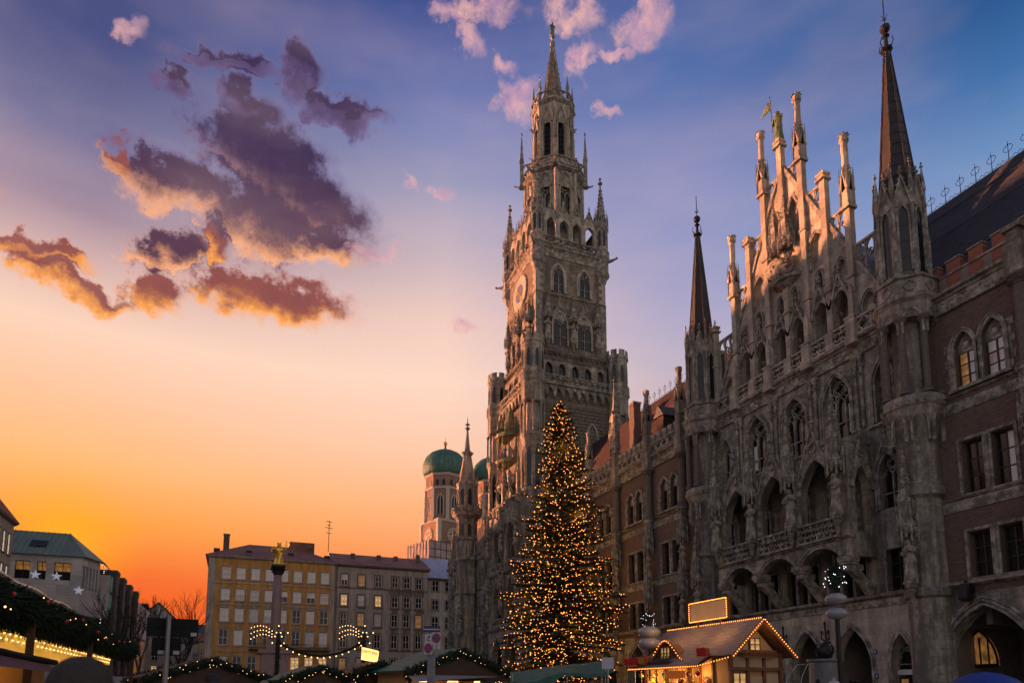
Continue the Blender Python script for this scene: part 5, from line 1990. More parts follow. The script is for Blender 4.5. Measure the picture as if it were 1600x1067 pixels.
# --- left: modern store with green metal roof
ST = thing('department_store', 'grey stone-clad modern store with green metal roof at the left', 'building', (-20.5, 121, 0), PI)
sx_ = [(2.7, 1.55), (5.3, 1.0), (8.3, 1.9)]      # local X to the camera's left
hs = [rect(x - w_ / 2 , x + w_ / 2, 18.3, 21.0) for x, w_ in ((4.2, 2.2), (6.9, 1.2), (9.3, 1.9))]
mb = MB()
mb.wall([(1.6, 13.2), (1.6, 22.0), (12.0, 22.0), (12.0, 13.2)], hs, 0, 0.5)
st = len(mb.v)
L_ = 4.6
mb.wall([(0, 13.2), (0, 22.0), (L_, 22.0), (L_, 13.2)], [rect(0.4 + i * 0.85, 0.95 + i * 0.85, 17.2, 20.7) for i in range(5)], 0, 0.5)
ang = math.atan2(-(4.2), 1.7)
mb.transform(Matrix.Translation((-0.05, -4.25, 0)) @ Matrix.Rotation(math.atan2(4.25, 1.65), 4, 'Z'), st)
mb.box(1.7, 12, -30, -0.52, 13.2, 21.9)
mb.box(-1.4, 12, -62, -5.0, 13.2, 20.2)
mb.box(2.2, 12, -60, -1.0, 0, 13.2)
mb.build('wall', CONC, ST)
for (x, w_), m in zip(((4.2, 2.2), (6.9, 1.2), (9.3, 1.9)), (LITDIM, LITDIM, LITDIM)):
    casement(ST, x, 18.3, w_, 2.7, -0.35, 2, 2, IRON, [GLASS, GLASS, m, m], fw=0.08)
mb = MB()
mb.add([(1.0, 0.5, 22.0), (12.6, 0.5, 22.0), (12.6, -8, 22.0), (12.6, -5.5, 26.6), (4.6, -5.5, 26.6), (-0.7, -4.6, 22.0), (-0.9, -30, 20.5), (4.6, -30, 26.4)],
       [(0, 1, 3, 4), (0, 4, 5), (5, 4, 7, 6), (0, 5, 2, 1)])
mb.build('roof', STGREEN, ST)
for k in range(15):
    mb = MB()
    x = 1.6 + k * 0.74
    mb.tube([(x, 0.45, 22.08), (max(x, 4.6) if x < 4.6 else x, -5.4, 26.66)], 0.05, 4)
    mb.build('roof_seam', STGREEN, ST)
mb = MB()
mb.add([(6.8, -1.2, 23.45), (9.0, -1.2, 23.45), (9.0, -2.6, 24.6), (6.8, -2.6, 24.6)], [(0, 1, 2, 3)])
mb.transform(Matrix.Translation((0, 0.12, 0.1)))
mb.build('skylight', GLASS, ST)
TEAL = mat('teal_glass', (0.05, 0.13, 0.11), 0.1, spec=0.8, emit=(0.25, 0.6, 0.45), estr=0.03)
bz = MB()
bz.box(-0.6, 2.2, -1.5, 1.5, 4.5, 21.0)
bz.box(-0.7, 2.3, -1.6, 1.6, 20.6, 21.2)
BAY = bz.mesh('bay', mat('dark_metal_cladding', (0.06, 0.055, 0.05), 0.8, noise=1, var=0.2))
pz = MB()
pz.box(-0.9, 0.9, -0.02, 0.02, 0, 2.4)
PZ = pz.mesh('pane', GLASS)
PZT = pz.mesh('pane', TEAL)
for k, y in enumerate((-7.5, -15.5, -24, -33)):
    o = link('bay', BAY, ST, (-1.6, y, 0))
    for q in range(5):
        link('pane', PZT if (k == 0 and q > 2) else PZ, o, (0.8, 1.53, 6 + q * 2.9))
# icicle light strings down the bays
BULBW = mat('cool_led', (1, 1, 1), 0.5, emit=(0.85, 0.88, 1.0), estr=1.4)
BULBY = mat('warm_bulb', (1, 0.8, 0.5), 0.5, emit=(1.0, 0.50, 0.18), estr=2.0)
BULBO = mat('amber_bulb', (1, 0.6, 0.2), 0.5, emit=(1.0, 0.30, 0.05), estr=1.9)
mb = MB()
for k, y in enumerate((-5.7, -13.6, -22.2, -31.2)):
    for q in range(34):
        mb.lump(-0.4 - 0.05 * k, y + 0.05, 21.0 - q * 0.42 + random.uniform(-.1, .1), 0.06)
tag(mb.build('icicle_lights', BULBW, ST), kind='stuff')


def star_mesh(r=1.3, r0=0.5):
    mb = MB()
    pts = [((r if k % 2 == 0 else r0) * math.sin(k * PI / 5), (r if k % 2 == 0 else r0) * math.cos(k * PI / 5)) for k in range(10)]
    mb.bar(pts, 0.07, -0.04, 0.04, True)
    mb.bar([(p[0] * .6, p[1] * .6) for p in pts], 0.05, -0.04, 0.04, True)
    for k in range(10):
        mb.tube([(0, 0, 0), (pts[k][0], 0, pts[k][1])], 0.02, 3)
    return mb


STAR = star_mesh(0.68, 0.27).mesh('star_light', mat('lit_star_tube', (0.8, 0.8, 0.85), 0.4, emit=(0.75, 0.78, 1.0), estr=0.11))
for x, z, lab in ((-28.0, 18.9, 'white outline star light under the left store window'), (-25.3, 18.8, 'white outline star light under the right store window'), (-22.3, 16.8, 'white outline star light at the store corner'), (-31.0, 16.8, 'white outline star light half hidden beside the beige house')):
    tag(link('star_light', STAR, None, (x, 120.6, z), 0.2), lab, 'star light', 'star lights on the store')

# beige house at the frame's left edge, its unseen roof raised, and unseen blocks added, to shade the town hall
LITW = mat('white_lit_blind', (0.5, 0.48, 0.42), 0.5, emit=(1.0, 0.86, 0.62), estr=0.26)
lf = house('town_house', 'beige town house with lit white windows at the left edge', (-26.4, 71, 0), -PI / 2, 62, 15, 22.6, [-29.6 + 2.0 * k for k in range(8)], [(5.5, 8), (10.0, 12.6), (14.4, 17.0), (18.4, 21.0)], 1.1, BEIGE, BROWNP, REDTILE, 33.0,
           lambda i, j: LITW, 0.1, hip=False)
house('town_house', 'unseen plain beige house added along the south side to block sky light', (-26.2, 12, 0), -PI / 2, 55, 14, 16, [-20 + 4 * k for k in range(11)], [(6, 8.5), (10.5, 13)], 1.3, CREAM, BROWNP, REDTILE, 20, lambda i, j: GLASS, 0.1, hip=False)  # unseen house, added to limit sky light on the lower front
house('town_house', 'unseen tall block added behind the south side to stop the low sun', (-42, 132, 0), -PI / 2, 44, 16, 25, [-12 + 6 * k for k in range(5)], [(6, 8.5), (12, 14.5), (18, 20.5)], 1.3, GREYP, BROWNP, SLATE, 30, lambda i, j: GLASS, 0.1, hip=False)  # unseen block, added to stop sun coming through the gap
house('town_house', 'unseen long block added behind the ochre house to cast shade', (17, 150, 0), PI, 40, 14, 24, [-18 + 6 * k for k in range(7)], [(6, 8.5), (12, 14.5), (18, 20.5)], 1.3, CREAM, BROWNP, SLATE, 29, lambda i, j: GLASS, 0.1, hip=False)  # hidden block, added to throw shade towards the hall
# --- end of the street
r4 = [(3.2, 4.8), (6.0, 7.8), (9.2, 11.0), (12.4, 14.0)]
stw = [(0.4, LIT), (0.3, LITDIM), (0.3, GLASS)]
rr = random.Random(4)
e1 = house('street_house', 'grey steep-gabled house behind the bare trees down the street', (-18.0, 190, 0), PI, 9.5, 14, 18.6, [-3, 0, 3], r4, 1.4, GREYP, BROWNP, SLATE, 18.9, lambda i, j: pick(rr, stw), 0.1, hip=False)
mb = MB()
mb.prism([(-4.9, 18.6), (-0.2, 23.2), (4.9, 18.6)], -9, 0.02)
mb.build('gable', WHITEP, e1)
mb = MB()
mb.bar([(-5.2, 18.4), (-0.2, 23.4), (5.2, 18.4)], 0.4, -9.5, 0.4)
mb.build('gable_roof', SLATE, e1)
house('street_house', 'white plastered house with small lit windows closing the street', (-10.6, 192, 0), PI, 5.6, 12, 13.8, [-1.6, 1.4], r4[:3], 1.3, WHITEP, BROWNP, SLATE, 19.0, lambda i, j: pick(rr, stw), 0.1, hip=False)
house('street_house', 'beige house half hidden behind the ochre house corner', (-6.2, 182, 0), PI, 3.6, 14, 13.6, [-0.9, 0.8], r4[:3], 1.0, BEIGE, BROWNP, REDTILE, 16.0, lambda i, j: pick(rr, stw), 0.1, hip=False)
house('street_house', 'dark-roofed house between the store bays and the gabled house', (-23.5, 186, 0), PI, 7, 14, 20.0, [-2, 1], r4, 1.3, CREAM, BROWNP, SLATE, 23.4, lambda i, j: pick(rr, stw), 0.1, hip=True)

# ------------------------------------------------------------------ twin-domed brick church
CH = thing('church', 'distant brick church with twin towers under green onion domes', 'church', (75.4, 258.6, 0), R(15))
CBR = mat('church_brick', (0.30, 0.185, 0.125), 0.9, noise=0.5, var=0.18, joints=(0.5, 0.2, 0.02), soot=0.3)
CST = mat('church_stone_band', (0.42, 0.36, 0.29), 0.9, noise=0.5, var=0.12)


def church_tower(x, y, clock):
    mb = MB()
    r = 8.0
    # square shaft turning octagonal
    mb.box(-6.9, 6.9, -6.9, 6.9, 0, 66)
    mb.lathe([(7.6, 66), (7.6, 84.5)], 8, rot=PI / 8)
    o = mb.build('tower', CBR, CH, (x, y, 0))
    mb = MB()
    for z in (48.5, 65.6):
        mb.box(-7.1, 7.1, -7.1, 7.1, z, z + 0.8)
    mb.lathe([(7.9, 78.6), (8.0, 79.4)], 8, rot=PI / 8)
    mb.lathe([(7.8, 84.0), (8.1, 84.9)], 8, rot=PI / 8)
    for k in range(8):
        t = k * PI / 4 + PI / 8
        mb.lathe([(0.9, 66), (0.9, 78.6)], 4, (7.4 * math.cos(t), 7.4 * math.sin(t), 0), t + PI / 4)
    for sx_ in (-1, 1):
        for sy_ in (-1, 1):
            mb.box(sx_ * 6.4 - 0.8, sx_ * 6.4 + 0.8, sy_ * 6.4 - 0.8, sy_ * 6.4 + 0.8, 20, 65.6)
    mb.build('stone_bands', CST, o)
    ap = 7.6 * math.cos(PI / 8)
    for k in range(8):
        for dx in (-1.3, 1.3):
            wm = MB()
            wm.prism(seg(dx, 81.6, 1.2, 82.3, 4) + [(dx + 0.6, 80.0), (dx - 0.6, 80.0)], ap - 0.1, ap + 0.05)
            wm.build('belfry_window', IRON, o, (0, 0, 0), k * PI / 4)
        wm = MB()
        wm.prism(arch(0, 68.5, 73.5, 2.4, 76.5), ap - 0.1, ap + 0.05)
        w_ = wm.build('louvred_window', IRON, o, (0, 0, 0), k * PI / 4)
        tm = MB()
        tm.bar([(0, 68.5), (0, 76.3)], 0.25, ap + 0.05, ap + 0.2)
        moulding(tm, arch(0, 68.5, 73.5, 2.4, 76.5), [(0.1, 0.35, 0.25)], ap)
        tm.build('window_surround', CST, w_)
    d = MB()
    prof = [(8.1, 84.9), (8.7, 86.2), (8.9, 88.0), (8.6, 90.2), (7.6, 92.4), (5.8, 94.2), (3.4, 95.4), (1.0, 96.1), (0.5, 96.6), (0.35, 98.0)]
    d.lathe(prof, 32)
    for k in range(32):
        t = 2 * PI * k / 32
        d.tube([(rr_ * 1.005 * math.cos(t), rr_ * 1.005 * math.sin(t), z) for rr_, z in prof[:8]], 0.09, 3, caps=False)
    dome = d.build('dome', VERDI, o, smooth=True)
    b = MB()
    b.ball((0, 0, 98.7), 0.85)
    b.tube([(0, 0, 99.4), (0, 0, 101.2)], 0.12, 4)
    b.build('dome_ball', GOLD, dome)
    for ang in (PI / 2, PI):
        if not clock:
            continue
        c_ = MB()
        c_.lathe([(2.9, 0), (2.9, 0.25)], 28)
        c_.lathe([(1.6, 0.25), (1.6, 0.3)], 20, mi=1)
        for k in range(12):
            s_ = len(c_.v)
            c_.box(-0.16, 0.16, 1.9, 2.6, 0.25, 0.32, 1)
            c_.transform(Matrix.Rotation(k * PI / 6, 4, 'Z'), s_)
        for t, L_ in ((2.0, 2.5), (-1.2, 1.7)):
            s_ = len(c_.v)
            c_.box(-0.13, 0.13, -0.3, L_, 0.32, 0.4, 2)
            c_.transform(Matrix.Rotation(t, 4, 'Z'), s_)
        c_.transform(Matrix.Translation((0, 7.0, 60.5)) @ Matrix.Rotation(-PI / 2, 4, 'X'))
        c_.build('clock_face', [CST, IRON, GOLD], o, (0, 0, 0), ang)
    return o


ta = church_tower(0, 0, True)
church_tower(20.8, -4.5, True)
mb = MB()
mb.box(-8.5, 32, 9, 60, 0, 40)
mb.prism([(-8.5, 40), (11.7, 62), (32, 40)], 9, 60)
mb.build('nave', CBR, CH)
CH.scale = (1, 1, 1.02)
# sheeted scaffold round the foot of the nearer tower
SHEET = mat('scaffold_sheeting', (0.34, 0.28, 0.26), 0.9, noise=0.4, var=0.15, joints=(2.6, 2.0, 0.06), bump=0.3, bscale=2)
mb = MB()
mb.box(-11.5, 8.6, -8.4, 8.4, 20, 57.0)
o = mb.build('scaffold_sheeting', SHEET, CH)
mb = MB()
for x in range(9):
    mb.tube([(-11.6 + x * 2.52, -8.5, 20), (-11.6 + x * 2.52, -8.5, 57.6)], 0.12, 4)
for y in range(8):
    mb.tube([(-11.6, -8.5 + y * 2.4, 20), (-11.6, -8.5 + y * 2.4, 57.6)], 0.12, 4)
for z in range(5):
    mb.tube([(-11.7, -8.55, 56.9 - z * 3), (8.7, -8.55, 56.9 - z * 3)], 0.1, 4)
mb.build('scaffold_poles', IRON, o)

# ------------------------------------------------------------------ the lit fir tree
FIR = thing('christmas_tree', 'huge fir tree strung with hundreds of warm lights before the town hall', 'tree', (27.0, 54.9, 0))
NEEDLE = mat('fir_needles', (0.07, 0.066, 0.03), 0.85, noise=1.2, var=0.5, spec=0.2)
BARK = mat('bark', (0.035, 0.028, 0.023), 0.95, noise=4, var=0.4, bump=0.6, bscale=10)
rnd = random.Random(3)
mb = MB()
mb.lathe([(0.42, 0), (0.36, 4), (0.22, 14), (0.05, 28.0)], 10)
mb.build('trunk', BARK, FIR)
cr = MB()
br = MB()
tips = []


def twig(p, d, L_, wd):
    """a flat spray: two crossed blades"""
    d = d.normalized()
    s = d.cross(Vector((0, 0, 1)))
    if s.length < 0.05:
        s = Vector((1, 0, 0))
    s.normalize()
    u = s.cross(d)
    for ax in (s, (u + s * 0.3).normalized()):
        a_ = p + d * L_ * 0.35 + ax * wd
        b_ = p + d * L_ * 0.35 - ax * wd
        c_ = p + d * L_
        cr.add([tuple(p), tuple(a_), tuple(c_), tuple(b_)], [(0, 1, 2, 3)])


H_T = 28.2
z = 2.0
while z < 27.8:
    f = max(0.001, 1 - (z - 2.0) / (H_T - 2.0))
    Rz = min(5.0, 6.3 * f ** 0.78) + 0.12
    n = int(8 + 9 * f)
    off = rnd.uniform(0, 6)
    for k in range(n):
        t = off + 2 * PI * k / n + rnd.uniform(-0.25, 0.25)
        L_ = Rz * rnd.choice((rnd.uniform(0.5, 0.9), rnd.uniform(0.8, 1.08), rnd.uniform(0.95, 1.24)))
        if rnd.random() < 0.12:
            continue
        droop = 0.10 + 0.30 * f
        p0 = Vector((0, 0, z + rnd.uniform(-.3, .3)))
        dirh = Vector((math.cos(t), math.sin(t), 0))
        prev = p0
        m = max(4, int(L_ / 0.30))
        pts = []
        for i in range(m + 1):
            u = i / m
            q = p0 + dirh * L_ * u + Vector((0, 0, L_ * (0.10 * u - droop * u * u + 0.16 * u ** 3)))
            pts.append(q)
        br.tube([tuple(q) for q in pts[::2] + [pts[-1]]], [max(0.012, 0.06 * (1 - i / (len(pts[::2])))) for i in range(len(pts[::2]) + 1)], 3, caps=False)
        for i in range(1, m + 1):
            u = i / m
            if u < 0.18:
                continue
            d = (pts[i] - pts[i - 1]).normalized()
            sd_ = d.cross(Vector((0, 0, 1))).normalized()
            sl = (0.35 + 0.5 * (1 - u)) * min(1.0, 0.45 + L_ * 0.16)
            for sg in (-1, 1):
                for rep in range(2):
                    dd = (d * rnd.uniform(.5, .9) + sd_ * sg * rnd.uniform(.5, 1) + Vector((0, 0, rnd.uniform(-.45, .2))))
                    twig(pts[i], dd, sl * rnd.uniform(0.7, 1.3), 0.07)
            twig(pts[i], d + Vector((0, 0, rnd.uniform(-.5, .3))), 0.5, 0.08)
            if rnd.random() < 0.85 and u > 0.25:
                tips.append(pts[i] + sd_ * rnd.uniform(-.4, .4) + Vector((0, 0, rnd.uniform(-.1, .25))))
        if rnd.random() < 0.75:
            tips.append(pts[-1] + Vector((rnd.uniform(-.1, .1), rnd.uniform(-.1, .1), 0.08)))
    z += 0.38 + 0.22 * f + rnd.uniform(-0.1, 0.14)
br.build('branches', BARK, FIR)
tag(cr.build('crown', NEEDLE, FIR), kind='stuff')
lm = MB()
rnd.shuffle(tips)
for p in tips[:5600]:
    s = rnd.choice((0.022, 0.032, 0.04, 0.048, 0.062))
    lm.lump(p.x, p.y, p.z, s)
for k in range(40):
    t = rnd.uniform(0, 2 * PI)
    zz = rnd.uniform(26, 28.4)
    lm.lump(0.12 * math.cos(t) * (29 - zz), 0.12 * math.sin(t) * (29 - zz), zz, 0.05)
tag(lm.build('string_lights', BULBT if 'BULBT' in globals() else mat('tree_bulb', (1, 0.7, 0.4), 0.5, emit=(1.0, 0.31, 0.06), estr=1.7), FIR), kind='stuff')


for k in range(18):
    zz = 3.0 + 1.25 * k
    t = 2.4 * k + 3.6
    rr_ = min(5.0, 6.3 * max(0.05, 1 - zz / 28.5) ** 0.78) * 0.72
    l_ = bpy.data.lights.new('bulb_light', 'POINT')
    l_.energy = 45
    l_.color = (1.0, 0.48, 0.14)
    l_.shadow_soft_size = 0.5
    o = link('bulb_light', l_, FIR, (rr_ * math.cos(t), rr_ * math.sin(t), zz))
# ------------------------------------------------------------------ bare trees by the street
def bare_tree(name, label, loc, h, seed):
    T = thing(name, label, 'tree', loc, 0, 'bare trees by the street')
    rnd = random.Random(seed)
    tm, cm = MB(), MB()

    def grow(p, d, L_, r, lvl):
        pts = [p]
        q = p
        dd = d.copy()
        for i in range(3):
            dd = (dd + Vector((rnd.uniform(-.18, .18), rnd.uniform(-.18, .18), rnd.uniform(-.02, .12)))).normalized()
            q = q + dd * L_ / 3
            pts.append(q)
        (tm if lvl < 1 else cm).tube([tuple(a_) for a_ in pts], [r, r * .88, r * .76, r * .62], 6 if lvl < 2 else 4, caps=False)
        if lvl >= 6:
            return
        for k in range(3 if lvl < 3 else rnd.choice((2, 3))):
            nd = (dd + Vector((rnd.uniform(-1, 1), rnd.uniform(-1, 1), rnd.uniform(-.2, .6))) * (0.62 if lvl else 0.7)).normalized()
            grow(pts[-1] if k else pts[2], nd, L_ * rnd.uniform(.62, .82), r * rnd.uniform(.5, .66), lvl + 1)

    grow(Vector((0, 0, 0)), Vector((0, 0, 1)), h * 0.30, h * 0.022, 0)
    tm.build('trunk', BARK, T)
    cm.build('crown', BARK, T)


bare_tree('bare_tree', 'leafless street tree, the nearer and darker of the two, left of the sign post', (-5.6, 45, 0), 8.6, 2)
bare_tree('bare_tree', 'leafless street tree just behind the traffic sign post', (-4.4, 58, 0), 10.4, 9)

# ------------------------------------------------------------------ golden column
MC = tag(thing('marian_column', 'pinkish marble column topped by a gilded madonna in front of the ochre house', 'monument', (2.8, 53.9, 0)), kind='thing')
PINKM = mat('red_grey_marble', (0.24, 0.165, 0.15), 0.5, noise=1.5, var=0.25, bump=0.1)
DKBR = mat('black_bronze', (0.02, 0.022, 0.022), 0.45, metal=0.5, noise=4, var=0.3)
mb = MB()
mb.cbox(0, 0, 0, 4.2, 4.2, 1.0)
mb.cbox(0, 0, 1.0, 3.4, 3.4, 0.5)
mb.cbox(0, 0, 1.5, 1.9, 1.9, 2.9)
mb.cbox(0, 0, 4.4, 2.3, 2.3, 0.3)
mb.cbox(0, 0, 4.7, 1.3, 1.3, 0.75)
mb.build('pedestal', PINKM, MC)
mb = MB()
mb.lathe([(0.5, 5.45), (0.52, 5.6), (0.4, 5.75), (0.37, 6.0), (0.345, 8.5), (0.3, 10.3)], 20)
mb.build('shaft', PINKM, MC, smooth=True)
mb = MB()
mb.lathe([(0.32, 10.3), (0.36, 10.4), (0.34, 10.5), (0.48, 10.85), (0.5, 10.9)], 12)
for k in range(8):
    t = k * PI / 4
    mb.lump(0.46 * math.cos(t), 0.46 * math.sin(t), 10.75, 0.12)
    mb.lump(0.40 * math.cos(t + .4), 0.40 * math.sin(t + .4), 10.55, 0.09)
mb.cbox(0, 0, 10.9, 1.0, 1.0, 0.14)
mb.build('capital', DKBR, MC)
mb = MB()
figure_mb(mb, 1.62, seed=8)
mb.tube([(0.22, 0.0, 1.05), (0.36, 0.05, 1.0), (0.4, 0.05, 1.25)], [0.09, 0.08, 0.05], 6)
mb.ball((0.3, 0.14, 1.32), 0.09, 8, 6)
mb.lathe([(0.12, 1.12), (0.13, 1.2), (0.1, 1.3)], 8, (0.28, 0.1, 0))
mb.tube([(-0.2, 0.05, 1.15), (-0.36, 0.1, 1.2), (-0.38, 0.12, 1.9)], [0.06, 0.04, 0.02], 5)
for k in range(6):
    t = k * PI / 3
    mb.lump(0.09 * math.cos(t), 0.02 + 0.09 * math.sin(t), 1.66, 0.035, 0.08)
mb.tube([(-0.48, 0.0, 0.34), (-0.40, 0.1, 0.12), (-0.2, 0.16, 0.0), (0, 0.18, -0.03), (0.2, 0.16, 0.0), (0.40, 0.1, 0.12), (0.48, 0, 0.34)], [0.01, 0.05, 0.07, 0.08, 0.07, 0.05, 0.01], 6)
gm_o = mb.build('gilded_madonna', GOLD, MC, (0, 0, 11.06), PI)
gm_o.scale = (1.35, 1.25, 1.0)

# ------------------------------------------------------------------ evergreen dressing
GARL = mat('evergreen_garland', (0.02, 0.033, 0.018), 0.85, noise=3, var=0.5, spec=0.2)
REDB = mat('red_bauble', (0.45, 0.02, 0.025), 0.25, spec=0.6)
CANV = mat('green_canvas', (0.015, 0.10, 0.068), 0.6, noise=1.5, var=0.35, bump=0.4, bscale=3)
WOODD = mat('dark_stained_wood', (0.055, 0.032, 0.02), 0.7, noise=3, var=0.3, bump=0.3, bscale=8)
WOODW = mat('brown_timber', (0.15, 0.065, 0.03), 0.65, noise=3, var=0.3, bump=0.3, bscale=8)
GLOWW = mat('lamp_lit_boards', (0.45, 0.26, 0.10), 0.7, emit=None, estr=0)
LAMP = mat('lit_lampshade', (0.9, 0.75, 0.5), 0.6, emit=(1.0, 0.62, 0.22), estr=1.0)
PLANK = mat('grey_roof_boards', (0.22, 0.165, 0.145), 0.85, noise=2, var=0.35, bump=0.5, bscale=7)
CREAMB = mat('cream_board', (0.44, 0.32, 0.205), 0.7, noise=1.5, var=0.1)
GREYC = mat('grey_tarpaulin', (0.30, 0.29, 0.27), 0.6, noise=1.2, var=0.2, bump=0.3, bscale=3)


def garland(path, rad, per_m=60, parent=None, seed=1, sag=0.0, name='garland'):
    """bundle of short sprays along a path"""
    rnd = random.Random(seed)
    mb = MB()
    pts = [Vector(p) for p in path]
    mb.tube([tuple(p) for p in pts], rad * 0.55, 6)
    for a_, b_ in zip(pts[:-1], pts[1:]):
        n = int((b_ - a_).length * per_m * 2.6)
        for i in range(n):
            p = a_.lerp(b_, rnd.random())
            d = Vector((rnd.gauss(0, 1), rnd.gauss(0, 1), rnd.gauss(-.3, 1))).normalized()
            s = d.cross(Vector((rnd.gauss(0, 1), rnd.gauss(0, 1), rnd.gauss(0, 1)))).normalized() * (0.012 + rad * 0.035)
            q = p + d * rad * 0.4
            e_ = p + d * rad * rnd.uniform(0.8, 1.35)
            mb.add([tuple(q - s), tuple(q + s), tuple(e_ + s * .4), tuple(e_ - s * .4)], [(0, 1, 2, 3)])
    return tag(mb.build(name, GARL, parent), kind='stuff')


def bulbs(path, step, r, m, parent=None, jit=0.0, seed=1, name='string_lights', out=0.0):
    rnd = random.Random(seed)
    mb = MB()
    pts = [Vector(p) for p in path]
    for a_, b_ in zip(pts[:-1], pts[1:]):
        n = max(1, int((b_ - a_).length / step))
        for i in range(n):
            p = a_.lerp(b_, (i + .5) / n) + Vector((rnd.uniform(-jit, jit), rnd.uniform(-jit, jit) , rnd.uniform(-jit, jit)))
            mb.lump(p.x, p.y, p.z, r)
    return tag(mb.build(name, m, parent), kind='stuff')


BULBD = mat('small_warm_bulb', (1, 0.8, 0.5), 0.5, emit=(1.0, 0.50, 0.18), estr=1.8)


def glow(parent, loc, watt, r=0.12):
    l_ = bpy.data.lights.new('bulb_light', 'POINT')
    l_.energy = watt
    l_.color = (1.0, 0.50, 0.16)
    l_.shadow_soft_size = r
    o = bpy.data.objects.new('bulb_light', l_)
    C.objects.link(o)
    o.parent = parent
    o.location = loc
    return o


def stall(name, label, loc, rotz, wd, dp, h, ridge, m_roof, lit=True, seed=1, garl=True, group='market stalls', lamps=0, back=None):
    """booth: local X along the front, +Y towards the shoppers, gabled roof along X or Y"""
    S = thing(name, label, 'stall', loc, rotz, group)
    mb = MB()
    mb.box(-wd / 2, wd / 2, -dp, -dp + 0.06, 0, h)
    mb.box(-wd / 2, -wd / 2 + 0.06, -dp + 0.06, -0.4, 0, h)
    mb.box(wd / 2 - 0.06, wd / 2, -dp + 0.06, -0.4, 0, h)
    mb.box(-wd / 2, wd / 2, -0.4, -0.34, 0, 0.95)
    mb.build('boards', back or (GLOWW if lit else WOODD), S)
    mb = MB()
    mb.box(-wd / 2, wd / 2, -0.8, -0.1, 0.95, 1.02)
    mb.build('counter', WOODW, S)
    pm = MB()
    pm.box(-0.05, 0.05, -0.05, 0.05, 0, h)
    pme = pm.mesh('post', WOODD)
    for x in (-wd / 2, wd / 2):
        link('post', pme, S, (x, 0, 0))
    mb = MB()
    e = 0.35
    z = h
    t = 0.05
    mb.prism([(-wd / 2 - e, z - 0.15), (0, ridge), (wd / 2 + e, z - 0.15), (wd / 2 + e, z - 0.08), (0, ridge + 0.08), (-wd / 2 - e, z - 0.08)], -dp - e, e)
    mb.build('roof', m_roof, S)
    mb = MB()
    mb.prism([(-wd / 2 - e, z - 0.22), (0, ridge - 0.04), (wd / 2 + e, z - 0.22), (wd / 2 + e, z - 0.5), (-wd / 2 - e, z - 0.5)], e - 0.09, e - 0.05)
    mb.build('fascia', WOODD, S)
    if garl:
        garland([(-wd / 2 - e, e, z - 0.2), (0, e, ridge - 0.06), (wd / 2 + e, e, z - 0.2)], 0.24, 150, S, seed)
        bulbs([(-wd / 2 - e, e + 0.1, z - 0.25), (0, e + 0.1, ridge - 0.12), (wd / 2 + e, e + 0.1, z - 0.25)], 0.12, 0.016, BULBD, S, 0.16, seed)
    for k in range(lamps):
        x = -wd * 0.3 + k * wd * 0.3
        l_ = MB()
        l_.lathe([(0.26, 0), (0.2, 0.09), (0.05, 0.2), (0.03, 0.24)], 14)
        o = l_.build('lamp_shade', LAMP, S, (x, -0.35, h - 0.55))
        l_ = MB()
        l_.tube([(0, 0, 0.24), (0, 0, 0.5)], 0.012, 4)
        l_.build('cord', IRON, o)
    if lit:
        glow(S, (0, -dp * 0.45, h - 0.7), 14)
    return S


stall('market_stall', 'dark garlanded stall beneath the left corner of the ochre house', (-0.9, 32.6, 0), PI + 0.3, 4.6, 2.6, 2.35, 3.05, WOODD, True, 3)
stall('market_stall', 'low green-roofed stall with evergreen fringe right of the golden column', (3.5, 31.0, 0), PI + 0.2, 2.9, 2.4, 2.25, 2.75, CANV, True, 4)
e_ = stall('market_stall', 'small brown stall crowned by a glowing yellow sign', (6.1, 31.6, 0), PI + 0.25, 2.6, 2.2, 2.35, 2.95, WOODW, True, 5)
stall('market_stall', 'pale canvas-backed stall between the green-roofed stall and the yellow sign', (4.75, 33.5, 0), PI + 0.2, 2.4, 2.2, 2.2, 2.6, GREYC, False, 6, garl=True, back=WHITEP)
f_ = stall('market_stall', 'green-roofed stall with three glowing lampshades left of the fir tree', (9.0, 28.6, 0), PI + 0.25, 4.6, 3.0, 2.62, 3.45, CANV, True, 7, lamps=3)
stall('market_stall', 'dim stall behind the head in a dark hood', (-2.6, 36.5, 0), PI, 3.4, 2.4, 2.3, 2.9, GREYC, True, 8)

# glowing sign on the brown stall
SG = thing('stall_sign', 'glowing yellow sign with red lettering above the brown stall', 'sign', (5.83, 32.15, 2.95), PI + 0.38)
mb = MB()
mb.box(-0.42, 0.42, -0.05, 0.05, 0.12, 0.66)
b_ = mb.build('panel', mat('glowing_sign_panel', (0.9, 0.75, 0.3), 0.5, emit=(1.0, 0.70, 0.20), estr=0.5), SG)
b_.rotation_euler = (0, R(-8), 0)
bulbs([(-0.42, 0.06, 0.18), (-0.42, 0.06, 0.6), (0.42, 0.06, 0.74), (0.42, 0.06, 0.2), (-0.42, 0.06, 0.12)], 0.07, 0.022, BULBD, SG)
fc = bpy.data.curves.new('lettering', 'FONT')
fc.body = "CRET'T IPNE"
fc.size = 0.15
fc.align_x = 'CENTER'
fc.extrude = 0.004
fc.materials.append(REDB)
tmp_ = bpy.data.objects.new('lettering_curve', fc)
C.objects.link(tmp_)
bpy.context.view_layer.update()
lm_ = bpy.data.meshes.new_from_object(tmp_.evaluated_get(bpy.context.evaluated_depsgraph_get()))
bpy.data.objects.remove(tmp_)
lo_ = link('lettering', lm_)
lo_.parent = SG
lo_.location = (0, 0.06, 0.47)
lo_.rotation_euler = (PI / 2, R(8), PI)
garland([(-1.2, 0.5, 2.55), (0, 0.5, 2.85), (1.3, 0.5, 2.5)], 0.24, 160, e_, 11)

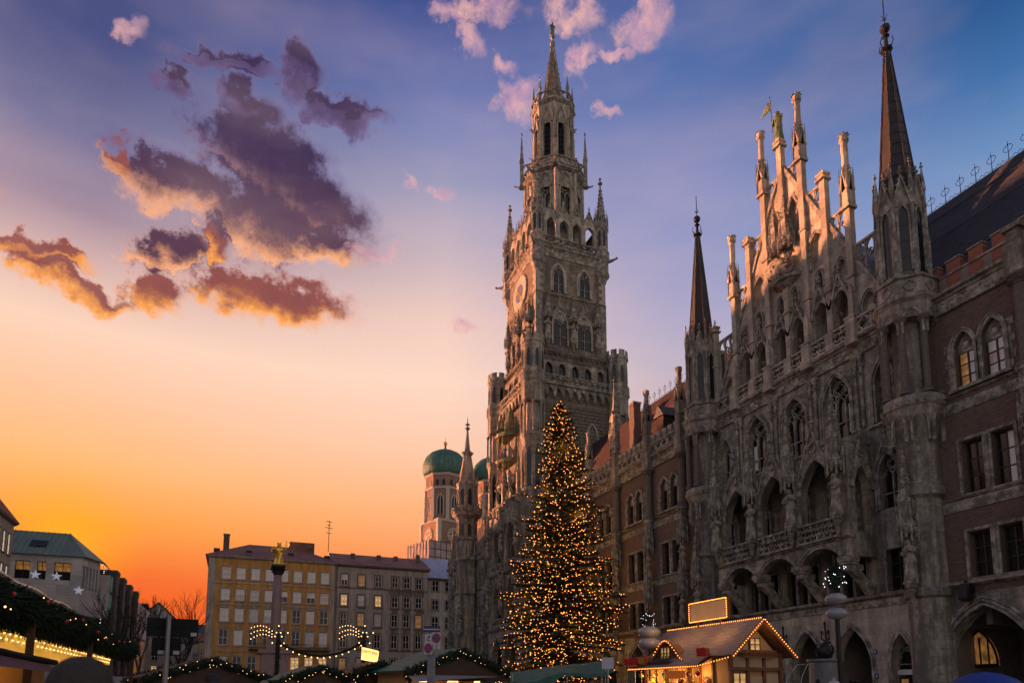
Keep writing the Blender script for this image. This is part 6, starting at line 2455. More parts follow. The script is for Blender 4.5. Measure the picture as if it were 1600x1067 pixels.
# awning, glass lights and wreath of the lamp-lit stall
mb = MB()
mb.add([(-1.2, 0.3, 2.35), (2.6, 0.3, 2.35), (2.7, 1.2, 2.05), (-1.3, 1.2, 2.3)], [(0, 1, 2, 3)])
mb.build('awning', GREYC, f_)
wr = MB()
for k in range(60):
    t = random.uniform(0, 2 * PI)
    r = 0.3 + random.uniform(-.09, .09)
    wr.lump(r * math.cos(t), 0.0 + random.uniform(-.05, .05), r * math.sin(t), 0.022)
tag(wr.build('wreath_lights', BULBD, f_, (-2.0, 0.25, 1.75)), kind='stuff')
mb = MB()
mb.box(-2.4, -1.25, -0.1, 0.0, 1.0, 2.5)
mb.build('side_curtain', CANV, f_)

# green tent
TN = thing('market_tent', 'bright green canvas tent roof below the fir tree', 'tent', (12.3, 25.3, 0), R(-22))
mb = MB()
NX, NY = 22, 8
vs, fs = [], []
for j in range(NY + 1):
    for i in range(NX + 1):
        u, v = i / NX, j / NY
        x = -2.0 + 4.0 * u
        y = -1.4 + 3.0 * v
        z = 2.5 + 0.55 * u * 0.9 - abs(v - 0.72) * 0.65 - 0.10 * math.sin(u * PI * 3) * (1 - v) + 0.03 * math.sin(u * 40) * (1 - v)
        vs.append((x, y, z))
for j in range(NY):
    for i in range(NX):
        a_ = j * (NX + 1) + i
        fs.append((a_, a_ + 1, a_ + NX + 2, a_ + NX + 1))
mb.add(vs, fs)
for i in range(NX):
    u0, u1 = i / NX, (i + 1) / NX
    p, q = vs[i], vs[i + 1]
    d = (0.28 + 0.12 * math.sin(i * 1.7)) if u0 < 0.5 else 0.12
    mb.add([p, q, (q[0], q[1] - 0.03, q[2] - d), (p[0], p[1] - 0.03, p[2] - d)], [(0, 1, 2, 3)])
mb.build('canopy', CANV, TN, smooth=True)
pm = MB()
pm.lathe([(0.025, 0), (0.025, 2.35)], 6)
pe = pm.mesh('post', mat('grey_steel', (0.3, 0.31, 0.32), 0.4, metal=0.7))
for x, y, z in ((-1.9, -1.3, 1), (1.7, -1.2, 1.12), (0.2, -1.3, 1.0), (-1.9, 1.5, 1), (1.9, 1.5, 1.1)):
    link('post', pe, TN, (x, y, 0), 0, (1, 1, z))
mb = MB()
mb.tube([(-1.9, -0.4, 2.0), (1.7, -0.4, 2.05)], 0.02, 5)
mb.build('rail', MATS['grey_steel'], TN)
for k, (x, m) in enumerate(((-0.1, REDB), (0.28, GREYC), (0.75, REDB))):
    hm = MB()
    hm.lathe([(0.03, -0.34), (0.13, -0.3), (0.14, -0.22), (0.09, -0.12), (0.11, -0.09), (0.05, 0.02), (0.012, 0.05), (0.012, 0.08)], 10)
    p = TN.matrix_basis
    q = Matrix.Translation(TN.location) @ Matrix.Rotation(R(-22), 4, 'Z') @ Vector((x, -0.4, 1.98))
    tag(hm.build('hanging_ornament', m, None, tuple(q)), ('red knitted bell ornament hanging at the left of the green tent', 'grey knitted bell ornament hanging between the two red ones', 'red knitted bell ornament hanging at the right of the green tent')[k], 'ornament', 'ornaments hanging in the green tent')

# white sign board on a post beside the tent
WS = thing('sign_board', 'blank pale grey square sign board on a post right of the tent', 'sign', (11.1, 19.3, 0), R(-25))
mb = MB()
mb.box(-0.19, 0.19, -0.015, 0.015, 2.4, 2.76)
mb.build('board', mat('pale_grey_board', (0.42, 0.42, 0.43), 0.6, noise=2, var=0.08), WS)
mb = MB()
mb.lathe([(0.03, 0), (0.03, 2.4)], 8)
mb.build('post', MATS['grey_steel'], WS)

# ------------------------------------------------------------------ big chalet kiosk with bulbs (ridge along Y)
KI = thing('chalet_kiosk', 'timber chalet kiosk outlined in orange bulbs before the gabled front', 'kiosk', (22.4, 24.9, 0))
XR, ZR, ZE, XF, ZF = 0.0, 4.9, 3.45, -2.85, 2.88       # ridge, eave, front verge (all relative to the root)
LEN = 7.6
mb = MB()
mb.box(-1.7, 1.7, 0.35, LEN - 0.2, 0, 3.2)
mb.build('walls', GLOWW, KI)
mb = MB()
mb.prism([(-1.7, 3.2), (0, 4.7), (1.7, 3.2)], 0.36, 0.5)
mb.box(-1.7, 1.7, 0.28, 0.36, 2.75, 3.45)
mb.build('gable_boards', CREAMB, KI)
# half-timbering on the end wall
for x, wd in ((-1.6, 0.2), (-0.55, 0.16), (0.5, 0.16), (1.6, 0.2)):
    mb = MB()
    mb.box(x - wd / 2, x + wd / 2, 0.2, 0.34, 0, 3.4)
    mb.build('timber', WOODW, KI)
for z in (2.62, 3.3):
    mb = MB()
    mb.box(-1.75, 1.75, 0.18, 0.33, z, z + 0.16)
    mb.build('timber', WOODW, KI)
for x, wd, h_ in ((0.0, 0.85, 2.35), (1.05, 0.8, 2.5)):
    mb = MB()
    mb.box(x - wd / 2, x + wd / 2, 0.3, 0.345, 0.1, h_)
    mb.build('infill_panel', CREAMB, KI)
casement(KI, -1.07, 1.0, 0.86, 1.55, 0.3, 2, 2, WOODW, LIT, fw=0.07).rotation_euler = (0, 0, 0)
casement(KI, 0.0, 3.55, 0.7, 0.6, 0.3, 2, 2, WOODW, LIT, fw=0.06)
bl = MB()
bl.box(-1.1, 1.1, -0.05, 0.0, 3.2, 3.27)
for k in range(19):
    bl.box(-1.08 + k * 0.118, -1.03 + k * 0.118, -0.04, 0.0, 3.27, 3.5)
bl.box(-1.1, 1.1, -0.05, 0.01, 3.5, 3.56)
bl.build('balcony_rail', WOODW, KI)
# roof boards: rows on both slopes and on the flatter front skirt
bd = MB()
bd.box(-1, 1, -0.15, 0.15, 0, 0.035)
BRD = bd.mesh('roof_board', PLANK)


def board(p, q, y0, y1):
    """one course of boards spanning y0..y1 between two (x, z) levels"""
    cx, cz = (p[0] + q[0]) / 2, (p[1] + q[1]) / 2
    L_ = math.hypot(q[0] - p[0], q[1] - p[1])
    an = math.atan2(q[1] - p[1], q[0] - p[0])
    o = link('roof_board', BRD, KI, (cx, (y0 + y1) / 2, cz), 0)
    o.rotation_euler = (0, -an + random.uniform(-.01, .01), 0)
    o.scale = ((L_ * 1.18) / 2, (y1 - y0 - 0.015) / 0.3, 1)
    return o


nrow = 9
for i in range(nrow):
    for sg in (-1, 1):
        p = (sg * 1.95 * (1 - i / nrow), 3.3 + (ZR - 3.3) * i / nrow + 0.02)
        q = (sg * 1.95 * (1 - (i + 1) / nrow), 3.3 + (ZR - 3.3) * (i + 1) / nrow + 0.06)
        y = -0.35 - (i % 2) * 0.45
        while y < LEN:
            y1 = min(LEN, y + 1.25)
            if y1 > -0.3:
                board(p, q, max(-0.35, y), y1)
            y = y1
for i in range(5):
    p = (XF + (1.95 - 2.85 + 2.85 - 1.0) * 0 + (XF * -1 - 1.95) * i / 5, ZF + (3.36 - ZF) * i / 5)
    q = (XF + (XF * -1 - 1.95) * (i + 1) / 5, ZF + (3.36 - ZF) * (i + 1) / 5 + 0.03)
    y = 1.3 - (i % 2) * 0.45
    while y < LEN:
        y1 = min(LEN, y + 1.25)
        if y1 > 1.35:
            board(p, q, max(1.3, y), y1)
        y = y1
mb = MB()
mb.prism([(-2.0, 3.22), (0, ZR - 0.02), (2.0, 3.22), (0, ZR - 0.14)], -0.33, LEN - 0.02)
mb.prism([(XF, ZF - 0.06), (-1.85, 3.32), (-1.85, 3.24), (XF, ZF - 0.1)], 1.32, LEN - 0.02)
mb.build('roof_deck', WOODW, KI)
for sg in (-1, 1):
    mb = MB()
    mb.bar([(sg * 2.05, 3.2), (0, ZR + 0.02)], 0.2, -0.42, -0.36)
    mb.build('barge_board', WOODW, KI)
# wavy dormer on the front slope
dm = MB()
wav = [(-1.9 + 3.8 * i / 24, 3.3 + 1.05 * (0.5 + 0.5 * math.cos(PI * max(-1, min(1, (-1.9 + 3.8 * i / 24) / 1.75))))) for i in range(25)]
st = len(dm.v)
dm.bar(wav, 0.16, -0.05, 0.1)
dm.prism([(p[0], p[1] - 0.06) for p in wav] + [(1.9, 3.2), (-1.9, 3.2)], -0.6, -0.04)
dm.transform(Matrix.Translation((-2.15, 4.75, -0.15)) @ Matrix.Rotation(PI / 2, 4, 'Z'))
dm.build('dormer', WOODW, KI)
casement(KI, 0, 0, 0.9, 0.62, 0, 3, 2, WOODW, LIT, fw=0.06)
dw = KI.children[-1]
dw.location = (-2.22, 4.75, 3.3)
dw.rotation_euler = (0, 0, PI / 2)
rl = MB()
rl.box(-2.75, -2.25, 3.75, 5.75, 3.05, 3.18)
for k in range(14):
    rl.box(-2.72, -2.68, 3.8 + k * 0.14, 3.85 + k * 0.14, 3.18, 3.42)
rl.build('flower_box', WOODD, KI)
# bulbs: ridge, gable rakes, front eave, dormer
bl_ = MB()


def row(pts, step=0.15, r=0.034):
    for a_, b_ in zip(pts[:-1], pts[1:]):
        a_, b_ = Vector(a_), Vector(b_)
        n = max(1, int((b_ - a_).length / step))
        for i in range(n):
            p = a_.lerp(b_, (i + .5) / n)
            bl_.lump(p.x, p.y, p.z, r)


row([(0, -0.3, ZR + 0.14), (0, LEN, ZR + 0.14)])
row([(-2.08, -0.46, 3.2), (0, -0.46, ZR + 0.08)])
row([(0, -0.46, ZR + 0.08), (2.08, -0.46, 3.2)])
row([(XF - 0.04, 1.3, ZF - 0.05), (XF - 0.04, LEN, ZF - 0.05)])
row([(-2.15, -0.3, 3.2), (XF - 0.04, 1.3, ZF - 0.05)])
row([(-2.3, 4.75 + p[0], p[1] - 0.12) for p in wav])
tag(bl_.build('bulb_rows', BULBO, KI), kind='stuff')
# goods and hanging garlands under the front eave
for k in range(9):
    gb = MB()
    y = 1.7 + k * 0.66
    gb.box(-2.5, -1.9, y, y + 0.5, 1.0, 1.25 + 0.25 * (k % 3))
    gb.build('goods_box', (REDB, CREAMB, WOODW, GOLD)[k % 4], KI)
    gb = MB()
    for q in range(7):
        gb.lump(-2.6, y + 0.25, 2.72 - q * 0.09, 0.016)
    tag(gb.build('hanging_lights', BULBD, KI), kind='stuff')
fb_ = MB()
fb_.box(-2.62, -2.56, 2.6, 4.3, 2.3, 2.66)
fb_.build('fascia_sign', mat('orange_glow_board', (0.42, 0.12, 0.03), 0.6, emit=(1.0, 0.25, 0.03), estr=0.06), KI)  # board given a faint orange glow of its own
rk = random.Random(9)
for k in range(7):
    y = 1.4 + k * 1.0
    pb = MB()
    pb.box(-1.82, -1.68, y - 0.06, y + 0.06, 1.0, 3.25)
    pb.build('front_post', WOODW, KI)
for z in (1.55, 2.02):
    sb = MB()
    sb.box(-2.0, -1.71, 1.4, 7.3, z, z + 0.05)
    sb.build('shelf', WOODD, KI)
for k in range(30):
    y = rk.uniform(1.6, 7.1)
    z = rk.choice((1.6, 2.07))
    hgt = rk.uniform(0.12, 0.34)
    gb = MB()
    gb.lathe([(0.05, 0), (0.09, 0.03), (0.09, hgt * 0.7), (0.04, hgt * 0.85), (0.04, hgt)], 8)
    gb.build('goods_jar', rk.choice((REDB, CREAMB, WOODD, GOLD, CANV)), KI, (-1.87, y, z))
for k in range(8):
    y = 1.7 + k * 0.72
    hb = MB()
    hb.tube([(0, 0, 0), (0, 0, -0.18)], 0.01, 4)
    hb.lathe([(0.02, -0.42), (0.11, -0.36), (0.13, -0.28), (0.05, -0.18)], 8)
    hb.build('hanging_bell', rk.choice((REDB, CANV, GOLD, WOODD)), KI, (-2.5, y, 2.8))
ct = MB()
ct.box(-2.75, -1.75, 1.2, LEN - 0.2, 0.0, 1.0)
ct.build('counter', WOODW, KI)
for y in (2.0, 4.2, 6.4):
    glow(KI, (-2.3, y, 2.4), 20)
glow(KI, (0, -0.9, 4.2), 6, 0.3)
glow(KI, (-1.9, 5.0, 4.9), 18, 0.3)
glow(KI, (-1.6, 1.6, 4.9), 18, 0.3)
# toys on the roof
for (x, y, z), m, lab, sc in (((19.75, 31.7, 3.02), REDB, 'red toy sleigh on the kiosk roof by its left corner', 1.0), ((20.1, 26.2, 3.28), REDB, 'red gift parcel on the kiosk roof near the gable', 0.75), ((19.9, 30.9, 3.1), GOLD, 'gold gift parcel on the kiosk roof beside the sleigh', 0.7)):
    T_ = thing('roof_toy', lab, 'decoration', (x, y, z), 0.3)
    mb = MB()
    mb.prism([(-0.4 * sc, 0.05), (-0.45 * sc, 0.45 * sc), (-0.2 * sc, 0.4 * sc), (0.1 * sc, 0.28 * sc), (0.42 * sc, 0.42 * sc), (0.4 * sc, 0.05)] if sc == 1.0 else [(-0.3 * sc, 0), (-0.3 * sc, 0.5 * sc), (0.3 * sc, 0.5 * sc), (0.3 * sc, 0)], -0.25 * sc, 0.25 * sc)
    mb.build('body', m, T_, (0, 0, 0), PI / 2)
    mb = MB()
    if sc == 1.0:
        for sg in (-1, 1):
            mb.tube([(-0.5, sg * 0.22, 0.0), (0.4, sg * 0.22, 0.0), (0.56, sg * 0.22, 0.16)], 0.03, 5)
    else:
        mb.box(-0.31 * sc, 0.31 * sc, -0.04, 0.04, -0.01, 0.52 * sc)
        mb.lump(0.08, 0, 0.56 * sc, 0.07)
        mb.lump(-0.08, 0, 0.56 * sc, 0.07)
    mb.build('trim', GOLD if m == REDB else REDB, T_, (0, 0, 0), PI / 2)
KI.scale = (0.9, 0.95, 1.0)
KI.location.y = 25.1
# blank sign above the ridge
KS = thing('kiosk_sign', 'blank beige sign framed by orange bulbs above the chalet ridge', 'sign', (22.4, 28.6, 5.0), PI / 2)
mb = MB()
mb.box(-1.45, 1.45, -0.06, 0.06, 0.32, 1.2)
mb.build('panel', CREAMB, KS)
mb = MB()
mb.bar(rect(-1.5, 1.5, 0.27, 1.25), 0.12, -0.1, 0.1, True)
for x in (-0.9, 0.9):
    mb.box(x - 0.04, x + 0.04, -0.03, 0.03, 0, 0.3)
mb.build('frame', WOODW, KS)
glow(KS, (0, 1.3, 0.0), 9, 0.3)
bulbs([(-1.5, 0.12, 0.27), (-1.5, 0.12, 1.25), (1.5, 0.12, 1.25), (1.5, 0.12, 0.27), (-1.5, 0.12, 0.27)], 0.1, 0.034, BULBO, KS)

# ------------------------------------------------------------------ lamps with two flattened globes
GLOBE = mat('opal_glass_globe', (0.27, 0.27, 0.275), 0.2, spec=0.6, noise=2, var=0.15)


def globe_lamp(label, loc, zs, r, deco):
    L_ = thing('street_lamp', label, 'street lamp', loc, 0, 'street lamps with double globes')
    mb = MB()
    mb.lathe([(0.16, 0), (0.16, 0.3), (0.09, 0.4), (0.075, zs[-1] - r * 0.5)], 10)
    mb.build('post', IRON, L_)
    for z in zs:
        g_ = MB()
        g_.ball((0, 0, z), r, 18, 10, sz=0.58)
        g_.build('globe', GLOBE, L_, smooth=True)
    mb = MB()
    mb.lathe([(0.1, zs[0] + r * .55), (0.06, zs[0] + r * .7), (0.06, zs[0] + r + 0.3), (0.02, zs[0] + r + 1.1)], 8)
    for k in range(4 if deco else 0):
        t = k * PI / 2
        for z in (0.45, 0.8):
            mb.tube([(0, 0, zs[0] + z), (0.3 * math.cos(t), 0.3 * math.sin(t), zs[0] + z + 0.12)], 0.02, 4)
    mb.build('finial', IRON, L_)
    if deco:
        b = MB()
        for k in range(26):
            t = k * 2.4
            b.lump((0.16 + 0.26 * random.random()) * math.cos(t), (0.16 + 0.26 * random.random()) * math.sin(t), zs[0] + 0.35 + 0.75 * random.random(), 0.018)
        tag(b.build('led_sprigs', BULBW, L_), kind='stuff')
        garland([(0, 0, zs[0] + 0.4), (0, 0, zs[0] + 1.05)], 0.24, 160, L_, 5)


globe_lamp('street lamp with double globes beside the fountain, sprigs of lights on top', (17.95, 16.5, 0), (4.64, 4.17), 0.34, True)
globe_lamp('street lamp with double globes behind the chalet roof', (20.9, 31.8, 0), (4.85, 4.24), 0.62, True)

# ------------------------------------------------------------------ fish fountain
FN = thing('fish_fountain', 'round bronze fountain topped by a leaping fish beside the lamp post', 'fountain', (20.7, 19.7, 0))
mb = MB()
mb.lathe([(2.4, 0), (2.4, 0.6), (2.25, 0.7), (2.1, 0.6), (2.1, 0.3), (0.7, 0.3)], 28)
mb.build('basin', TUFA, FN)
mb = MB()
mb.lathe([(0.62, 0.3), (0.58, 2.75), (0.66, 2.8), (0.66, 2.88), (0.3, 2.9)], 20)
mb.build('drum', mat('fountain_stone', (0.13, 0.135, 0.135), 0.5, noise=2, var=0.35, bump=0.3, bscale=6), FN)
mb = MB()
fish = [((-0.16, 0, 2.92), 0.14), ((-0.08, 0, 3.04), 0.27), ((0.02, 0, 3.2), 0.32), ((0.08, 0, 3.36), 0.29), ((0.1, 0, 3.48), 0.19), ((0.06, 0, 3.55), 0.08)]
mb.tube([f[0] for f in fish], [f[1] for f in fish], 12)
for k in range(16):
    t = k * 2.4
    z = 2.98 + 0.033 * k
    mb.lump(0.02 + 0.3 * math.cos(t), 0.3 * math.sin(t), z, 0.055, 0.06)
mb.add([(-0.1, 0, 3.0), (-0.4, 0.0, 2.95), (-0.45, 0.03, 3.2), (-0.3, 0.0, 3.3)], [(0, 1, 2, 3)])
mb.add([(0.1, 0, 3.5), (0.24, 0.0, 3.6), (0.04, 0.03, 3.64), (-0.04, 0.0, 3.58)], [(0, 1, 2, 3)])
mb.build('fish', DKBR, FN, smooth=False)
WAT = mat('falling_water', (0.55, 0.6, 0.62), 0.15, spec=0.6)
for k in range(2):
    t = PI * 0.75 + k * 0.9
    mb = MB()
    mb.tube([(0.62 * math.cos(t), 0.62 * math.sin(t), 2.72), (1.0 * math.cos(t), 1.0 * math.sin(t), 2.68), (1.35 * math.cos(t), 1.35 * math.sin(t), 2.2), (1.6 * math.cos(t), 1.6 * math.sin(t), 1.2), (1.75 * math.cos(t), 1.75 * math.sin(t), 0.35)], [0.007, 0.008, 0.009, 0.011, 0.013], 5)
    mb.build('water_jet', WAT, FN)
for k in range(3):
    t = PI + 0.5 + k * 1.1
    mb = MB()
    figure_mb(mb, 1.25, seed=30 + k)
    mb.build('bronze_figure', DKBR, FN, (1.1 * math.cos(t), 1.1 * math.sin(t), 0.9), t - PI / 2)

# ------------------------------------------------------------------ comet lights and swag
COM = mat('comet_frame', (0.03, 0.03, 0.03), 0.6)


def comet(label, loc, rz):
    K = thing('comet_light', label, 'light ornament', loc, rz, 'comet lights over the market')
    mb = MB()
    z0 = 4.9
    st_ = [((0.55 if k % 2 == 0 else 0.2) * math.sin(k * PI / 5), z0 + (0.55 if k % 2 == 0 else 0.2) * math.cos(k * PI / 5)) for k in range(10)]
    mb.bar(st_, 0.06, -0.03, 0.03, True)
    tails = []
    for h, e_z in ((0.15, 0.42), (0.0, 0.1), (-0.15, -0.22)):
        t_ = [(0.2 + 1.3 * u, z0 + h + (e_z - h) * u + 0.26 * math.sin(u * PI)) for u in [i / 8 for i in range(9)]]
        mb.bar(t_, 0.06, -0.03, 0.03)
        tails.append(t_)
    mb.build('frame', COM, K)
    b = MB()
    for x, z in st_:
        b.lump(x, 0.06, z, 0.04)
    for t_ in tails:
        for x, z in t_[1:]:
            b.lump(x, 0.06, z - 0.04, 0.03)
    tag(b.build('bulbs', BULBY, K), kind='stuff')
    mb = MB()
    mb.lathe([(0.16, 0), (0.12, 0.4), (0.1, 5.0)], 8)
    mb.build('post', IRON, K)
    garland([(0, 0, 0.5), (0, 0, 4.6)], 0.2, 90, K, 2)


comet('comet-shaped light ornament in front of the golden column', (2.36, 42.2, 0), PI + 0.1)
comet('comet-shaped light ornament before the grey house', (7.0, 40.3, 0), PI + 0.2)
sw = thing('light_swag', 'sagging evergreen swag of bulbs strung between the two comet lights', 'garland')
pts = [(2.36 + (7.0 - 2.36) * u, 42.2 + (40.3 - 42.2) * u, 4.55 - 3.3 * u * (1 - u)) for u in [i / 14 for i in range(15)]]
garland(pts, 0.1, 120, sw, 6)
bulbs([(p[0], p[1] - 0.08, p[2] - 0.14) for p in pts], 0.26, 0.04, BULBY, sw)

# ------------------------------------------------------------------ road signs
RS = thing('traffic_sign_post', 'backs of dark traffic signs on a post before the bare trees', 'traffic sign', (-0.99, 12.26, 0), R(6))
GALV = mat('galvanised_steel', (0.22, 0.23, 0.24), 0.45, metal=0.6, noise=5, var=0.15)
SIGNB = mat('dark_sign_back', (0.014, 0.016, 0.017), 0.8, spec=0.1, noise=4, var=0.2)
mb = MB()
mb.lathe([(0.038, 0), (0.038, 2.9)], 10)
mb.build('post', GALV, RS)
for x0, x1, z0, z1 in ((-0.31, 0.44, 2.56, 2.86), (-0.22, -0.02, 2.26, 2.55), (0.03, 0.2, 2.26, 2.55)):
    mb = MB()
    mb.box(x0, x1, 0.05, 0.065, z0, z1)
    o = mb.build('sign_plate', SIGNB, RS)
    mb = MB()
    mb.box(x1 - 0.11, x1 - 0.02, 0.043, 0.049, z0 + 0.02, z0 + 0.08)
    mb.build('sticker', WHITEP, o)
mb = MB()
mb.box(-0.2, 0.25, 0.035, 0.049, 2.71, 2.735)
mb.box(-0.15, 0.12, 0.035, 0.049, 2.40, 2.42)
mb.build('bracket', SIGNB, RS)

PS = thing('parking_sign_post', 'stickered post with blue street plates and no-stopping signs before the grey house', 'traffic sign', (3.46, 12.62, 0), R(-16))
mb = MB()
mb.box(-0.075, 0.075, -0.05, 0.05, 0, 2.42)
mb.build('post', mat('stickered_post', (0.16, 0.165, 0.17), 0.6, noise=9, var=0.6, bump=0.2, bscale=20), PS)
BLUE = mat('street_plate_blue', (0.02, 0.025, 0.10), 0.5)
mb = MB()
mb.box(-0.15, 0.16, -0.09, -0.075, 2.86, 2.91)
mb.box(-0.16, 0.16, -0.09, -0.075, 2.79, 2.835)
mb.build('street_plate', BLUE, PS)
mb = MB()
mb.box(-0.155, 0.14, -0.093, -0.078, 2.837, 2.858)
mb.build('plate_stripe', MATS['pale_grey_board'], PS)
NOBLUE = mat('traffic_blue', (0.03, 0.04, 0.22), 0.5)
NORED = mat('traffic_red', (0.32, 0.02, 0.035), 0.5)
for x, z in ((0.09, 2.68), (-0.06, 2.49)):
    d = MB()
    d.box(-0.075, 0.075, 0, 0.012, -0.11, 0.11)
    o = d.build('sign_plate', MATS['pale_grey_board'], PS, (x, -0.11, z))
    d = MB()
    n = 24
    d.lathe([(0.075, 0), (0.075, 0.006)], n, mi=0)
    d.lathe([(0.058, 0.006), (0.058, 0.009)], n, mi=1)
    for an in (PI / 4, -PI / 4):
        s_ = len(d.v)
        d.box(-0.009, 0.009, -0.058, 0.058, 0.009, 0.012, 0)
        d.transform(Matrix.Rotation(an, 4, 'Z'), s_)
    d.transform(Matrix.Rotation(PI / 2, 4, 'X') @ Matrix.Scale(1.3, 4, (0, 1, 0)))
    d.build('no_stopping_disc', [NORED, NOBLUE], o, (0, -0.001, 0))
for x, z, w_, h_ in ((-0.06, 2.68, 0.13, 0.15), (0.09, 2.52, 0.13, 0.09)):
    d = MB()
    d.box(-w_ / 2, w_ / 2, 0, 0.012, -h_ / 2, h_ / 2)
    o = d.build('supplementary_plate', MATS['pale_grey_board'], PS, (x, -0.11, z))
    d = MB()
    d.box(-w_ * .2, w_ * .25, -0.004, -0.001, -h_ * .3, -h_ * .2)
    d.box(-w_ * .2, -w_ * .12, -0.004, -0.001, -h_ * .3, h_ * .1)
    d.box(w_ * .0, w_ * .22, -0.004, -0.001, h_ * .05, h_ * .3)
    d.build('symbol', SIGNB, o)

# small blue and white plates by the narrow arch
for (s, z, m, lab) in ((-4.95, 3.85, NOBLUE, 'small blue and white diamond plate on the pale stone by the arch'), (-4.95, 2.5, MATS['traffic_blue'], 'small blue notice plate low on the pale stone by the arch')):
    d = MB()
    d.box(-0.1, 0.1, 0.0, 0.03, -0.13, 0.13)
    o = tag(d.build('notice_plate', m, None, (33 - 0.02, 32.8 + s, z), PI / 2), lab, 'plate')
    d = MB()
    d.prism([(0, -0.1), (0.07, 0), (0, 0.1), (-0.07, 0)], 0.031, 0.035)
    d.build('emblem', WHITEP, o)

# ------------------------------------------------------------------ near-left evergreen stall row
NS = thing('garland_stall', 'long market stall hung with dark evergreens and red baubles at lower left', 'stall', (0, 0, 0))
XS = -3.1
mb = MB()
mb.add([(XS, 7, 3.28), (XS, 26, 3.28), (XS - 2.6, 26, 3.8), (XS - 2.6, 7, 3.8)], [(0, 1, 2, 3)])
mb.build('roof', CANV, NS)
rnd = random.Random(12)
mb = MB()
mb.tube([(XS + 0.06, y, 3.29 + 0.02 * math.sin(y * 3)) for y in [7 + 0.4 * k for k in range(23)]], 0.045, 6)
mb.build('tarpaulin_edge', mat('frosted_plastic', (0.28, 0.34, 0.32), 0.35, noise=4, var=0.3), NS)
g_ = garland([(XS - 0.05, 7, 3.0), (XS - 0.05, 12, 3.04), (XS - 0.05, 16, 3.03), (XS - 0.05, 21, 3.02), (XS - 0.05, 26, 3.04)], 0.26, 380, NS, 3)
garland([(XS - 0.2, 7, 2.72), (XS - 0.2, 12.5, 2.84), (XS - 0.2, 26, 2.9)], 0.22, 260, NS, 4)
bb = MB()
bb2 = MB()
for k in range(26):
    y = rnd.uniform(8, 25.5)
    p = (XS + 0.22 + rnd.uniform(-.05, .1), y, rnd.uniform(2.78, 3.18))
    (bb if rnd.random() < 0.6 else bb2).lump(*p, 0.011 if rnd.random() < .7 else 0.017)
tag(bb.build('string_lights', BULBD, NS), kind='stuff')
for k in range(9):
    b = MB()
    b.ball((XS + 0.3, 9.5 + k * 1.55 + rnd.uniform(-.4, .4), rnd.uniform(2.8, 3.12)), 0.032, 8, 6)
    b.build('bauble', REDB, NS, smooth=True)
mb = MB()
mb.box(XS - 2.4, XS - 0.3, 12.4, 23.5, 2.46, 2.68)
mb.build('lit_ceiling', mat('bulb_lit_ceiling', (0.7, 0.45, 0.12), 0.6, emit=(1.0, 0.50, 0.06), estr=0.26, cells=9.0), NS)
mb = MB()
for i in range(34):
    for j in range(2):
        mb.lump(XS - 0.28, 12.6 + i * 0.32 + j * 0.16, 2.52 + j * 0.09, 0.017)
tag(mb.build('ceiling_bulbs', BULBY, NS), kind='stuff')
mb = MB()
mb.box(XS - 2.55, XS - 2.45, 7, 26, 0, 3.4)
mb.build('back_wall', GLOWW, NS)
for y in (9.5, 13, 17, 21):
    glow(NS, (XS - 1.2, y, 1.9), 5)
pm = MB()
pm.box(-0.05, 0.05, -0.05, 0.05, 0, 3.0)
pe = pm.mesh('post', WOODD)
for y in (13.4, 18.5, 25.8):
    link('post', pe, NS, (XS, y, 0))
mb = MB()
mb.box(XS - 0.6, XS + 0.1, 7, 26, 0.0, 0.98)
mb.build('counter', WOODD, NS)
mb = MB()
mb.tube([(XS + 0.15, 7, 2.32), (XS + 0.15, 12, 2.22), (XS + 0.15, 14.5, 2.2)], 0.05, 8)
mb.build('awning_pole', SIGNB, NS)
mb = MB()
mb.add([(XS + 0.1, 7, 2.28), (XS + 0.1, 14, 2.18), (XS + 0.45, 14, 1.98), (XS + 0.45, 7, 2.02)], [(0, 1, 2, 3)])
mb.build('awning', mat('plum_fabric', (0.10, 0.04, 0.06), 0.8, noise=2, var=0.4), NS)
for k in range(12):
    gb = MB()
    y = 8 + k * 1.4
    gb.cbox(XS - 0.25, y, 0.98, 0.35, 0.7, 0.35 + 0.25 * (k % 3))
    gb.build('goods_box', (GLOWW, REDB, CREAMB, WOODW)[k % 4], NS)

# ------------------------------------------------------------------ umbrella at the right
UM = thing('umbrella', 'blue umbrella held up at the lower right before the dark archway', 'umbrella', (12.1, 8.05, 0), 0.4)
mb = MB()
n = 8
vs = [(0, 0, 2.03)]
for rr_, z in ((0.25, 1.985), (0.45, 1.9), (0.56, 1.8)):
    for k in range(16):
        t = k * PI / 8
        s_ = 1.0 if k % 2 == 0 else 0.94
        vs.append((rr_ * s_ * math.cos(t), rr_ * s_ * math.sin(t), z + (0 if k % 2 == 0 else 0.012)))
fs = [(0, 1 + k, 1 + (k + 1) % 16) for k in range(16)]
for i in range(2):
    fs += [(1 + i * 16 + k, 17 + i * 16 + k, 17 + i * 16 + (k + 1) % 16, 1 + i * 16 + (k + 1) % 16) for k in range(16)]
mb.add(vs, fs)
mb.build('canopy', mat('blue_nylon', (0.012, 0.045, 0.25), 0.5), UM, smooth=True)
mb = MB()
mb.tube([(0, 0, 0.95), (0, 0, 2.06)], 0.008, 6)
for k in range(8):
    t = k * PI / 4
    mb.tube([(0, 0, 2.02), (0.3 * math.cos(t), 0.3 * math.sin(t), 1.955), (0.555 * math.cos(t), 0.555 * math.sin(t), 1.795)], 0.004, 4)
mb.tube([(0, 0, 0.95), (0.0, 0.04, 0.9), (0, 0.09, 0.93)], 0.012, 6)
mb.build('shaft_and_ribs', IRON, UM)

# ------------------------------------------------------------------ people
SKIN = mat('skin', (0.42, 0.25, 0.18), 0.55, noise=8, var=0.08)


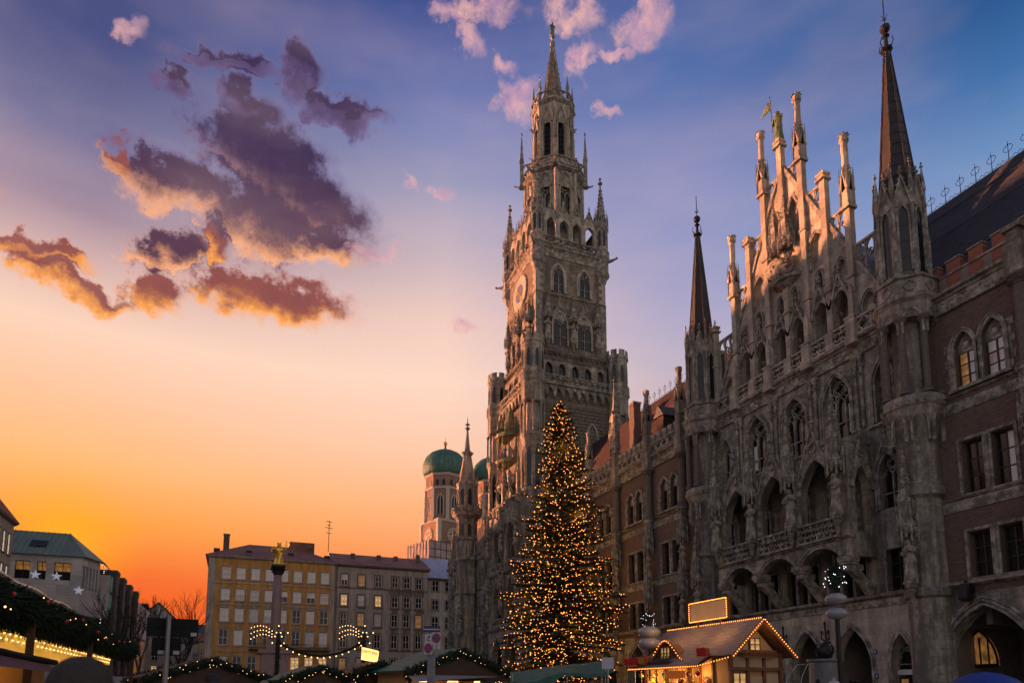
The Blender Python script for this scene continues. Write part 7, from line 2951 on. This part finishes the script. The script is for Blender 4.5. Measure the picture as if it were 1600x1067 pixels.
def skinned(name, verts, edges, radii, m, parent, sub=2):
    me = bpy.data.meshes.new(name)
    me.from_pydata(verts, edges, [])
    me.materials.append(m)
    o = link(name, me, parent)
    mod = o.modifiers.new('skin', 'SKIN')
    mod.use_smooth_shade = True
    for d, r in zip(me.skin_vertices[0].data, radii):
        d.radius = r if isinstance(r, tuple) else (r, r)
    me.skin_vertices[0].data[0].use_root = True
    s = o.modifiers.new('sub', 'SUBSURF')
    s.levels = s.render_levels = sub
    return o


def person(label, loc, rz, h, coat, hair, hat=False):
    """standing figure facing +Y, feet at the root"""
    Pn = thing('person', label, 'person', loc, rz, 'shoppers')
    k = h / 1.75
    V = lambda *p: tuple(c * k for c in p)
    # 0 pelvis 1 waist 2 chest 3 neck base 4 neck 5 jaw 6 head 7 crown | arms | legs
    verts = [V(0, 0, .95), V(0, 0, 1.12), V(0, .0, 1.32), V(0, 0, 1.46), V(0, .01, 1.52), V(0, .025, 1.58), V(0, .015, 1.66), V(0, .005, 1.73),
             V(-.19, 0, 1.42), V(-.25, -.02, 1.14), V(-.22, .10, .92), V(-.2, .15, .85), V(.19, 0, 1.42), V(.25, -.02, 1.14), V(.22, .10, .92), V(.2, .15, .85),
             V(-.1, 0, .88), V(-.11, .02, .48), V(-.11, -.01, .09), V(-.11, .13, .04), V(.1, 0, .88), V(.11, .02, .48), V(.11, -.01, .09), V(.11, .13, .04)]
    edges = [(0, 1), (1, 2), (2, 3), (3, 4), (4, 5), (5, 6), (6, 7), (3, 8), (8, 9), (9, 10), (10, 11), (3, 12), (12, 13), (13, 14), (14, 15),
             (0, 16), (16, 17), (17, 18), (18, 19), (0, 20), (20, 21), (21, 22), (22, 23)]
    rad = [.13, .12, .14, .08, .055, .068, .082, .06, .06, .045, .032, .03, .06, .045, .032, .03, .085, .06, .045, .04, .085, .06, .045, .04]
    skinned('body', verts, edges, [r * k for r in rad], SKIN, Pn)
    fc_ = MB()
    fc_.lump(0, .105 * k, 1.635 * k, .014 * k, .026 * k)
    for sg in (-1, 1):
        fc_.lump(sg * .082 * k, 0.01 * k, 1.635 * k, .018 * k, .032 * k)
        fc_.lump(sg * .032 * k, .088 * k, 1.662 * k, .012 * k)
    fc_.lump(0, .092 * k, 1.592 * k, .022 * k, .008 * k)
    fc_.build('face_features', SKIN, Pn)
    cm = mat('coat', coat, 0.85, noise=5, var=0.2, bump=0.3, bscale=20)
    skinned('coat', [verts[i] for i in (0, 1, 2, 3, 8, 9, 10, 12, 13, 14)] + [V(0, 0, .72)], [(0, 1), (1, 2), (2, 3), (3, 4), (4, 5), (5, 6), (3, 7), (7, 8), (8, 9), (0, 10)],
            [r * k for r in (.18, .165, .18, .085, .085, .066, .05, .085, .066, .05, .185)], cm, Pn)
    tm_ = mat('trousers', (0.03, 0.032, 0.04), 0.9)
    skinned('trousers', [V(0, 0, .9), V(-.1, 0, .86), V(-.11, .02, .48), V(-.11, -.01, .1), V(.1, 0, .86), V(.11, .02, .48), V(.11, -.01, .1)],
            [(0, 1), (1, 2), (2, 3), (0, 4), (4, 5), (5, 6)], [r * k for r in (.14, .1, .075, .06, .1, .075, .06)], tm_, Pn)
    hm = MB()
    n = 14
    vs, fs = [], []
    for i in range(7):
        a_ = i / 6 * PI * 0.56
        for j in range(n):
            t = 2 * PI * j / n
            front = 0.82 if (math.sin(t) > 0.3 and i > 4 and not hat) else 1.0
            r = .098 * math.sin(a_ + 0.03) * front
            low = .03 if math.sin(t) < 0 else 0
            vs.append((r * math.cos(t) * k, (r * 1.08 * math.sin(t) + .008) * k, (1.665 + .098 * math.cos(a_) - (low * i / 6)) * k))
    for i in range(6):
        for j in range(n):
            fs.append((i * n + j, i * n + (j + 1) % n, (i + 1) * n + (j + 1) % n, (i + 1) * n + j))
    hm.add(vs, fs)
    if hat:
        hm.lathe([(.104 * k, 1.63 * k), (.108 * k, 1.67 * k), (.104 * k, 1.70 * k)], 14, (0, .008 * k, 0), cap=False)
        hm.lump(0, 0, 1.775 * k, .03 * k)
    hm.build('hat' if hat else 'hair', mat('hat_or_hair', hair, 0.9, noise=12, var=0.35, bump=0.6, bscale=40), Pn, smooth=True)
    return Pn


person('grey-haired person in dark coat, out of focus, close at lower left', (-0.46, 2.6, 0), -0.15, 1.80, (0.04, 0.035, 0.035), (0.055, 0.044, 0.036))
person('person in dark knitted hat below the corner of the ochre house', (-0.29, 12.2, 0), 0.1, 1.98, (0.03, 0.03, 0.04), (0.035, 0.035, 0.04), True)
person('fair-haired person among stalls left of the golden column', (0.6, 14.6, 0), 0.4, 1.90, (0.12, 0.04, 0.05), (0.25, 0.17, 0.09))
person('dark-haired person among stalls under the golden column', (1.15, 15.2, 0), -0.5, 1.91, (0.05, 0.05, 0.06), (0.05, 0.035, 0.025))
person('person in pale knitted hat before the fountain', (9.2, 8.6, 0), -0.9, 1.86, (0.08, 0.08, 0.09), (0.45, 0.44, 0.43), True)
person('dark-haired person by the narrow lit arch', (14.9, 10.9, 0), -0.9, 1.88, (0.05, 0.045, 0.04), (0.02, 0.018, 0.016))
person('grey-haired person right of the dark-haired one by the arch', (15.2, 10.4, 0), -0.4, 1.89, (0.07, 0.07, 0.08), (0.35, 0.34, 0.33))
person('person in black hat served at the chalet counter', (18.7, 25.9, 0), -1.2, 1.95, (0.03, 0.03, 0.03), (0.015, 0.015, 0.015), True)
person('person in brown coat sheltered under the blue umbrella', (12.1, 8.0, 0), 0.7, 1.72, (0.09, 0.05, 0.03), (0.06, 0.04, 0.03))
person('person in grey hat near the small brown stall', (4.2, 21.5, 0), 0.2, 1.92, (0.06, 0.06, 0.065), (0.2, 0.19, 0.19), True)

CROWD = [('person in a maroon bobble hat left of the brown stall', 3.0, 19.0, 1.93, (0.05, 0.05, 0.07), (0.14, 0.02, 0.03), True),
         ('brown-haired person in a tan coat beneath the yellow sign', 4.9, 22.6, 1.95, (0.22, 0.14, 0.08), (0.07, 0.04, 0.02), False),
         ('person in a white knitted hat before the lamp-lit stall', 6.6, 21.2, 1.93, (0.04, 0.045, 0.05), (0.5, 0.48, 0.45), True),
         ('dark-haired person beneath the lampshades', 7.7, 22.4, 1.96, (0.06, 0.03, 0.03), (0.02, 0.015, 0.012), False),
         ('person in a blue hat at the corner of the green tent', 9.4, 20.4, 1.92, (0.05, 0.05, 0.05), (0.03, 0.06, 0.16), True),
         ('fair-haired person under the green tent', 11.0, 21.4, 1.95, (0.03, 0.05, 0.04), (0.32, 0.22, 0.11), False),
         ('person in a black hat right of the pale sign board', 12.2, 17.6, 1.90, (0.09, 0.085, 0.08), (0.02, 0.02, 0.02), True),
         ('person in a red hat by the chalet front', 16.6, 22.4, 1.95, (0.04, 0.04, 0.05), (0.3, 0.03, 0.03), True),
         ('brown-haired person right of the golden column', 2.2, 17.5, 1.92, (0.12, 0.1, 0.09), (0.08, 0.05, 0.03), False)]
for k, (lab, x, y, h_, coat_, hair_, hat_) in enumerate(CROWD):
    person(lab, (x, y, 0), random.uniform(-1, 1), h_, coat_, hair_, hat_)
